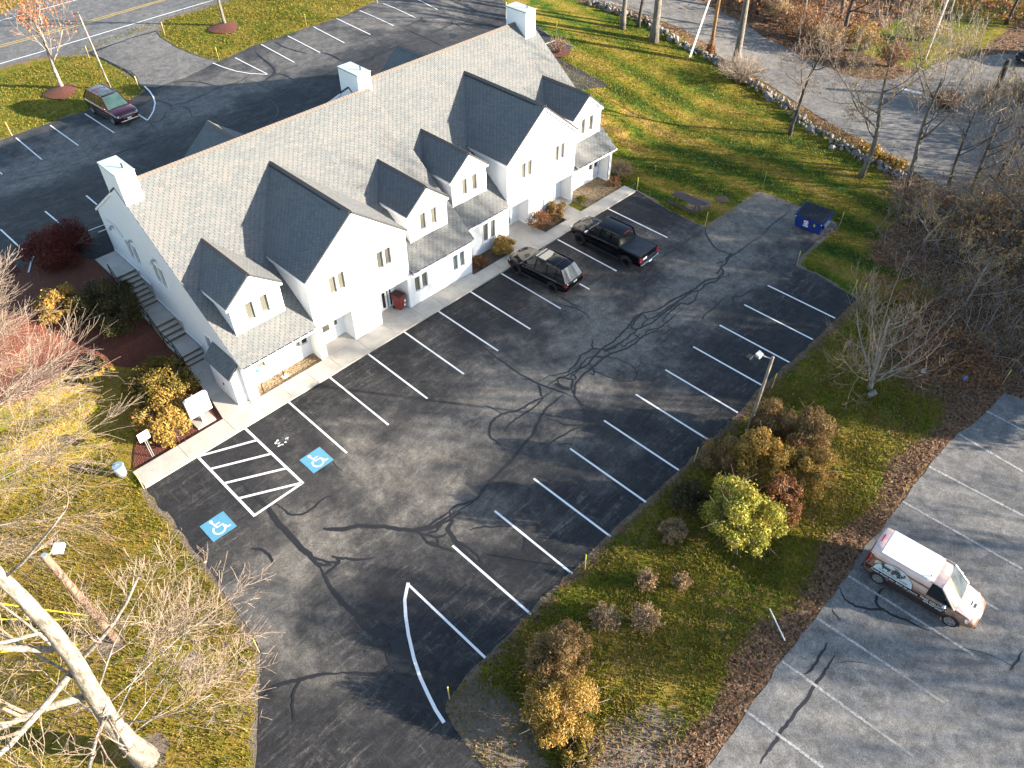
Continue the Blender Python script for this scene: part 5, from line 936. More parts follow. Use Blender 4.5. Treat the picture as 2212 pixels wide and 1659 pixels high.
    MB().box(xr+.14, xr+.19, -.22, .22, zr-.03, zr+.03).build('brake_light', 'lamp_red', t)
    MB().box(xf-.06, xf+.03, -.62, .62, .36, .50).build('bumper', 'van_dark', t, bevel=.02)
    MB().quad((xr+.03, -.6, 1.15), (xr+.03, .6, 1.15), (xr+.09, .58, 1.6), (xr+.09, -.58, 1.6)).build('rear_window', 'glass_dark', t)
    MB().box(xr-.06, xr+.04, -hw*.85, hw*.85, .38, .58).build('rear_bumper', 'van_dark', t, bevel=.02)
    for k in (-.12, .05): MB().box(1.95+k, 2.05+k, -.12, .12, .985-.2*k, .992-.2*k).build('bonnet_mark', 'ink', t)
    tag(t, 'small delivery van with white roof and brown wood-grain advertising wrap on the lower right lot', 'van'); return t
v = van(); v.location = (12.72, -29.42, .016); v.rotation_euler.z = R(-86.9)

# ------------------------------------------------------------ street furniture and small things
def stake(i, x, y, label, h=1.15, mat='stake_wood', tip='stake_yellow', lean=0):
    t = empty('marker_stake', (x, y, hz(x, y)), rng.uniform(0, 3), label, 'stake', 'thin marker stakes along the lot edges')
    dx = rng.uniform(-.05, .05)+lean; MB().hexa([(-.022, -.012, -.1), (.022, -.012, -.1), (.022, .012, -.1), (-.022, .012, -.1)], [(dx-.022, -.012, h*.7), (dx+.022, -.012, h*.7), (dx+.022, .012, h*.7), (dx-.022, .012, h*.7)]).build('stake_shaft', mat, t)
    MB().hexa([(dx-.024, -.014, h*.7), (dx+.024, -.014, h*.7), (dx+.024, .014, h*.7), (dx-.024, .014, h*.7)], [(dx*1.3-.024, -.014, h), (dx*1.3+.024, -.014, h), (dx*1.3+.024, .014, h), (dx*1.3-.024, .014, h)]).build('painted_tip', tip, t)
SLAB = ['marker stake on the left grass island, lowest, at the asphalt edge', 'marker stake at the tip of the left grass island beside the curved white line', 'marker stake at the left tip of the grass island with the second mulch mound', 'marker stake at the lower point of the upper grass island', 'marker stake on the upper grass island edge nearest its first stall lines', 'marker stake on the upper grass island at the top edge of the picture', 'tall marker stake left of the rearmost chimney', 'marker stake by the grass patch at the top, left of the rear chimney', 'marker stake in the grass just behind the rear chimney', 'yellow marker stake in the lawn at the top corner of the dumpster pad', 'marker stake at the inner corner of the lot below the picnic table', 'marker stake at the inner corner between dumpster pad and right stalls', 'marker stake in the grass right of the blue dumpster', 'marker stake at the far end of the sidewalk', 'marker stake by the bare shrub at the right rear of the building', 'leaning marker stake at the right corner of the stalls', 'marker stake on the grass edge right of the lamp post', 'marker stake at the stall edge left of the golden bushes', 'yellow marker stake on the grass edge beside the middle right stalls', 'yellow marker stake where the driveway meets the bare soil', 'yellow marker stake at the left edge of the driveway', 'yellow marker stake at the left end of the sidewalk', 'wooden stake in the leaf litter at the top of the lower right lot', 'wooden stake on the leaf strip above the van', 'marker stake by the main road beyond the orange-leaved tree', 'second marker stake at the right corner of the stalls']
for i, (x, y) in enumerate(DATA['stakes']): stake(i, x, y, SLAB[i], 1.6 if i in (6, 14, 9) else 1.15)
wb_ = empty('fallen_stake', (6.9, -25.9, .02), R(-125), 'white stake lying on brown leaves beside the lower right lot', 'stake'); MB().tube([(-.75, 0, .03), (.75, 0, .07)], .03, 5).build('stake_shaft', 'stake_white', wb_)
def lamp_post(x, y, top, r0, r1, mat, label, head):
    z = hz(x, y); t = empty('lamp_post', (x, y, z), 0, label, 'lamp post'); tx, ty, tz = top[0]-x, top[1]-y, top[2]
    MB().tube([(0, 0, -.2), (tx*.5, ty*.5, tz*.5), (tx, ty, tz)], [r0, (r0+r1)/2, r1], 12).build('pole', mat, t, True)
    g = empty('light_head', (tx, ty, tz-.12)); g.parent = t; head(g); return t
def head_flood(g):
    MB().tube([(0, 0, 0), (-.15, .25, .05), (-.25, .45, .12)], .03, 6).build('arm', 'fixture', g)
    MB().hexa([(-.52, .40, .02), (-.12, .40, .02), (-.12, .68, .10), (-.52, .68, .10)], [(-.50, .42, .16), (-.14, .42, .16), (-.14, .66, .24), (-.50, .66, .24)]).build('lamp_housing', 'fixture', g, bevel=.02)
    MB().box(-.95, -.6, .66, .92, .05, .18).build('lamp_housing', 'iron_black', g, bevel=.02)
lamp_post(14.95, -19.2, (15.0, -19.3, 5.85), .095, .075, 'pole_grey', 'tall wooden lamp post rising from the golden bushes at the right stalls', head_flood)
def head_white(g):
    MB().tube([(0, 0, 0), (.28, -.02, .12)], .035, 6).build('arm', 'fixture', g)
    MB().hexa([(.22, -.05, -.02), (.52, -.30, -.02), (.78, .05, -.02), (.48, .30, -.02)], [(.24, -.03, .18), (.52, -.26, .18), (.74, .05, .18), (.48, .26, .18)]).build('lamp_housing', 'fixture_white', g, bevel=.03)
    MB().cyl((0, 0, 0), .13, .11, .16, 10).build('pole_cap', 'fixture', g)
lamp_post(-12.95, -6.6, (-13.22, -6.15, 6.1), .17, .14, 'pole_wood', 'thick reddish wooden lamp post on the left lawn with a white lamp head', head_white)
def head_flat(g): MB().box(-.35, .12, -.12, .12, -.02, .08).build('lamp_housing', 'iron_black', g, bevel=.02)
lamp_post(9.88, 40.2, (9.50, 40.15, 6.25), .085, .06, 'bark_pale', 'slim pale lamp post behind the maroon suv', head_flat)
def pole(x, y, top, r, mat, label, cat='utility pole', name='utility_pole'):
    z = hz(x, y); t = empty(name, (x, y, z), 0, label, cat); MB().tube([(0, 0, -.3), (top[0]-x, top[1]-y, top[2])], [r, r*.75], 10).build('pole', mat, t, True); return t
u1 = pole(54.35, 9.8, (54.3, 9.9, 11), .17, 'pole_orange', 'brown utility pole beside the side road wrapped in orange ivy at its foot')
mb = MB()
for i in range(500):
    a = rng.uniform(0, 6.28); h = abs(rng.normal(0, .55)); rad = .2+.28*math.exp(-h*1.5); p = Vector((rad*math.cos(a), rad*math.sin(a), h)); s = .07
    mb.quad(*[p+Vector(rng.normal(0, s, 3)) for _ in range(3)])
tag(mb.build('ivy', 'leaf_rust', u1), kind='stuff')
u2 = pole(69.15, -4.85, (69.3, -5.0, 13), .10, 'white_pole', 'thin white pole standing at the driveway corner, top right', 'pole', 'flag_pole')
u3 = pole(64.5, -12.84, (64.4, -12.9, 3.6), .3, 'pole_black', 'thick black trunk-like post among the pale shrubs by the driveway', 'post', 'post')
g_ = empty('guy_wire', (0, 0, 0), 0, 'pair of white guy wires slanting from the stone wall up to the brown utility pole', 'guy wire')
MB().tube([(52.08, 10.63, .7), (54.2, 9.9, 9.5)], .045, 6).build('wire_guard', 'white_pole', g_); MB().tube([(52.2, 10.55, .75), (54.1, 10.2, 7.5)], .04, 6).build('wire_guard', 'white_pole', g_)
def cable(pts, sag, r, label, mat='cable', n=14, name='overhead_cable', cat='cable'):
    A, Z = Vector(pts[0]), Vector(pts[1]); P = [A+(Z-A)*i/n-Vector((0, 0, sag*4*(i/n)*(1-i/n))) for i in range(n+1)]
    return tag(MB().tube(P, r, 4).build(name, mat), label, cat)
cable(((54.3, 9.9, 10.3), (95, -22, 10)), 1.2, .035, 'pale overhead cable crossing the woods from the brown pole, upper one', 'stake_wood')
cable(((54.3, 9.9, 9.9), (95, -21, 9.0)), 1.3, .03, 'overhead cable just below the upper one crossing the top right woods', 'stake_wood')
cable(((54.3, 9.9, 9.2), (61, -32, 9)), 1.2, .022, 'dark cable running right from the brown pole over the side road')
cable(((54.3, 9.9, 9.4), (26, 38, 8)), .8, .02, 'thin cable running left from the brown pole toward the rear lot')
for i, (a, b) in enumerate((((-15.7, -5.0, 4.6), (-13.2, -7.6, 3.6)), ((-15.9, -5.6, 4.3), (-13.3, -7.7, 3.55)), ((-16.4, -6.9, 4.2), (-14.0, -8.3, 3.4)))):
    tag(MB().tube([a, b], .03, 6).build('cable_guard', 'guard_yellow'), ['upper yellow cable sleeve by the pale tree trunk at left', 'middle yellow cable sleeve by the pale tree trunk at left', 'lowest yellow cable sleeve crossing the pale trunk at the left edge'][i], 'cable sleeve')
for i, (a, b) in enumerate((((-13.2, -7.6, 3.6), (-12.98, -6.5, 2.6)),)): tag(MB().tube([a, b], .012, 4).build('guy_wire', 'cable'), 'thin wire from the yellow sleeves to the reddish wooden lamp post', 'guy wire')
# dumpster
def dumpster():
    t = empty('dumpster', (0, 0, 0), 0, 'blue front-load dumpster with black ribbed lids on the asphalt pad', 'dumpster')
    # x: front (-) to back (+), y: width
    b = MB(); b.hexa([(-.55, -.92, .12), (.62, -.92, .12), (.62, .92, .12), (-.55, .92, .12)], [(-.72, -.98, 1.02), (.78, -.98, 1.35), (.78, .98, 1.35), (-.72, .98, 1.02)]); b.build('bin_body', 'dumpster_blue', t)
    b = MB(); b.hexa([(-.77, -1.02, .98), (-.71, -1.02, .98), (-.71, 1.02, .98), (-.77, 1.02, .98)], [(-.77, -1.02, 1.06), (-.71, -1.02, 1.06), (-.71, 1.02, 1.06), (-.77, 1.02, 1.06)])
    for s in (-1, 1): b.hexa([(-.75, s*1.02-.03, .98), (.8, s*1.02-.03, 1.31), (.8, s*1.02+.03, 1.31), (-.75, s*1.02+.03, .98)], [(-.75, s*1.02-.03, 1.06), (.8, s*1.02-.03, 1.39), (.8, s*1.02+.03, 1.39), (-.75, s*1.02+.03, 1.06)])
    b.build('rim', 'dumpster_blue', t)
    for s, (a0, a1) in enumerate(((-.97, -.01), (.01, .97))):
        g = empty('lid', (0, 0, 0)); g.parent = t
        MB().hexa([(-.70, a0, 1.065), (.78, a0, 1.39), (.78, a1, 1.39), (-.70, a1, 1.065)], [(-.70, a0, 1.09), (.78, a0, 1.415), (.78, a1, 1.415), (-.70, a1, 1.09)]).build('lid_panel', 'lid_black', g)
        for i in range(6):
            y = a0+.10+i*(a1-a0-.2)/5; MB().hexa([(-.60, y-.035, 1.112), (.70, y-.035, 1.397), (.70, y+.035, 1.397), (-.60, y+.035, 1.112)], [(-.58, y-.02, 1.16), (.68, y-.02, 1.44), (.68, y+.02, 1.44), (-.58, y+.02, 1.16)]).build('lid_rib', 'lid_black', g)
    for s in (-1, 1):
        MB().box(-.42, .42, *sorted((s*.93, s*1.10)), .66, .82).build('fork_pocket', 'dumpster_blue' if s > 0 else 'galv', t)
        if s < 0: MB().box(-.52, -.425, *sorted((s*.95, s*1.08)), .62, .80).build('pocket_mouth', 'vent_black', t)
        MB().cyl((-.77, s*.93, 1.0), .035, .035, -.03, 8, 'x').build('hinge_knob', 'white_ink', t)
    def fx(z): return -.55-.17*(z-.12)/.9-.012
    lg = empty('logo', (0, 0, 0)); lg.parent = t
    for k in range(6):
        a = k*math.pi/3+.3; cy, cz = .15+.115*math.cos(a), .76+.105*math.sin(a)
        MB().quad(*[(fx(cz+.065*math.sin(q))-.001*k, cy+.07*math.cos(q), cz+.065*math.sin(q)) for q in np.linspace(0, 2*math.pi, 11)[:-1]]).build('logo_petal', 'logo_pink' if k % 2 else 'white_ink', lg)
    MB().quad(*[(fx(.76+.06*math.sin(q))-.008, .15+.06*math.cos(q), .76+.06*math.sin(q)) for q in np.linspace(0, 2*math.pi, 11)[:-1]]).build('logo_centre', 'logo_pink', lg)
    for z, w in ((.565, .17), (.50, .14), (.42, .20), (.375, .17)): MB().quad((fx(z), .15-w, z), (fx(z), .15+w, z), (fx(z+.04), .15+w, z+.04), (fx(z+.04), .15-w, z+.04)).build('printed_line', 'white_ink', t)
    MB().quad((fx(.62), -.50, .62), (fx(.62), -.40, .62), (fx(.84), -.40, .84), (fx(.84), -.50, .84)).build('sticker', 'sticker_yellow', t)
    return t
d = dumpster(); d.location = (35.05, -11.68, .02); d.rotation_euler.z = R(4)
# picnic table (expanded metal on tube legs), long axis along y
def picnic():
    t = empty('picnic_table', (31.22, -3.98, .03), R(0), 'dark brown metal picnic table with two attached benches on the lawn', 'picnic table')
    def slats(x0, x1, z, n, nm):
        g = empty(nm, (0, 0, 0)); g.parent = t; w = (x1-x0)/n
        for i in range(n): MB().box(x0+i*w+.006, x0+(i+1)*w-.006, -1.18, 1.18, z-.03, z).build('plank', 'table_brown', g)
    slats(-.38, .38, .74, 6, 'table_top'); slats(-.92, -.62, .44, 3, 'bench'); slats(.62, .92, .44, 3, 'bench')
    for y in (-.85, .85):
        for s in (-1, 1):
            MB().tube([(s*.26, y, .71), (s*.30, y, .3), (s*.36, y, .0)], .03, 6).build('leg', 'iron_black', t)
            MB().tube([(s*.33, y, .22), (s*.76, y, .22), (s*.76, y, .41)], .025, 6).build('bench_arm', 'iron_black', t)
    return t
picnic()
# wheelie bin
wbn = empty('wheelie_bin', (9.36, 1.78, .13), R(12), 'red wheeled trash bin with dark open-hinged lid standing in the entry recess', 'wheelie bin')
MB().hexa([(-.24, -.26, .06), (.24, -.26, .06), (.24, .24, .06), (-.24, .24, .06)], [(-.30, -.34, .98), (.30, -.34, .98), (.30, .34, .98), (-.30, .34, .98)]).build('bin_body', 'bin_red', wbn, bevel=.03)
MB().hexa([(-.33, -.38, .985), (.33, -.38, .985), (.33, .38, .985), (-.33, .38, .985)], [(-.28, -.30, 1.07), (.28, -.30, 1.07), (.28, .34, 1.09), (-.28, .34, 1.09)]).build('lid', 'bin_maroon', wbn, bevel=.02)
MB().box(-.28, .28, .38, .46, .95, 1.05).build('handle', 'bin_maroon', wbn)
for s in (-1, 1): MB().cyl((s*.22, .26, .1), .1, .1, s*.06, 12, 'x').build('wheel', 'tyre', wbn)
MB().quad((.06, -.337, .55), (.20, -.343, .55), (.20, -.352, .72), (.06, -.352, .72)).build('sticker', 'white_ink', wbn); MB().quad((.06, -.305, .22), (.18, -.305, .22), (.18, -.315, .40), (.06, -.315, .40)).build('sticker', 'white_ink', wbn)
# galvanised can at the left end of the sidewalk
can = empty('trash_can', (-8.66, 1.62, .0), 0, 'small galvanised metal trash can with bluish lid on the lawn by the sidewalk end', 'trash can')
o = MB().cyl((0, 0, 0), .24, .28, .68, 24).build('can_body', 'galv', can, True)
MB().tube([(.285*math.cos(a), .285*math.sin(a), .68) for a in np.linspace(0, 2*math.pi, 25)], .015, 5, cap=False).build('rim', 'galv', can)
MB().cyl((0, 0, .69), .295, .25, .05, 24).build('lid', 'galv_blue', can); MB().tube([(-.08, 0, .74), (-.06, 0, .79), (.06, 0, .79), (.08, 0, .74)], .012, 5).build('lid_handle', 'galv', can)
for z in (.2, .42): MB().tube([((.245+.05*z)*math.cos(a), (.245+.05*z)*math.sin(a), z) for a in np.linspace(0, 2*math.pi, 25)], .008, 4, cap=False).build('rib', 'galv', can)
# signs
sg = empty('notice_sign', (-7.01, 1.61, 0), R(3), 'small square white sign on twin grey posts at the corner of the mulch bed', 'sign')
for x in (-.045, .045): MB().tube([(x, 0, 0), (x, 0, 1.6)], .018, 6).build('post', 'fixture', sg)
MB().box(-.28, .28, -.04, -.02, 1.30, 1.86).build('panel', 'trim', sg, bevel=.004)
for x0, x1, z in ((-.14, -.10, 1.52), (-.05, .06, 1.5), (.1, .14, 1.52)): MB().box(x0, x1, -.043, -.041, z, z+.14).build('printed_mark', 'logo_grey', sg)
sb = empty('lit_sign_board', (-3.93, 1.97, .03), R(0), 'large blank white sign board on a white post with concrete pad in the mulch', 'sign')
MB().box(-.55, .5, -.38, .45, -.02, .07).build('pad', 'concrete_plain', sb, bevel=.02); MB().box(-.09, .09, -.09, .09, .07, .75).build('post', 'trim', sb)
mb = MB(); mb.hexa([(-.62, -.10, .62), (.62, -.10, .62), (.62, .10, .62), (-.62, .10, .62)], [(-.62, -.10, 1.75), (.62, -.10, 1.75), (.62, .10, 1.75), (-.62, .10, 1.75)]); mb.build('panel', 'trim', sb, bevel=.01)
MB().hexa([(-.64, -.12, 1.76), (.64, -.12, 1.76), (.64, .12, 1.76), (-.64, .12, 1.76)], [(-.5, -.06, 1.90), (.5, -.06, 1.90), (.5, .06, 1.90), (-.5, .06, 1.90)]).build('panel_cap', 'trim', sb)
hc = empty('accessible_parking_sign', (-.54, 1.55, 0), 0, 'thin dark signpost with a teal disc on a white plate at the gravel bed corner', 'sign')
MB().tube([(0, 0, 0), (0, 0, 1.75)], .022, 6).build('post', 'iron_black', hc); MB().box(-.15, .15, -.04, -.025, 1.42, 1.86).build('plate', 'trim', hc)
MB().quad(*[(.13*math.cos(a), -.045, 1.68+.13*math.sin(a)) for a in np.linspace(0, 2*math.pi, 19)[:-1]]).build('disc', 'teal_sign', hc)
bo = empty('path_light', (.96, 1.8, 0), 0, 'short black path light on a small concrete base in the gravel bed', 'path light')
MB().box(-.16, .22, -.16, .14, 0, .09).build('base', 'concrete_plain', bo); MB().tube([(0, 0, .09), (0, 0, .75)], .03, 8).build('post', 'iron_black', bo); MB().tube([(-.1, 0, .78), (.1, 0, .74)], .03, 6).build('lamp_head', 'iron_black', bo)
def rockmesh(seed, n1=7, n2=5):
    r_ = np.random.default_rng(seed); mb = MB(); bm = bmesh.new(); bmesh.ops.create_icosphere(bm, subdivisions=1, radius=1)
    for v_ in bm.verts: v_.co *= 1+r_.uniform(-.25, .2); v_.co.z *= .75
    me = bpy.data.meshes.new('stone'); bm.to_mesh(me); bm.free(); me.materials.append(M['stone']); return me
RK = [rockmesh(i) for i in range(9)]
rk = tag(link(bpy.data.objects.new('boulder', RK[1])), 'pale flat stone at the foot of the bare shrub beside the right stalls', 'stone'); rk.location = (22.7, -22.35, .05); rk.scale = (.38, .24, .2)
rk = tag(link(bpy.data.objects.new('boulder', RK[2])), 'single pale stone on the lawn in front of the stone wall', 'stone'); rk.location = (46.6, -7.2, .1); rk.scale = (.42, .36, .34)
# scraps of litter
for x, y, m, l, c in ((27.49, -25.48, 'trash_blue', 'bright blue paper cup lying at the top corner of the lower right lot', 'cup'), (26.4, -23.6, 'snow_white', 'white plastic bag caught in the brush above the lower right lot', 'plastic bag'), (-8.4, -5.9, 'snow_white', 'tiny white scrap on the left lawn beside the driveway edge', 'scrap')):
    bm = bmesh.new(); bmesh.ops.create_icosphere(bm, subdivisions=2, radius=.05 if x < 0 else .14)
    for v_ in bm.verts: v_.co = Vector((v_.co.x*1.6, v_.co.y, v_.co.z*.5))*(1+rng.uniform(-.3, .3))
    me = bpy.data.meshes.new('litter_scrap'); bm.to_mesh(me); bm.free(); me.materials.append(M[m]); o = tag(link(bpy.data.objects.new('litter_scrap', me)), l, c); o.location = (x, y, .08)
# dry stone wall
sw = empty('stone_wall', (0, 0, 0), 0, 'long tumbled fieldstone wall between the right lawn and the side road', 'stone wall')
WP = [(53.1, 23.5), (53.6, 20.8), (54.4, 17.85), (54.0, 15), (53.4, 12.5), (53.6, 9.5), (53.1, 6.3), (52.6, 4.2), (51.6, 1.3), (50.5, -1.0), (49.2, -2.9), (48.4, -4.3), (47.8, -6.9), (46.9, -9.3), (46.5, -11.7), (46.1, -13.6), (45.6, -15.2)]
P = resample(WP, .34); cnt = 0
for i, p in enumerate(P):
    d_ = (P[min(i+1, len(P)-1)]-P[max(i-1, 0)]).normalized(); nn = Vector((-d_.y, d_.x, 0))
    for (off, z, s) in ((-.32, .12, 1), (.22, .12, 1), (-.05, .36, .9)):
        if cnt >= 298 or rng.uniform() < .08: continue
        cnt += 1; q = p+nn*(off+rng.uniform(-.25, .25))+d_*rng.uniform(-.15, .15); k = s*rng.uniform(.13, .27)*(1.7 if rng.uniform() < .1 else 1)
        o = link(bpy.data.objects.new('stone', RK[int(rng.integers(9))])); o.parent = sw; o.location = (q.x, q.y, hz(q.x, q.y)+z); o.rotation_euler = tuple(rng.uniform(0, 6, 3)); o.scale = (k*rng.uniform(.8, 1.5), k, k*rng.uniform(.7, 1.1))

# ------------------------------------------------------------ vegetation
def rvec(r_): v = Vector(r_.normal(0, 1, 3)); return v.normalized()
def grow(r_, p, d, L, rad, depth, out, tips, maxd, kids=(3, 5), up=.15, wob=.18, spread=.75, shrink=.62, seg=None, start=.25, krad=1.):
    n = seg or (6 if depth == 0 else 4 if depth < maxd else 3)
    pts = [p.copy()]; rads = [rad]; dd = d.copy()
    for i in range(n):
        dd = (dd+rvec(r_)*wob+Vector((0, 0, up*(1 if depth else .4)))).normalized()
        p = p+dd*(L/n); pts.append(p.copy()); rads.append(rad*(1-(i+1)/n*(.55 if depth < maxd else .8)))
    out.append((depth, pts, rads))
    if depth >= maxd: tips.append((pts[-1], dd)); tips.append((pts[-2], dd)); return
    k = int(r_.integers(kids[0], kids[1]+1))
    if depth == 0: k = max(k, 4)+2
    for j in range(k):
        f = start+(1-start)*(j+r_.uniform(.1, .9))/k if depth == 0 else .2+.8*(j+r_.uniform(0, .9))/k
        q = f*n; i = min(int(q), n-1); t_ = q-i; pp = pts[i].lerp(pts[i+1], t_); base = (pts[i+1]-pts[i]).normalized()
        side = rvec(r_); side = (side-base*side.dot(base)).normalized()
        nd = (base*(1-spread*.6)+side*spread*r_.uniform(.7, 1.25)).normalized()
        rr0 = rads[i]+(rads[i+1]-rads[i])*t_
        grow(r_, pp, nd, L*shrink*r_.uniform(.75, 1.15)*(1.15-.35*f), max(rr0*r_.uniform(.42, .62)*krad, .006), depth+1, out, tips, maxd, kids, up, wob*1.1, spread, shrink)
    if depth > 0: grow(r_, pts[-1], dd, L*shrink*.8, rads[-1], depth+1, out, tips, maxd, kids, up, wob, spread, shrink)
def bare_tree(name, label, x, y, h, r, seed, mat='bark_grey', twig='twig_brown', lean=(0, 0), maxd=3, kids=(3, 5), up=.16, spread=.75, shrink=.55, start=.3, leaves=None, group=None, wob=.14, minr=.009, cat='tree', first=None, nl=2, top=1., fkids=None, fspread=None, fup=.03, tw=.5, krad=1.):
    r_ = np.random.default_rng(seed); out = []; tips = []
    z = hz(x, y); t = empty(name, (x, y, z-.1), 0, label, cat, group)
    d0 = Vector((lean[0], lean[1], 1)).normalized()
    grow(r_, Vector((0, 0, 0)), d0, h*.72, r, 0, out, tips, maxd, kids, up, wob*tw, spread, shrink*top, 7, start, krad)
    if first:
        for (px_, dx_, L_, rd_) in first: grow(r_, Vector(px_), Vector(dx_).normalized(), L_, rd_, 1, out, tips, maxd, fkids or kids, fup if fkids else up, wob, fspread or spread, shrink)
    a = MB(); b = MB()
    for dep, pts, rads in out:
        rads = [max(q, minr) for q in rads]
        if dep == 0: rads[0] *= 1.35
        if dep <= 1: a.tube(pts, rads, 9 if dep == 0 else 6)
        else: b.tube(pts, rads, 4 if dep == 2 else 3, cap=False)
    a.build('trunk', mat, t, True); b.build('crown', twig, t)
    if leaves:
        lm, n, s = leaves; mb = MB()
        for i in range(n):
            p, dd = tips[int(r_.integers(len(tips)))]; p = p+Vector(r_.normal(0, .12, 3))
            u = rvec(r_)*s; w = rvec(r_)*s; mb.v += [tuple(p-u), tuple(p+w), tuple(p+u), tuple(p-w)]; k = len(mb.v); mb.f.append((k-4, k-3, k-2, k-1))
        tag(mb.build('leaves', lm, t), kind='stuff')
    return t
def leaf_mesh(r_, centers, radii, n, size, flat=.0):
    """n small leaf quads scattered through the uneven shells of the given clumps (numpy)"""
    C = np.array(centers); Rd = np.array(radii); w = Rd**2; idx = r_.choice(len(C), n, p=w/w.sum())
    d = r_.normal(0, 1, (n, 3)); d /= np.linalg.norm(d, axis=1)[:, None]
    lump = 1+.22*np.sin(d[:, 0]*5+idx)*np.sin(d[:, 1]*4.3+idx*2)+.15*np.sin(d[:, 2]*7+idx)
    rad = Rd[idx]*lump*(1-np.abs(r_.normal(0, .26, n))+.45*(r_.uniform(0, 1, n) < .10)*r_.uniform(0, 1, n))
    p = C[idx]+d*rad[:, None]*np.array([1, 1, .85]); p[:, 2] = np.where(p[:, 2] < .03, r_.uniform(.02, .25, n), p[:, 2])
    u = r_.normal(0, 1, (n, 3)); u -= .45*(u*d).sum(1)[:, None]*d; u /= np.linalg.norm(u, axis=1)[:, None]
    v = np.cross(u, d+r_.normal(0, .8, (n, 3))); v /= np.linalg.norm(v, axis=1)[:, None]+1e-9
    s = size*r_.uniform(.45, 1.7, n)[:, None]; u = u*s; v = v*s*.6
    return np.stack([p-u, p+v, p+u, p-v], 1).reshape(-1, 3)
def fast_mesh(name, V, k, mat, parent=None):
    n = len(V)//k; me = bpy.data.meshes.new(name); me.vertices.add(len(V)); me.vertices.foreach_set('co', V.astype(np.float32).ravel())
    me.loops.add(n*k); me.loops.foreach_set('vertex_index', np.arange(n*k, dtype=np.int32)); me.polygons.add(n)
    me.polygons.foreach_set('loop_start', np.arange(0, n*k, k, dtype=np.int32)); me.polygons.foreach_set('loop_total', np.full(n, k, dtype=np.int32)); me.update(); me.validate()
    me.materials.append(M[mat]); o = link(bpy.data.objects.new(name, me))
    if parent: o.parent = parent
    return o
def bush(label, x, y, rx, h, mat, seed, n=5000, size=.055, twig='twig_brown', name='bush', lumps=16, ry=None, stems=26, dense=.5, cat='bush', z=None):
    r_ = np.random.default_rng(seed); ry = ry or rx; z = hz(x, y) if z is None else z
    t = empty(name, (x, y, z), 0, label, cat); cs = []; rs = []
    for i in range(int(lumps*2.2)):
        a = r_.uniform(0, 6.283); q = math.sqrt(r_.uniform(0, 1))*.86; zz = h*(.12+(.70-.12)*r_.uniform()**.7*(1-.75*q*q)); lr = r_.uniform(.15, .34)*min(rx, h)*(1.15-.4*q)
        cs.append((rx*q*math.cos(a)*(1+.12*math.sin(3*a+seed)), ry*q*math.sin(a)*(1+.12*math.sin(2*a+seed)), zz)); rs.append(lr)
    cs.append((0, 0, h*.4)); rs.append(min(rx, h)*dense*.8)
    st = MB()
    for i in range(stems):
        c = cs[int(r_.integers(len(cs)))]; e = Vector(c)+rvec(r_)*rx*.33; e.z = max(e.z, .1); b0 = Vector(r_.normal(0, .10*rx, 3)); b0.z = 0; m_ = b0.lerp(e, .5)+Vector(r_.normal(0, .08, 3)); m_.z += .1*h
        st.tube([b0, m_, e], [.028, .018, .008], 4, cap=False)
        for _ in range(2): st.tube([m_, m_.lerp(e, .6)+rvec(r_)*.2*rx, e+rvec(r_)*.35*rx], [.012, .009, .005], 3, cap=False)
    st.build('stems', twig, t)
    if n: tag(fast_mesh('leaves', leaf_mesh(r_, cs, rs, int(n*1.7), size*.74), 4, mat, t), kind='stuff')
    return t
def twiggy(label, x, y, rx, h, seed, n=90, mat='twig_brown', name='shrub', arch=.5, leaves=None, cat='shrub'):
    r_ = np.random.default_rng(seed); z = hz(x, y); t = empty(name, (x, y, z), 0, label, cat); st = MB(); tips = []
    for i in range(n):
        a = r_.uniform(0, 6.283); q = math.sqrt(r_.uniform()); e = Vector((rx*q*math.cos(a), rx*q*math.sin(a), h*r_.uniform(.5, 1)*(1-.35*q)))
        b0 = Vector((e.x*.12, e.y*.12, 0)); m_ = Vector((e.x*.45, e.y*.45, e.z*(.55+.2*arch)))
        st.tube([b0, m_, e], [.022, .014, .006], 4, cap=False)
        for k in range(4): f = r_.uniform(.3, .95); s0 = m_.lerp(e, f); e2 = s0+(e-b0).normalized()*r_.uniform(.15, .4)*h*.5+rvec(r_)*.22*rx; st.tube([s0, s0.lerp(e2, .5)+rvec(r_)*.04, e2], [.011, .008, .005], 3, cap=False); tips.append(e2)
    st.build('stems', mat, t)
    if leaves:
        lm, nn, s = leaves; cs = [tuple(q) for q in tips]; tag(fast_mesh('leaves', leaf_mesh(r_, cs, [.14*rx+.03]*len(cs), nn, s), 4, lm, t), kind='stuff')
    return t
# shrubs round the building
bush('rounded dark red burning bush by the rear corner of the gable wall', -4.2, 16.1, 2.7, 2.6, 'leaf_red', 11, 24000, .045, 'twig_red', lumps=20, ry=1.6)
bush('tall dark brown-green shrub beside the top of the concrete steps', -4.1, 10.5, 1.75, 3.5, 'leaf_yew', 12, 26000, .05, lumps=30, ry=2.2)
bush('golden-green shrub left of the lowest steps', -4.5, 4.9, 1.95, 2.4, 'leaf_yelgreen', 13, 15000, .065, lumps=20)
bush('large golden shrub behind the blank white sign board', -5.4, 2.95, 1.7, 2.3, 'leaf_gold', 14, 13000, .065, lumps=20)
bush('yellow-green shrub left of the tall dark shrub', -5.9, 11.9, 1.3, 1.9, 'leaf_gold', 15, 7000, .06)
bush('low olive creeping juniper at the edge of the red mulch', -6.9, 8.1, 1.3, .7, 'leaf_yew', 16, 4000, .05, lumps=12)
bush('low rusty shrub against the wing wall nearest the walk', 16.0, 1.7, .6, .85, 'leaf_rust', 17, 2600, .045, 'twig_red')
bush('bright golden shrub beside the window left of the black suv', 18.15, 1.55, .9, 1.55, 'leaf_gold', 18, 4600, .05)
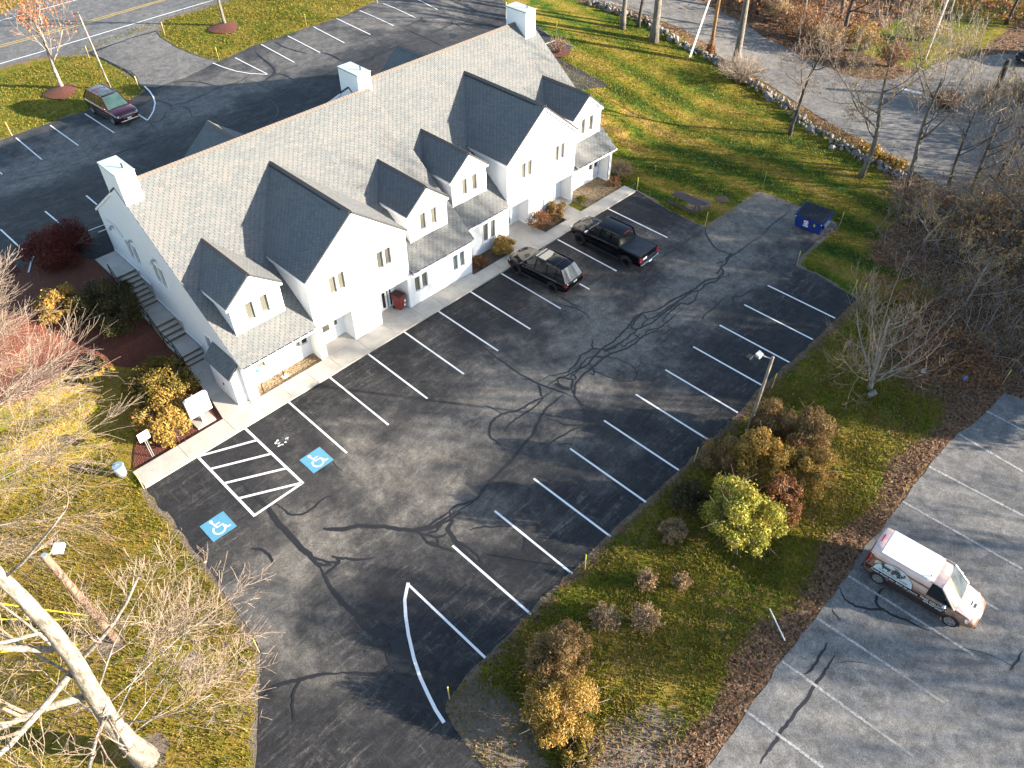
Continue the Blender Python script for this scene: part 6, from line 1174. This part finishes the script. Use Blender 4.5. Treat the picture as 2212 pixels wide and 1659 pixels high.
twiggy('sparse reddish twig shrub left of the big brown one', 21.9, 1.75, .8, 1.3, 19, 60, 'twig_red', leaves=('leaf_rust', 1600, .04))
bush('dense brown-green shrub at the pier by the pickup truck', 23.85, 1.85, .95, 1.7, 'leaf_brown', 20, 6000, .05, 'twig_red')
bush('small bright green shrub alone in the gravel bed', 26.6, 2.0, .4, .6, 'leaf_green', 21, 1500, .045, stems=10)
twiggy('small dark red twig shrub at the end of the gravel bed', 29.85, 1.6, .55, .8, 22, 40, 'twig_red', leaves=('leaf_rust', 800, .04))
twiggy('tan ornamental grass clump at the right corner of the building', 31.5, 2.2, .85, 1.25, 23, 140, 'twig_pale', leaves=('leaf_tan', 1500, .04), name='grass_clump', cat='ornamental grass')
twiggy('bare reddish shrub in a mulch ring at the right rear corner', 42.3, 18.6, 1.0, 1.6, 24, 70, 'twig_red')
twiggy('broad bare arching shrub beside the stone wall and big trunk', 52.0, 4.9, 2.6, 2.6, 25, 170, 'twig_pale')
# shrubs on the strip between the lots
bush('olive-brown round bush at the stall edge, leftmost of the golden group', 12.3, -19.4, 1.15, 3.0, 'leaf_brown', 31, 9000, .05)
bush('tall bush with pale gold top in the middle of the clump below the lamp post', 13.1, -20.8, 1.55, 4.6, 'leaf_gold', 32, 17000, .06, lumps=24)
bush('brown-gold bush just right of the lamp post foot', 15.7, -19.9, 1.25, 3.6, 'leaf_brown', 33, 9000, .055)
bush('wide russet bush at the right end of the golden clump', 16.2, -21.7, 1.55, 4.2, 'leaf_brown', 34, 14000, .055, 'twig_red')
bush('rust and gold bush at the lower right of the golden clump', 14.3, -22.7, 1.45, 3.7, 'leaf_gold', 35, 12000, .055)
bush('big yellow-green bush with bare lower stems, in front of the golden clump', 9.55, -22.1, 1.85, 4.8, 'leaf_green', 36, 18000, .065, lumps=24, stems=70)
bush('orange-tan bush between the green bush and the golden clump', 11.9, -22.8, 1.15, 3.4, 'leaf_rust', 37, 9000, .055)
bush('low dark green bush left of the big yellow-green one', 9.4, -19.6, 1.05, 2.0, 'leaf_yew', 38, 6000, .05)
bush('small tan round bush alone left of the green bush', 7.4, -20.05, .72, 1.45, 'leaf_tan', 39, 3800, .045)
for i, (x, y, r, h, l) in enumerate(((4.45, -20.8, .42, 1.1, 'upper left small tan grass tuft on the strip'), (1.8, -20.6, .6, 1.0, 'pale tan grass tuft nearest the stalls, lower of the pairs'), (2.95, -21.9, .62, 1.15, 'wide tan grass tuft right of the pale one'), (5.5, -21.9, .36, .9, 'small tan grass tuft closest to the big green bush'))): twiggy(l, x, y, r, h, 40+i, 90, 'twig_pale', leaves=('leaf_tan', 1400, .035), name='grass_clump', cat='ornamental grass')
bush('large tan-orange bush on the strip, upper of the two at the bottom', -.9, -20.5, 1.5, 3.0, 'leaf_brown', 46, 15000, .045, 'twig_pale', lumps=22)
bush('large tan-gold bush on the strip, lowest near the driveway mouth', -2.45, -21.9, 1.5, 2.9, 'leaf_gold', 47, 15000, .045, 'twig_pale', lumps=22)
bush('yellow-green low growth at the foot of the lowest tan bush', -2.9, -23.3, 1.1, .8, 'leaf_yelgreen', 48, 4500, .045, lumps=14)
# trees
bare_tree('bare_tree', 'big white-barked bare tree with a forked leaning trunk at the lower left corner', -14.35, -11.95, 19.5, .36, 101, 'bark_pale', 'twig_pink', (-.02, .03), 4, (3, 4), .12, .8, .60, .30, minr=.0075, top=.5, fkids=(5, 6), fspread=.62, krad=.55,
  first=[((.1, .0, 2.6), (.9, .30, .12), 4.0, .035), ((.1, .05, 3.6), (.8, .60, .10), 3.8, .035), ((.1, 0, 4.6), (.95, -.1, .10), 4.0, .035), ((.1, 0, 5.4), (.7, .7, .12), 3.6, .04), ((0, 0, 3.4), (.7, -.6, .1), 3.8, .035), ((0, 0, 2.2), (.95, -.25, .08), 3.4, .03),
         ((0, 0, 5.6), (-.95, .1, .45), 5.5, .14), ((0, 0, 7.2), (-.8, -.5, .4), 5.6, .12), ((0, 0, 8.6), (-.9, .4, .5), 5.4, .11), ((0, 0, 4.2), (-.6, -.8, .3), 4.8, .08), ((0, 0, 6.6), (-.3, .9, .3), 3.8, .05), ((0, 0, 3.2), (-.5, .8, .2), 4.0, .045)])
bare_tree('bare_tree', 'pale bare tree spreading fans of twigs toward the golden shrubs at the left edge', -17.3, 3.3, 10, .18, 102, 'bark_pale', 'twig_pink', (.0, .0), 4, (3, 4), .05, .6, .60, .25, minr=.0075, top=.6, fkids=(5, 7), fspread=.42,
  first=[((0, 0, 4.2), (.97, -.06, .16), 7.2, .09), ((0, 0, 3.4), (.9, -.36, .10), 6.4, .05), ((0, 0, 5.0), (.92, .25, .14), 6.6, .06), ((0, 0, 2.8), (.8, -.6, .08), 6.0, .045), ((0, 0, 2.4), (.7, -.75, .1), 6.0, .045)])
bare_tree('bare_tree', 'second pale bare tree at the left edge, its twigs over the red mulch', -16.2, 8.2, 9, .16, 103, 'bark_pale', 'twig_pink', (.0, 0), 4, (3, 4), .05, .6, .60, .25, minr=.0075, top=.6, fkids=(5, 7), fspread=.42,
  first=[((0, 0, 2.6), (.95, .08, .18), 6.0, .06), ((0, 0, 3.6), (.9, .3, .20), 5.6, .05), ((0, 0, 2.0), (.95, -.2, .14), 5.4, .045), ((0, 0, 4.2), (.85, -.25, .12), 5.0, .05)])
bare_tree('bare_tree', 'third pale bare tree at the left edge, nearest the rear lot stalls', -13.6, 12.4, 7, .13, 120, 'bark_pale', 'twig_pink', (.0, 0), 4, (3, 4), .05, .6, .60, .25, minr=.0065, top=.6, fkids=(3, 5), fspread=.42,
  first=[((0, 0, 1.4), (.95, .08, .2), 4.2, .05), ((0, 0, 1.8), (.85, -.35, .15), 4.4, .045)])
bare_tree('young_tree', 'multi-stemmed tree with orange leaves in a mulch mound on the left island', 7.15, 43.6, 8.0, .17, 104, 'bark_pale', 'twig_pale', (-.02, .02), 3, (4, 5), .22, .6, .62, .22, leaves=('leaf_orange', 1500, .085))
bare_tree('young_tree', 'bare young tree standing in the mulch mound of the upper grass island', 22.95, 43.3, 7.5, .17, 105, 'bark_grey', 'twig_pale', (0, 0), 4, (3, 4), .1, .75, .58, .35)
bare_tree('bare_tree', 'leftmost of three trunks at the far end of the stone wall', 51.4, 18.2, 13, .26, 106, 'bark_grey', 'twig_grey', start=.5, tw=.35)
bare_tree('bare_tree', 'slim dark middle trunk of the three by the stone wall', 53.0, 17.5, 12, .18, 107, 'bark_dark', 'twig_grey', start=.55, tw=.35)
bare_tree('bare_tree', 'thick pale trunk at the right of three by the stone wall', 51.85, 14.7, 15, .40, 108, 'bark_grey', 'twig_grey', start=.5, tw=.35)
bare_tree('bare_tree', 'thick leaning trunk between stone wall and side road, beside the bare shrub', 54.05, 6.8, 15, .36, 109, 'bark_grey', 'twig_grey', (.02, -.03), start=.5, tw=.35)
bare_tree('bare_tree', 'slender dark tree with crooked limbs in the lawn at the stone wall', 46.45, -3.5, 10, .17, 110, 'bark_dark', 'twig_brown', (.02, .02), 5, (3, 3), .12, .9, .55, .4, tw=1.1)
bare_tree('bare_tree', 'forked tree with a few yellow leaves at the lower end of the lawn', 44.15, -10.9, 11, .21, 111, 'bark_grey', 'twig_pale', (.03, .05), 5, (3, 3), .12, .7, .6, .35, leaves=('leaf_gold', 900, .06), tw=1.1)
bare_tree('bare_tree', 'leaning tree at the end of the stone wall beside the thicket', 44.6, -14.3, 12, .19, 112, 'bark_grey', 'twig_pale', (.10, .07), 5, (3, 3), .12, .7, .6, .35, tw=1.0)
bare_tree('bare_tree', 'thin crooked tree first in the thicket by the side road', 47.5, -16.2, 8, .12, 113, 'bark_dark', 'twig_grey', (.08, .1), 4, (2, 4), .1, .8, .6, .3)
bare_tree('bare_tree', 'thin dark tree second in the thicket by the side road', 46.9, -17.9, 8.5, .15, 114, 'bark_dark', 'twig_grey', (.12, .0), 4, (3, 4), .1, .8, .6, .3)
bare_tree('bare_tree', 'black leaning trunk deep in the thicket at right', 50.8, -18.6, 9.0, .2, 115, 'bark_dark', 'twig_pale', (.05, .1), 4, (3, 4), .1, .8, .6, .3, leaves=('leaf_yelgreen', 500, .07))
bare_tree('bare_tree', 'pale vine-tangled tree at the right edge above the thicket', 52.5, -21.5, 9, .2, 116, 'bark_grey', 'twig_pale', (0, .1), 5, (3, 4), .05, .85, .6, .25, leaves=('leaf_yelgreen', 1200, .07))
bare_tree('bare_tree', 'thin bare tree rising from the brush at the right edge', 42.5, -22.5, 8, .14, 117, 'bark_dark', 'twig_brown', (.05, .05), 4, (3, 4), .1, .8, .6, .3)
bare_tree('bare_tree', 'small tree leaning over the leaf litter near the right edge', 37.0, -24.5, 7, .11, 118, 'bark_dark', 'twig_brown', (-.1, .1), 4, (3, 4), .1, .8, .6, .3)
bare_tree('bare_shrub_tree', 'pale many-stemmed bare shrub tree by the right corner of the stalls', 23.0, -22.1, 7.0, .12, 119, 'twig_grey', 'twig_pink', (.03, .06), 4, (3, 4), .16, .72, .55, .12, minr=.008, wob=.13,
  first=[((0, 0, .5), (.5, .4, .8), 4.4, .06), ((0, 0, .4), (-.6, .15, .8), 4.2, .05), ((0, 0, .6), (-.1, -.7, .75), 3.8, .05), ((0, 0, .4), (.85, -.3, .6), 3.8, .05), ((0, 0, .9), (.1, .8, .6), 4.0, .05), ((0, 0, .8), (-.9, .3, .3), 3.4, .035), ((0, 0, 1.2), (.95, .3, .35), 3.2, .035)])
wt = None; WL = [(66, 12, 'tree trunk in the brown woods nearest the side road bend'), (68.5, 8, 'woods tree above the grassy bank of the side road'), (65.5, 17, 'woods tree left of the shrub row beyond the road'), (64.8, 22, 'woods tree by the upper reach of the side road'), (71, 14, 'dark woods tree behind the first row'), (73, 6, 'dark woods tree right of the white pole'), (70, 20, 'woods tree at the top edge, left part'), (76, 10, 'woods tree at the top edge above the white pole'), (78, 3, 'woods tree above the far lawn'), (81, -2, 'woods tree at the top right beyond the lawn'), (66.5, 2.5, 'small woods tree at the bank with orange scrub'), (75, 16, 'woods tree far at the top middle'), (84, -7, 'woods tree in the top right corner'), (69, 27, 'woods tree beyond the road top, far left'), (80, 8, 'second woods tree at the top right edge')]
protos = []
for i, (x, y, l) in enumerate(WL):
    if i < 4: t_ = bare_tree('woods_tree', l, x, y, 12+i, .18+.03*i, 130+i, ['bark_dark', 'bark_grey'][i % 2], 'twig_brown', (0, 0), 4 if i < 2 else 3, (3, 4), .12, .75, .58, .35, group='bare trees in the woods across the side road'); protos.append(t_)
    else: t_ = copy_tree(protos[i % 4]); t_.location = (x, y, hz(x, y)-.1); t_.rotation_euler.z = i*1.3; t_.scale = (1, 1, .85+.06*(i % 5)); t_['label'] = l
for i, (x, y, r, h, m, lf, l) in enumerate(((63.5, 2.8, 1.6, 3.2, 'twig_pale', 'leaf_tan', 'tall tan scrub at the bank across the side road, left clump'), (64.5, 6.0, 1.7, 3.4, 'twig_pale', 'leaf_rust', 'tall russet scrub at the bank above the left clump'), (66.8, .5, 1.5, 2.6, 'twig_grey', 'leaf_gold', 'yellow-leaved scrub beside the white pole'), (65.2, -3.2, 1.5, 2.4, 'twig_brown', 'leaf_rust', 'rusty scrub at the driveway corner'), (60.2, -10.6, 1.3, 1.5, 'twig_red', 'leaf_rust', 'dark red low shrub at the near corner of the driveway'), (62.3, -13.2, 1.8, 3.0, 'twig_pale', None, 'bare pale shrub right of the driveway mouth'), (65.4, -14.8, 2.0, 3.4, 'twig_pale', None, 'bare pale shrub beside the thick black post'), (69.5, 10.5, 1.8, 3.0, 'twig_brown', 'leaf_rust', 'rust-coloured thicket under the woods trees'), (73.5, -2.5, 1.8, 2.8, 'twig_brown', 'leaf_tan', 'tan scrub along the far lawn'), (66, 9.5, 1.4, 2.6, 'twig_pale', 'leaf_tan', 'leaning tan scrub at the foot of the first woods tree'))):
    twiggy(l, x, y, r, h, 160+i, 110, m, leaves=(lf, 2200, .06) if lf else None)
# dense thicket and brush beyond the lots: read as masses
def thicket(name, poly, n, hmin, hmax, mat, seed, leafmat=None, nl=0, ls=.05, wid=.010):
    r_ = np.random.default_rng(seed); px_ = [p[0] for p in poly]; py_ = [p[1] for p in poly]; X = r_.uniform(min(px_), max(px_), n*4); Y = r_.uniform(min(py_), max(py_), n*4); k = inpoly(X, Y, poly); X = X[k][:n]; Y = Y[k][:n]; m = len(X)
    dens = np.sin(X*.9+1)*np.cos(Y*.8)+np.sin(X*.31)*1.2; keep = r_.uniform(0, 1, m) < .55+.3*dens; X = X[keep]; Y = Y[keep]; m = len(X)
    base = np.stack([X, Y, hzv(X, Y)], 1); a = r_.uniform(0, 2*np.pi, m); hh = r_.uniform(hmin, hmax, m)*(.7+.4*np.sin(X*.5+Y*.7)**2); reach = r_.uniform(.3, 1.3, m)*hh
    T = np.linspace(0, 1, 6); pts = []
    for t_ in T: pts.append(base+np.stack([np.cos(a)*reach*t_**1.2, np.sin(a)*reach*t_**1.2, hh*(1.5*t_-.75*t_**2.2)], 1)+r_.normal(0, .05, (m, 3))*t_)
    pts = np.array(pts)  # 6,m,3
    w = wid*r_.uniform(.6, 1.8, m)[:, None]; sd = np.stack([-np.sin(a), np.cos(a), 0*a], 1)*w; up_ = np.array([[0, 0, 1.]])*w
    quads = []
    for i in range(5):
        f0 = 1-.8*T[i]; f1 = 1-.8*T[i+1]; A, Bq = pts[i], pts[i+1]
        quads.append(np.stack([A-sd*f0, A+sd*f0, Bq+sd*f1, Bq-sd*f1], 1)); quads.append(np.stack([A-up_*f0+sd*.3, A+up_*f0, Bq+up_*f1, Bq-up_*f1], 1))
    tag(fast_mesh(name, np.concatenate(quads).reshape(-1, 3), 4, mat), kind='stuff')
    if leafmat:
        c = pts[3:].reshape(-1, 3); c = c[r_.integers(0, len(c), nl)]+r_.normal(0, .15, (nl, 3)); u = r_.normal(0, ls, (nl, 3)); v = r_.normal(0, ls, (nl, 3))
        tag(fast_mesh('thicket_leaves', np.stack([c-u, c+v, c+u, c-v], 1).reshape(-1, 3), 4, leafmat), kind='stuff')
PT = [(37.5, -15.2), (43, -13.8), (45.5, -15.6), (46.0, -18.6), (46.6, -22.7), (48.6, -26.), (56, -22.4), (66, -17), (72, -16), (72, -34), (28.6, -34), (28.6, -27.8), (31, -22.5), (33.5, -18.5)]
thicket('brush_thicket', PT, 9000, .6, 2.2, 'twig_brown', 201, 'leaf_rust', 14000, .03, .016)
thicket('pale_bramble', PT, 7000, .7, 3.0, 'twig_grey', 202, 'leaf_yelgreen', 9000, .035, .015)
thicket('vine_tangle', [(46.7, -22.7), (49, -25.8), (57, -22), (66, -17), (72, -18), (72, -32), (44, -32)], 6500, 1.6, 5.2, 'twig_pale', 203, 'leaf_yelgreen', 16000, .08, .02)
thicket('brush_thicket', [(24.5, -23.5), (31, -17.8), (37, -15.5), (34, -21), (30, -26.8), (27.5, -27)], 900, .3, 1.0, 'twig_red', 204, 'leaf_rust', 3500, .04)
thicket('brush_thicket', [(63.4, 2), (64.5, 10), (64.5, 24), (68, 34), (110, 30), (110, -14), (86, -12), (80, -1), (72, 2), (69, 1)], 9000, .5, 2.6, 'twig_brown', 205, 'leaf_rust', 16000, .09, .02)
thicket('brush_thicket', [(52.5, 24), (54.8, 21), (55.6, 13), (54.2, 8.5), (54.4, 6), (53.4, 3.2), (51.8, 0), (49.9, -4), (49.2, -8), (47.6, -12.5), (46.8, -12), (48.3, -7), (49, -3.6), (51.5, 1.5), (53.2, 6), (54, 10), (54.6, 17)], 1600, .2, .7, 'twig_red', 206, 'leaf_brown', 3000, .035)
thicket('ivy_patch', [(47.4, -9.2), (48.4, -9.6), (47.6, -12.6), (46.9, -12)], 150, .2, .6, 'twig_red', 207, 'leaf_gold', 1800, .07)
for i, (x, y, h, l) in enumerate(((38.5, -18.2, 4.6, 'slender pale sapling first in the brush right of the dumpster'), (41.5, -20.0, 5.2, 'twiggy sapling in the middle of the brush right of the dumpster'), (44.5, -22.5, 6.0, 'taller tangled sapling between brush and side road'), (49.0, -20.5, 6.5, 'vine-hung sapling beside the black leaning trunk'), (54.5, -24.0, 7.0, 'golden-leaved tangled sapling at the right edge'), (39.0, -27.0, 4.5, 'reddish sapling above the lower right lot'), (34.5, -22.8, 4.0, 'small bare sapling beside the pale shrub tree'), (57.0, -18.0, 6.5, 'pale sapling where the thicket meets the side road bend'), (46.5, -26.5, 6.5, 'crooked sapling deep in the vines at the right edge'))):
    bare_tree('sapling', l, x, y, h, .06+.006*h, 400+i, ['twig_grey', 'bark_dark'][i % 2], ['twig_pale', 'twig_brown', 'twig_grey'][i % 3], (.1*math.sin(i*2), .12*math.cos(i*3)), 4, (3, 4), .1, .8, .6, .12, leaves=(['leaf_gold', 'leaf_yelgreen', 'leaf_rust'][i % 3], 500, .05), tw=1.2)
thicket('golden_bramble', [(40, -19), (47, -19), (58, -19), (66, -19), (70, -28), (50, -30), (38, -26)], 3500, .8, 3.2, 'twig_red', 208, 'leaf_gold', 9000, .045, .013)
# woods south-east of the lots (outside the picture; they shade the lots)
SHG = 'bare trees in the woods south-east of the lots'
EG = 'evergreens in the woods south-east of the lots'
sp = None
SW = [(36, -36.5), (39.5, -38), (43, -36.5), (47, -38.5), (51, -37.5), (55, -40), (34.5, -42), (41, -43), (48, -44), (29, -58), (37, -58), (60, -44), (33, -64), (45, -52)]
for i, (x, y) in enumerate(SW):
    if i < 2: t_ = bare_tree('woods_tree', 'bare tree in the unseen woods south-east of the lots', x, y, 13+i*2, .22, 170+i, 'bark_grey', 'twig_brown', (0, 0), 4, (4, 5), .12, .75, .6, .45, group=SHG, minr=.02); protos.append(t_)
    else: t_ = copy_tree(protos[4+i % 2]); t_.location = (x, y, -.1); t_.rotation_euler.z = i*2.1; t_.scale = (1, 1, .9+.1*(i % 4))
def evergreen(x, y, h, r0, seed):
    r_ = np.random.default_rng(seed); t = empty('evergreen_tree', (x, y, 0), 0, 'evergreen in the unseen woods south-east of the lots', 'tree', EG); MB().tube([(0, 0, 0), (0, 0, h)], [.2, .03], 8).build('trunk', 'bark_dark', t)
    cs = []; rs = []
    for i in range(60): f = i/60; a = i*2.4; q = r0*(1-f)*.75; cs.append((q*math.cos(a), q*math.sin(a), 4.6+f*(h-4.6))); rs.append(.35+r0*(1-f)*.33)
    tag(fast_mesh('crown', leaf_mesh(r_, cs, rs, 15000, .13), 4, 'leaf_yew', t), kind='stuff'); return t
e0 = evergreen(38, -40.5, 12, 3.2, 181)
for x, y, s in ((44.5, -40.5, 1.0), (34.5, -39.2, .9), (50.5, -41.5, 1.05)): c = copy_tree(e0); c.location = (x, y, 0); c.scale = (s, s, s); c.rotation_euler.z = x
# grass blades and fallen leaves near the camera side
def scatter_region(n, x0, x1, y0, y1, r_):
    X = r_.uniform(x0, x1, n); Y = r_.uniform(y0, y1, n)
    k = ~inpoly(X, Y, FL) & ~inpoly(X, Y, VLOT) & ~inpoly(X, Y, SR) & ~inpoly(X, Y, BL) & ~((X > -8.3) & (X < 30.6) & (Y > -.1) & (Y < 17)) & ~((X > -9.5) & (X < -1) & (Y > 1.2) & (Y < 16.5) & (X+Y*.0 > -9.5) & ((X > -7.3) | (Y > 6.8)))
    return X[k], Y[k]
def blades(name, n, x0, x1, y0, y1, seed, h=.11, w=.022, mat='blade'):
    r_ = np.random.default_rng(seed); X, Y = scatter_region(n, x0, x1, y0, y1, r_)
    lit, dirt, dry = masks(X, Y); pat = .5+.5*np.sin(X*1.3+np.sin(Y*.9)*2)*np.cos(Y*1.7+np.sin(X*.7)); k = r_.uniform(0, 1, len(X)) < (1-np.maximum(lit, dirt))*(.25+.75*pat); X = X[k]; Y = Y[k]; m = len(X)
    P = np.stack([X, Y, hzv(X, Y)+.0], 1); a = r_.uniform(0, 2*np.pi, m); ww = (w*r_.uniform(.6, 1.6, m))[:, None]; hh = h*r_.uniform(.4, 1.3, m); L = r_.normal(0, .55, (m, 2))*hh[:, None]
    s = np.stack([np.cos(a), np.sin(a), 0*a], 1)*ww; tip = P+np.stack([L[:, 0], L[:, 1], hh], 1)
    tag(fast_mesh(name, np.stack([P-s, P+s, tip], 1).reshape(-1, 3), 3, mat), kind='stuff')
blades('grass', 150000, -19, 0, -26, 9, 301); blades('grass', 190000, -6, 31, -27, -17.5, 302, .12); blades('grass', 120000, 30, 54, -22, 20, 303, .10, .03); blades('grass', 50000, -2, 45, 36, 50, 304, .1, .04)
def fallen(n, x0, x1, y0, y1, seed, thr, mat='litter', s0=.035):
    r_ = np.random.default_rng(seed); X, Y = scatter_region(n, x0, x1, y0, y1, r_); lit, dirt, dry = masks(X, Y); k = r_.uniform(0, 1, len(X)) < np.maximum(lit, thr); X = X[k]; Y = Y[k]; m = len(X)
    c = np.stack([X, Y, hzv(X, Y)+.03+r_.uniform(0, .04, m)], 1); u = r_.normal(0, s0, (m, 3)); v = r_.normal(0, s0, (m, 3)); u[:, 2] *= .4; v[:, 2] *= .4
    tag(fast_mesh('fallen_leaves', np.stack([c-u, c+v, c+u, c-v], 1).reshape(-1, 3), 4, mat), kind='stuff')
fallen(60000, -6, 34, -27.2, -17.5, 311, .035); fallen(45000, 24, 60, -34, -12, 312, .05); fallen(9000, -19, 0, -26, 9, 313, .10); fallen(16000, 60, 90, -14, 34, 314, .1, s0=.07); fallen(9000, 30, 54, -12, 22, 315, .03, s0=.04)
